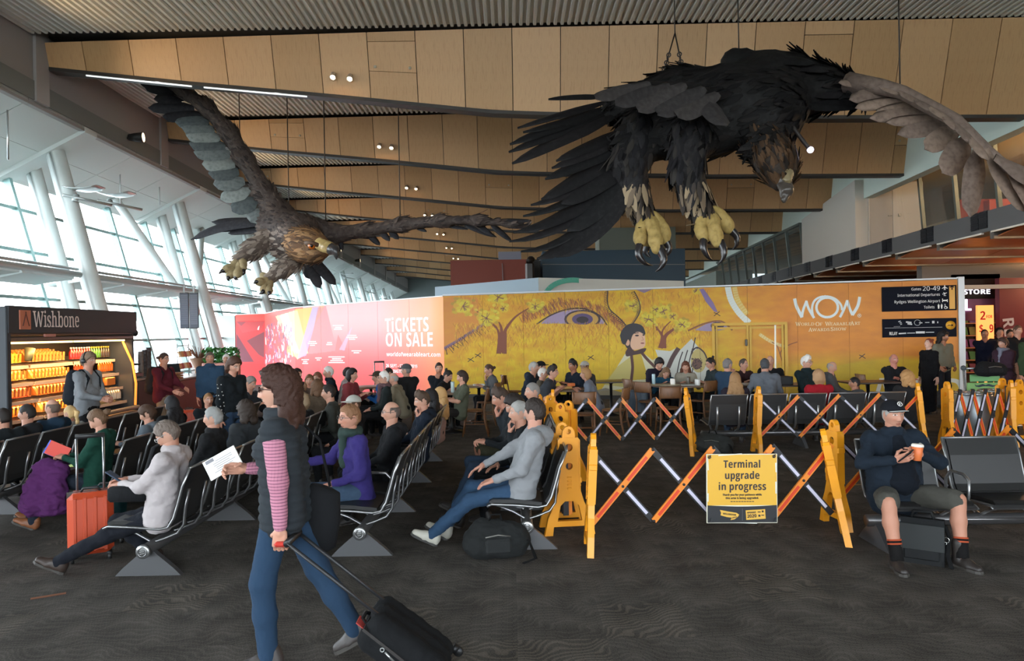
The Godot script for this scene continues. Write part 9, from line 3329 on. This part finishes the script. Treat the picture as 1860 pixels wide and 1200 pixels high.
	obj("glowing_knob", done(st), glow(c8(220, 220, 255), 1.6), sf)
	var om := OmniLight3D.new()
	om.name = "knob_light"
	om.light_color = c8(220, 220, 255)
	om.light_energy = 0.03
	om.light_size = 0.04
	om.omni_range = 30.0
	om.omni_attenuation = 2.0
	om.shadow_enabled = true
	om.position = P(1472, 272, D - 0.7)
	sf.add_child(om)
	D = 16.1
	o = thing("eagle_sculpture", "brown hanging eagle sculpture gliding towards the camera, farther away at the left", "sculpture")
	var brown := hide_mat(c8(66, 57, 53), "br")
	var px := func(x: float, y: float) -> Vector2: return Vector2(220.0 + x / 2.857, 120.0 + y / 2.857)
	var pr := []
	for q in [[830, 830, 0.3, 95, 930, 880, -0.3, 100], [780, 830, 0.6, 70, 830, 830, 0.3, 95], [930, 880, -0.3, 95, 960, 925, -0.9, 88], [800, 900, 0.2, 60, 850, 930, -0.1, 70],
			[820, 770, 0.5, 66, 745, 655, 0.9, 46], [745, 655, 0.9, 46, 640, 480, 1.3, 42], [640, 480, 1.3, 42, 560, 345, 1.6, 40], [560, 345, 1.6, 40, 440, 210, 1.8, 36], [440, 210, 1.8, 36, 330, 135, 1.9, 30], [330, 135, 1.9, 30, 240, 95, 1.95, 18]]:
		var a: Vector2 = px.call(q[0], q[1])
		var b: Vector2 = px.call(q[4], q[5])
		pr.append([a.x, a.y, D + minf(q[2], 0.25), q[3] / 2.857, b.x, b.y, D + minf(q[6], 0.25), q[7] / 2.857])
	for q in [[560, 412, 0.2, 22, 610, 425, 0.0, 15], [610, 425, 0.0, 15, 665, 418, -0.3, 11], [665, 418, -0.3, 11, 730, 408, -0.6, 11], [730, 408, -0.6, 11, 800, 401, -0.9, 9], [800, 401, -0.9, 9, 870, 400, -1.1, 8], [870, 400, -1.1, 8, 950, 410, -1.3, 5]]:
		pr.append([q[0], q[1], D + q[2], q[3], q[4], q[5], D + q[6], q[7]])
	body = blob(pr, 0.06, 0.2)
	obj("body", body, brown, o)
	var wl: Vector3 = P(400, 250, D + 1.5)
	flow = func(p: Vector3) -> Vector3:
		var q := P(540, 430, D)
		if p.y > q.y + 1.2: return Vector3(-0.75, 0.75, 0.2)
		if p.x > P(620, 420, D).x: return Vector3(1.0, 0.1, 0.2)
		return Vector3(-0.7, 0.2, -0.7)
	plumage(o, body, 4200, flow, 0.16, [c8(70, 60, 55), c8(58, 50, 47), c8(86, 75, 69), c8(46, 41, 40)], 41)
	plumage(o, body, 700, flow, 0.2, [c8(150, 140, 130), c8(118, 106, 98), c8(96, 84, 76)], 47, "pale_breast", func(p: Vector3): return p.y < P(540, 425, D).y and p.x < P(560, 420, D).x and p.x > P(480, 420, D).x)
	var hp := []
	for q in [[950, 925, -0.9, 90, 990, 935, -1.2, 80], [990, 935, -1.2, 78, 1030, 945, -1.4, 58]]:
		var a: Vector2 = px.call(q[0], q[1])
		var b: Vector2 = px.call(q[4], q[5])
		hp.append([a.x, a.y, D + q[2], q[3] / 2.857, b.x, b.y, D + q[6], q[7] / 2.857])
	head = blob(hp, 0.045, 0.15)
	hd = obj("head", head, hide_mat(c8(112, 84, 58), "hh"), o)
	plumage(hd, head, 900, func(_p): return Vector3(-0.9, 0.15, -0.2), 0.19, [c8(128, 96, 64), c8(96, 72, 52), c8(150, 118, 84), c8(78, 60, 46)], 43, "head_feathers", func(p: Vector3): return p.x < P(590, 440, D - 1.4).x)
	hp = []
	for q in [[1035, 925, -1.6, 34, 1075, 940, -1.75, 28], [1075, 940, -1.75, 27, 1108, 958, -1.85, 17]]:
		var a: Vector2 = px.call(q[0], q[1])
		var b: Vector2 = px.call(q[4], q[5])
		hp.append([a.x, a.y, D + q[2], q[3] / 2.857, b.x, b.y, D + q[6], q[7] / 2.857])
	obj("beak", blob(hp, 0.03, 0.08), mat(c8(166, 144, 92), 0.4), o)
	var tipp := mb(true)
	tube(tipp, [P(602, 452, D - 1.85), P(608.5, 455, D - 1.9), P(611.5, 463, D - 1.92), P(611, 471, D - 1.9)], [0.13, 0.1, 0.06, 0.012], 10)
	obj("beak_tip", done(tipp), mat(c8(52, 50, 50), 0.3), o)
	st = mb(true)
	ball(st, P(566, 446, D - 2.05), Vector3(0.075, 0.075, 0.06), 14)
	obj("eye", done(st), mat(c8(170, 92, 28), 0.15), o)
	st = mb(true)
	ball(st, P(566, 446, D - 2.1), Vector3(0.035, 0.035, 0.03), 10)
	obj("pupil", done(st), mat(c8(14, 12, 12), 0.1), o)
	st = mb(true)
	tube(st, [P(555, 441, D - 2.0), P(566, 440.5, D - 2.1), P(577, 445, D - 2.0)], 0.045, 8)
	obj("brow_ridge", done(st), mat(c8(84, 62, 44), 0.7), o)
	lm = hide_mat(c8(96, 84, 76), "l2")
	scaly = hide_mat(c8(150, 134, 100), "s2")
	k = 0
	for lg in [[[770, 900, 0.0, 60, 690, 945, -0.3, 48], [690, 945, -0.3, 48, 620, 1000, -0.6, 30]], [[900, 1010, -0.6, 52, 840, 1050, -0.8, 40], [840, 1050, -0.8, 40, 770, 1100, -1.0, 28]]]:
		var ll := []
		for q in lg:
			var a: Vector2 = px.call(q[0], q[1])
			var b: Vector2 = px.call(q[4], q[5])
			ll.append([a.x, a.y, D + q[2], q[3] / 2.857, b.x, b.y, D + q[6], q[7] / 2.857])
		var lgm := blob(ll, 0.045, 0.12)
		var leg := obj("leg", lgm, lm, o)
		plumage(leg, lgm, 420, func(_p): return Vector3(-0.8, -0.5, 0.3), 0.2, [c8(128, 116, 106), c8(92, 82, 76), c8(150, 138, 128)], 51 + k, "leg_feathers")
		k += 1
	foot(o, [[[[436, 472, -0.6], [420, 486, -0.8], [408, 490, -0.9]], [[410, 490, -0.9], [402, 493, -0.95], [397, 498, -0.95]]], [[[436, 474, -0.6], [424, 494, -0.8], [416, 502, -0.9]], [[417, 500, -0.9], [414, 506, -0.95], [417, 510, -0.95]]], [[[438, 474, -0.6], [434, 492, -0.85], [430, 500, -0.95]], [[430, 499, -0.95], [428, 506, -0.98], [434, 508, -0.98]]], [[[440, 472, -0.6], [442, 486, -0.8]], [[442, 486, -0.8], [442, 496, -0.85], [436, 500, -0.85]]]], D, 0.08, scaly, horn)
	foot(o, [[[[488, 508, -1.0], [475, 512, -1.2], [468, 511, -1.3]], [[470, 511, -1.3], [464, 512, -1.35], [460, 516, -1.35]]], [[[488, 510, -1.0], [482, 522, -1.2], [478, 528, -1.3]], [[479, 526, -1.3], [476, 531, -1.35], [470, 534, -1.35]]], [[[489, 510, -1.0], [488, 524, -1.2], [488, 530, -1.3]], [[488, 529, -1.3], [489, 533, -1.35], [486, 537, -1.35]]], [[[484, 506, -1.0], [478, 500, -1.0]], [[479, 501, -1.0], [477, 496, -1.0], [474, 494, -1.0]]]], D, 0.075, scaly, horn)
	var fm := [hide_mat(c8(112, 120, 120), "a1"), hide_mat(c8(86, 94, 96), "a2"), hide_mat(c8(140, 148, 146), "a3")]
	var fdk := [hide_mat(c8(46, 46, 50), "d1"), hide_mat(c8(38, 38, 42), "d2")]
	k = 0
	for q in [[745, 740, 670, 808, 84, 0.8], [700, 690, 575, 752, 88, 0.9], [668, 640, 515, 690, 76, 1.0], [640, 595, 478, 612, 84, 1.1], [610, 545, 452, 556, 84, 1.2], [590, 505, 420, 508, 84, 1.3], [565, 455, 376, 446, 84, 1.4], [540, 415, 352, 400, 84, 1.5], [515, 370, 335, 356, 80, 1.55], [485, 330, 312, 318, 80, 1.6], [455, 285, 280, 290, 80, 1.65], [415, 250, 215, 262, 74, 1.7], [380, 215, 140, 216, 66, 1.75], [330, 165, 170, 170, 60, 1.8], [290, 140, 118, 104, 60, 1.85], [240, 110, 100, 92, 46, 1.9]]:
		var a: Vector2 = px.call(q[0], q[1])
		var b: Vector2 = px.call(q[2], q[3])
		q[5] = minf(q[5], 0.2)
		feather(o, P(a.x, a.y, D + q[5] + 0.1), P((a.x + b.x) / 2, (a.y + b.y) / 2 - 3, D + q[5] - 0.1), P(b.x, b.y, D + q[5] - 0.2), q[4] / 2.857 * (D + q[5]) / F * 1.25, Vector3(0.1, 0.35, 0.9), fm[k % 3] if k < 11 else fdk[k % 2], 0.6)
		k += 1
	for q in [[760, 820, 560, 790, 362, 900, 64, 0.4], [760, 810, 600, 800, 470, 808, 60, 0.5], [740, 850, 640, 850, 555, 866, 46, 0.45], [750, 830, 600, 825, 440, 850, 60, 0.5], [960, 1000, 1000, 1080, 1035, 1152, 62, 0.6], [980, 990, 1050, 1060, 1115, 1135, 62, 0.65], [950, 1000, 960, 1060, 975, 1105, 46, 0.6]]:
		var a: Vector2 = px.call(q[0], q[1])
		var m: Vector2 = px.call(q[2], q[3])
		var b: Vector2 = px.call(q[4], q[5])
		feather(o, P(a.x, a.y, D + q[7]), P(m.x, m.y, D + q[7] + 0.1), P(b.x, b.y, D + q[7] + 0.2), q[6] / 2.857 * D / F, Vector3(0.1, 0.5, 0.85), fdk[k % 2], 0.5)
		k += 1
	for q in [[668, 425, 690, 445, 14, -0.3], [690, 420, 708, 437, 14, -0.4], [708, 420, 724, 434, 14, -0.45], [752, 412, 775, 420, 10, -0.6], [835, 404, 902, 430, 15, -0.95], [860, 405, 896, 428, 14, -1.0], [890, 408, 930, 438, 13, -1.1], [900, 404, 965, 400, 13, -1.2], [905, 410, 965, 412, 12, -1.2], [780, 405, 850, 416, 10, -0.8], [616, 432, 622, 455, 10, 0.0]]:
		feather(o, P(q[0], q[1] - 4, D + q[5]), P((q[0] + q[2]) / 2.0, (q[1] + q[3]) / 2.0, D + q[5] - 0.05), P(q[2], q[3], D + q[5] - 0.1), q[4] * D / F, Vector3(0.1, 0.5, 0.85), fdk[k % 2], 0.4)
		k += 1
	st = mb(true)
	for q in [[436, 278, 1.6], [525, 390, 0.9], [592, 415, 0.2], [727, 402, -0.6]]:
		var a := P(q[0], q[1], D + q[2])
		st = mb(true)
		tube(st, [a, Vector3(a.x, TOP - 0.01, a.z)], 0.012, 6)
		obj("cable", done(st), wire, o)
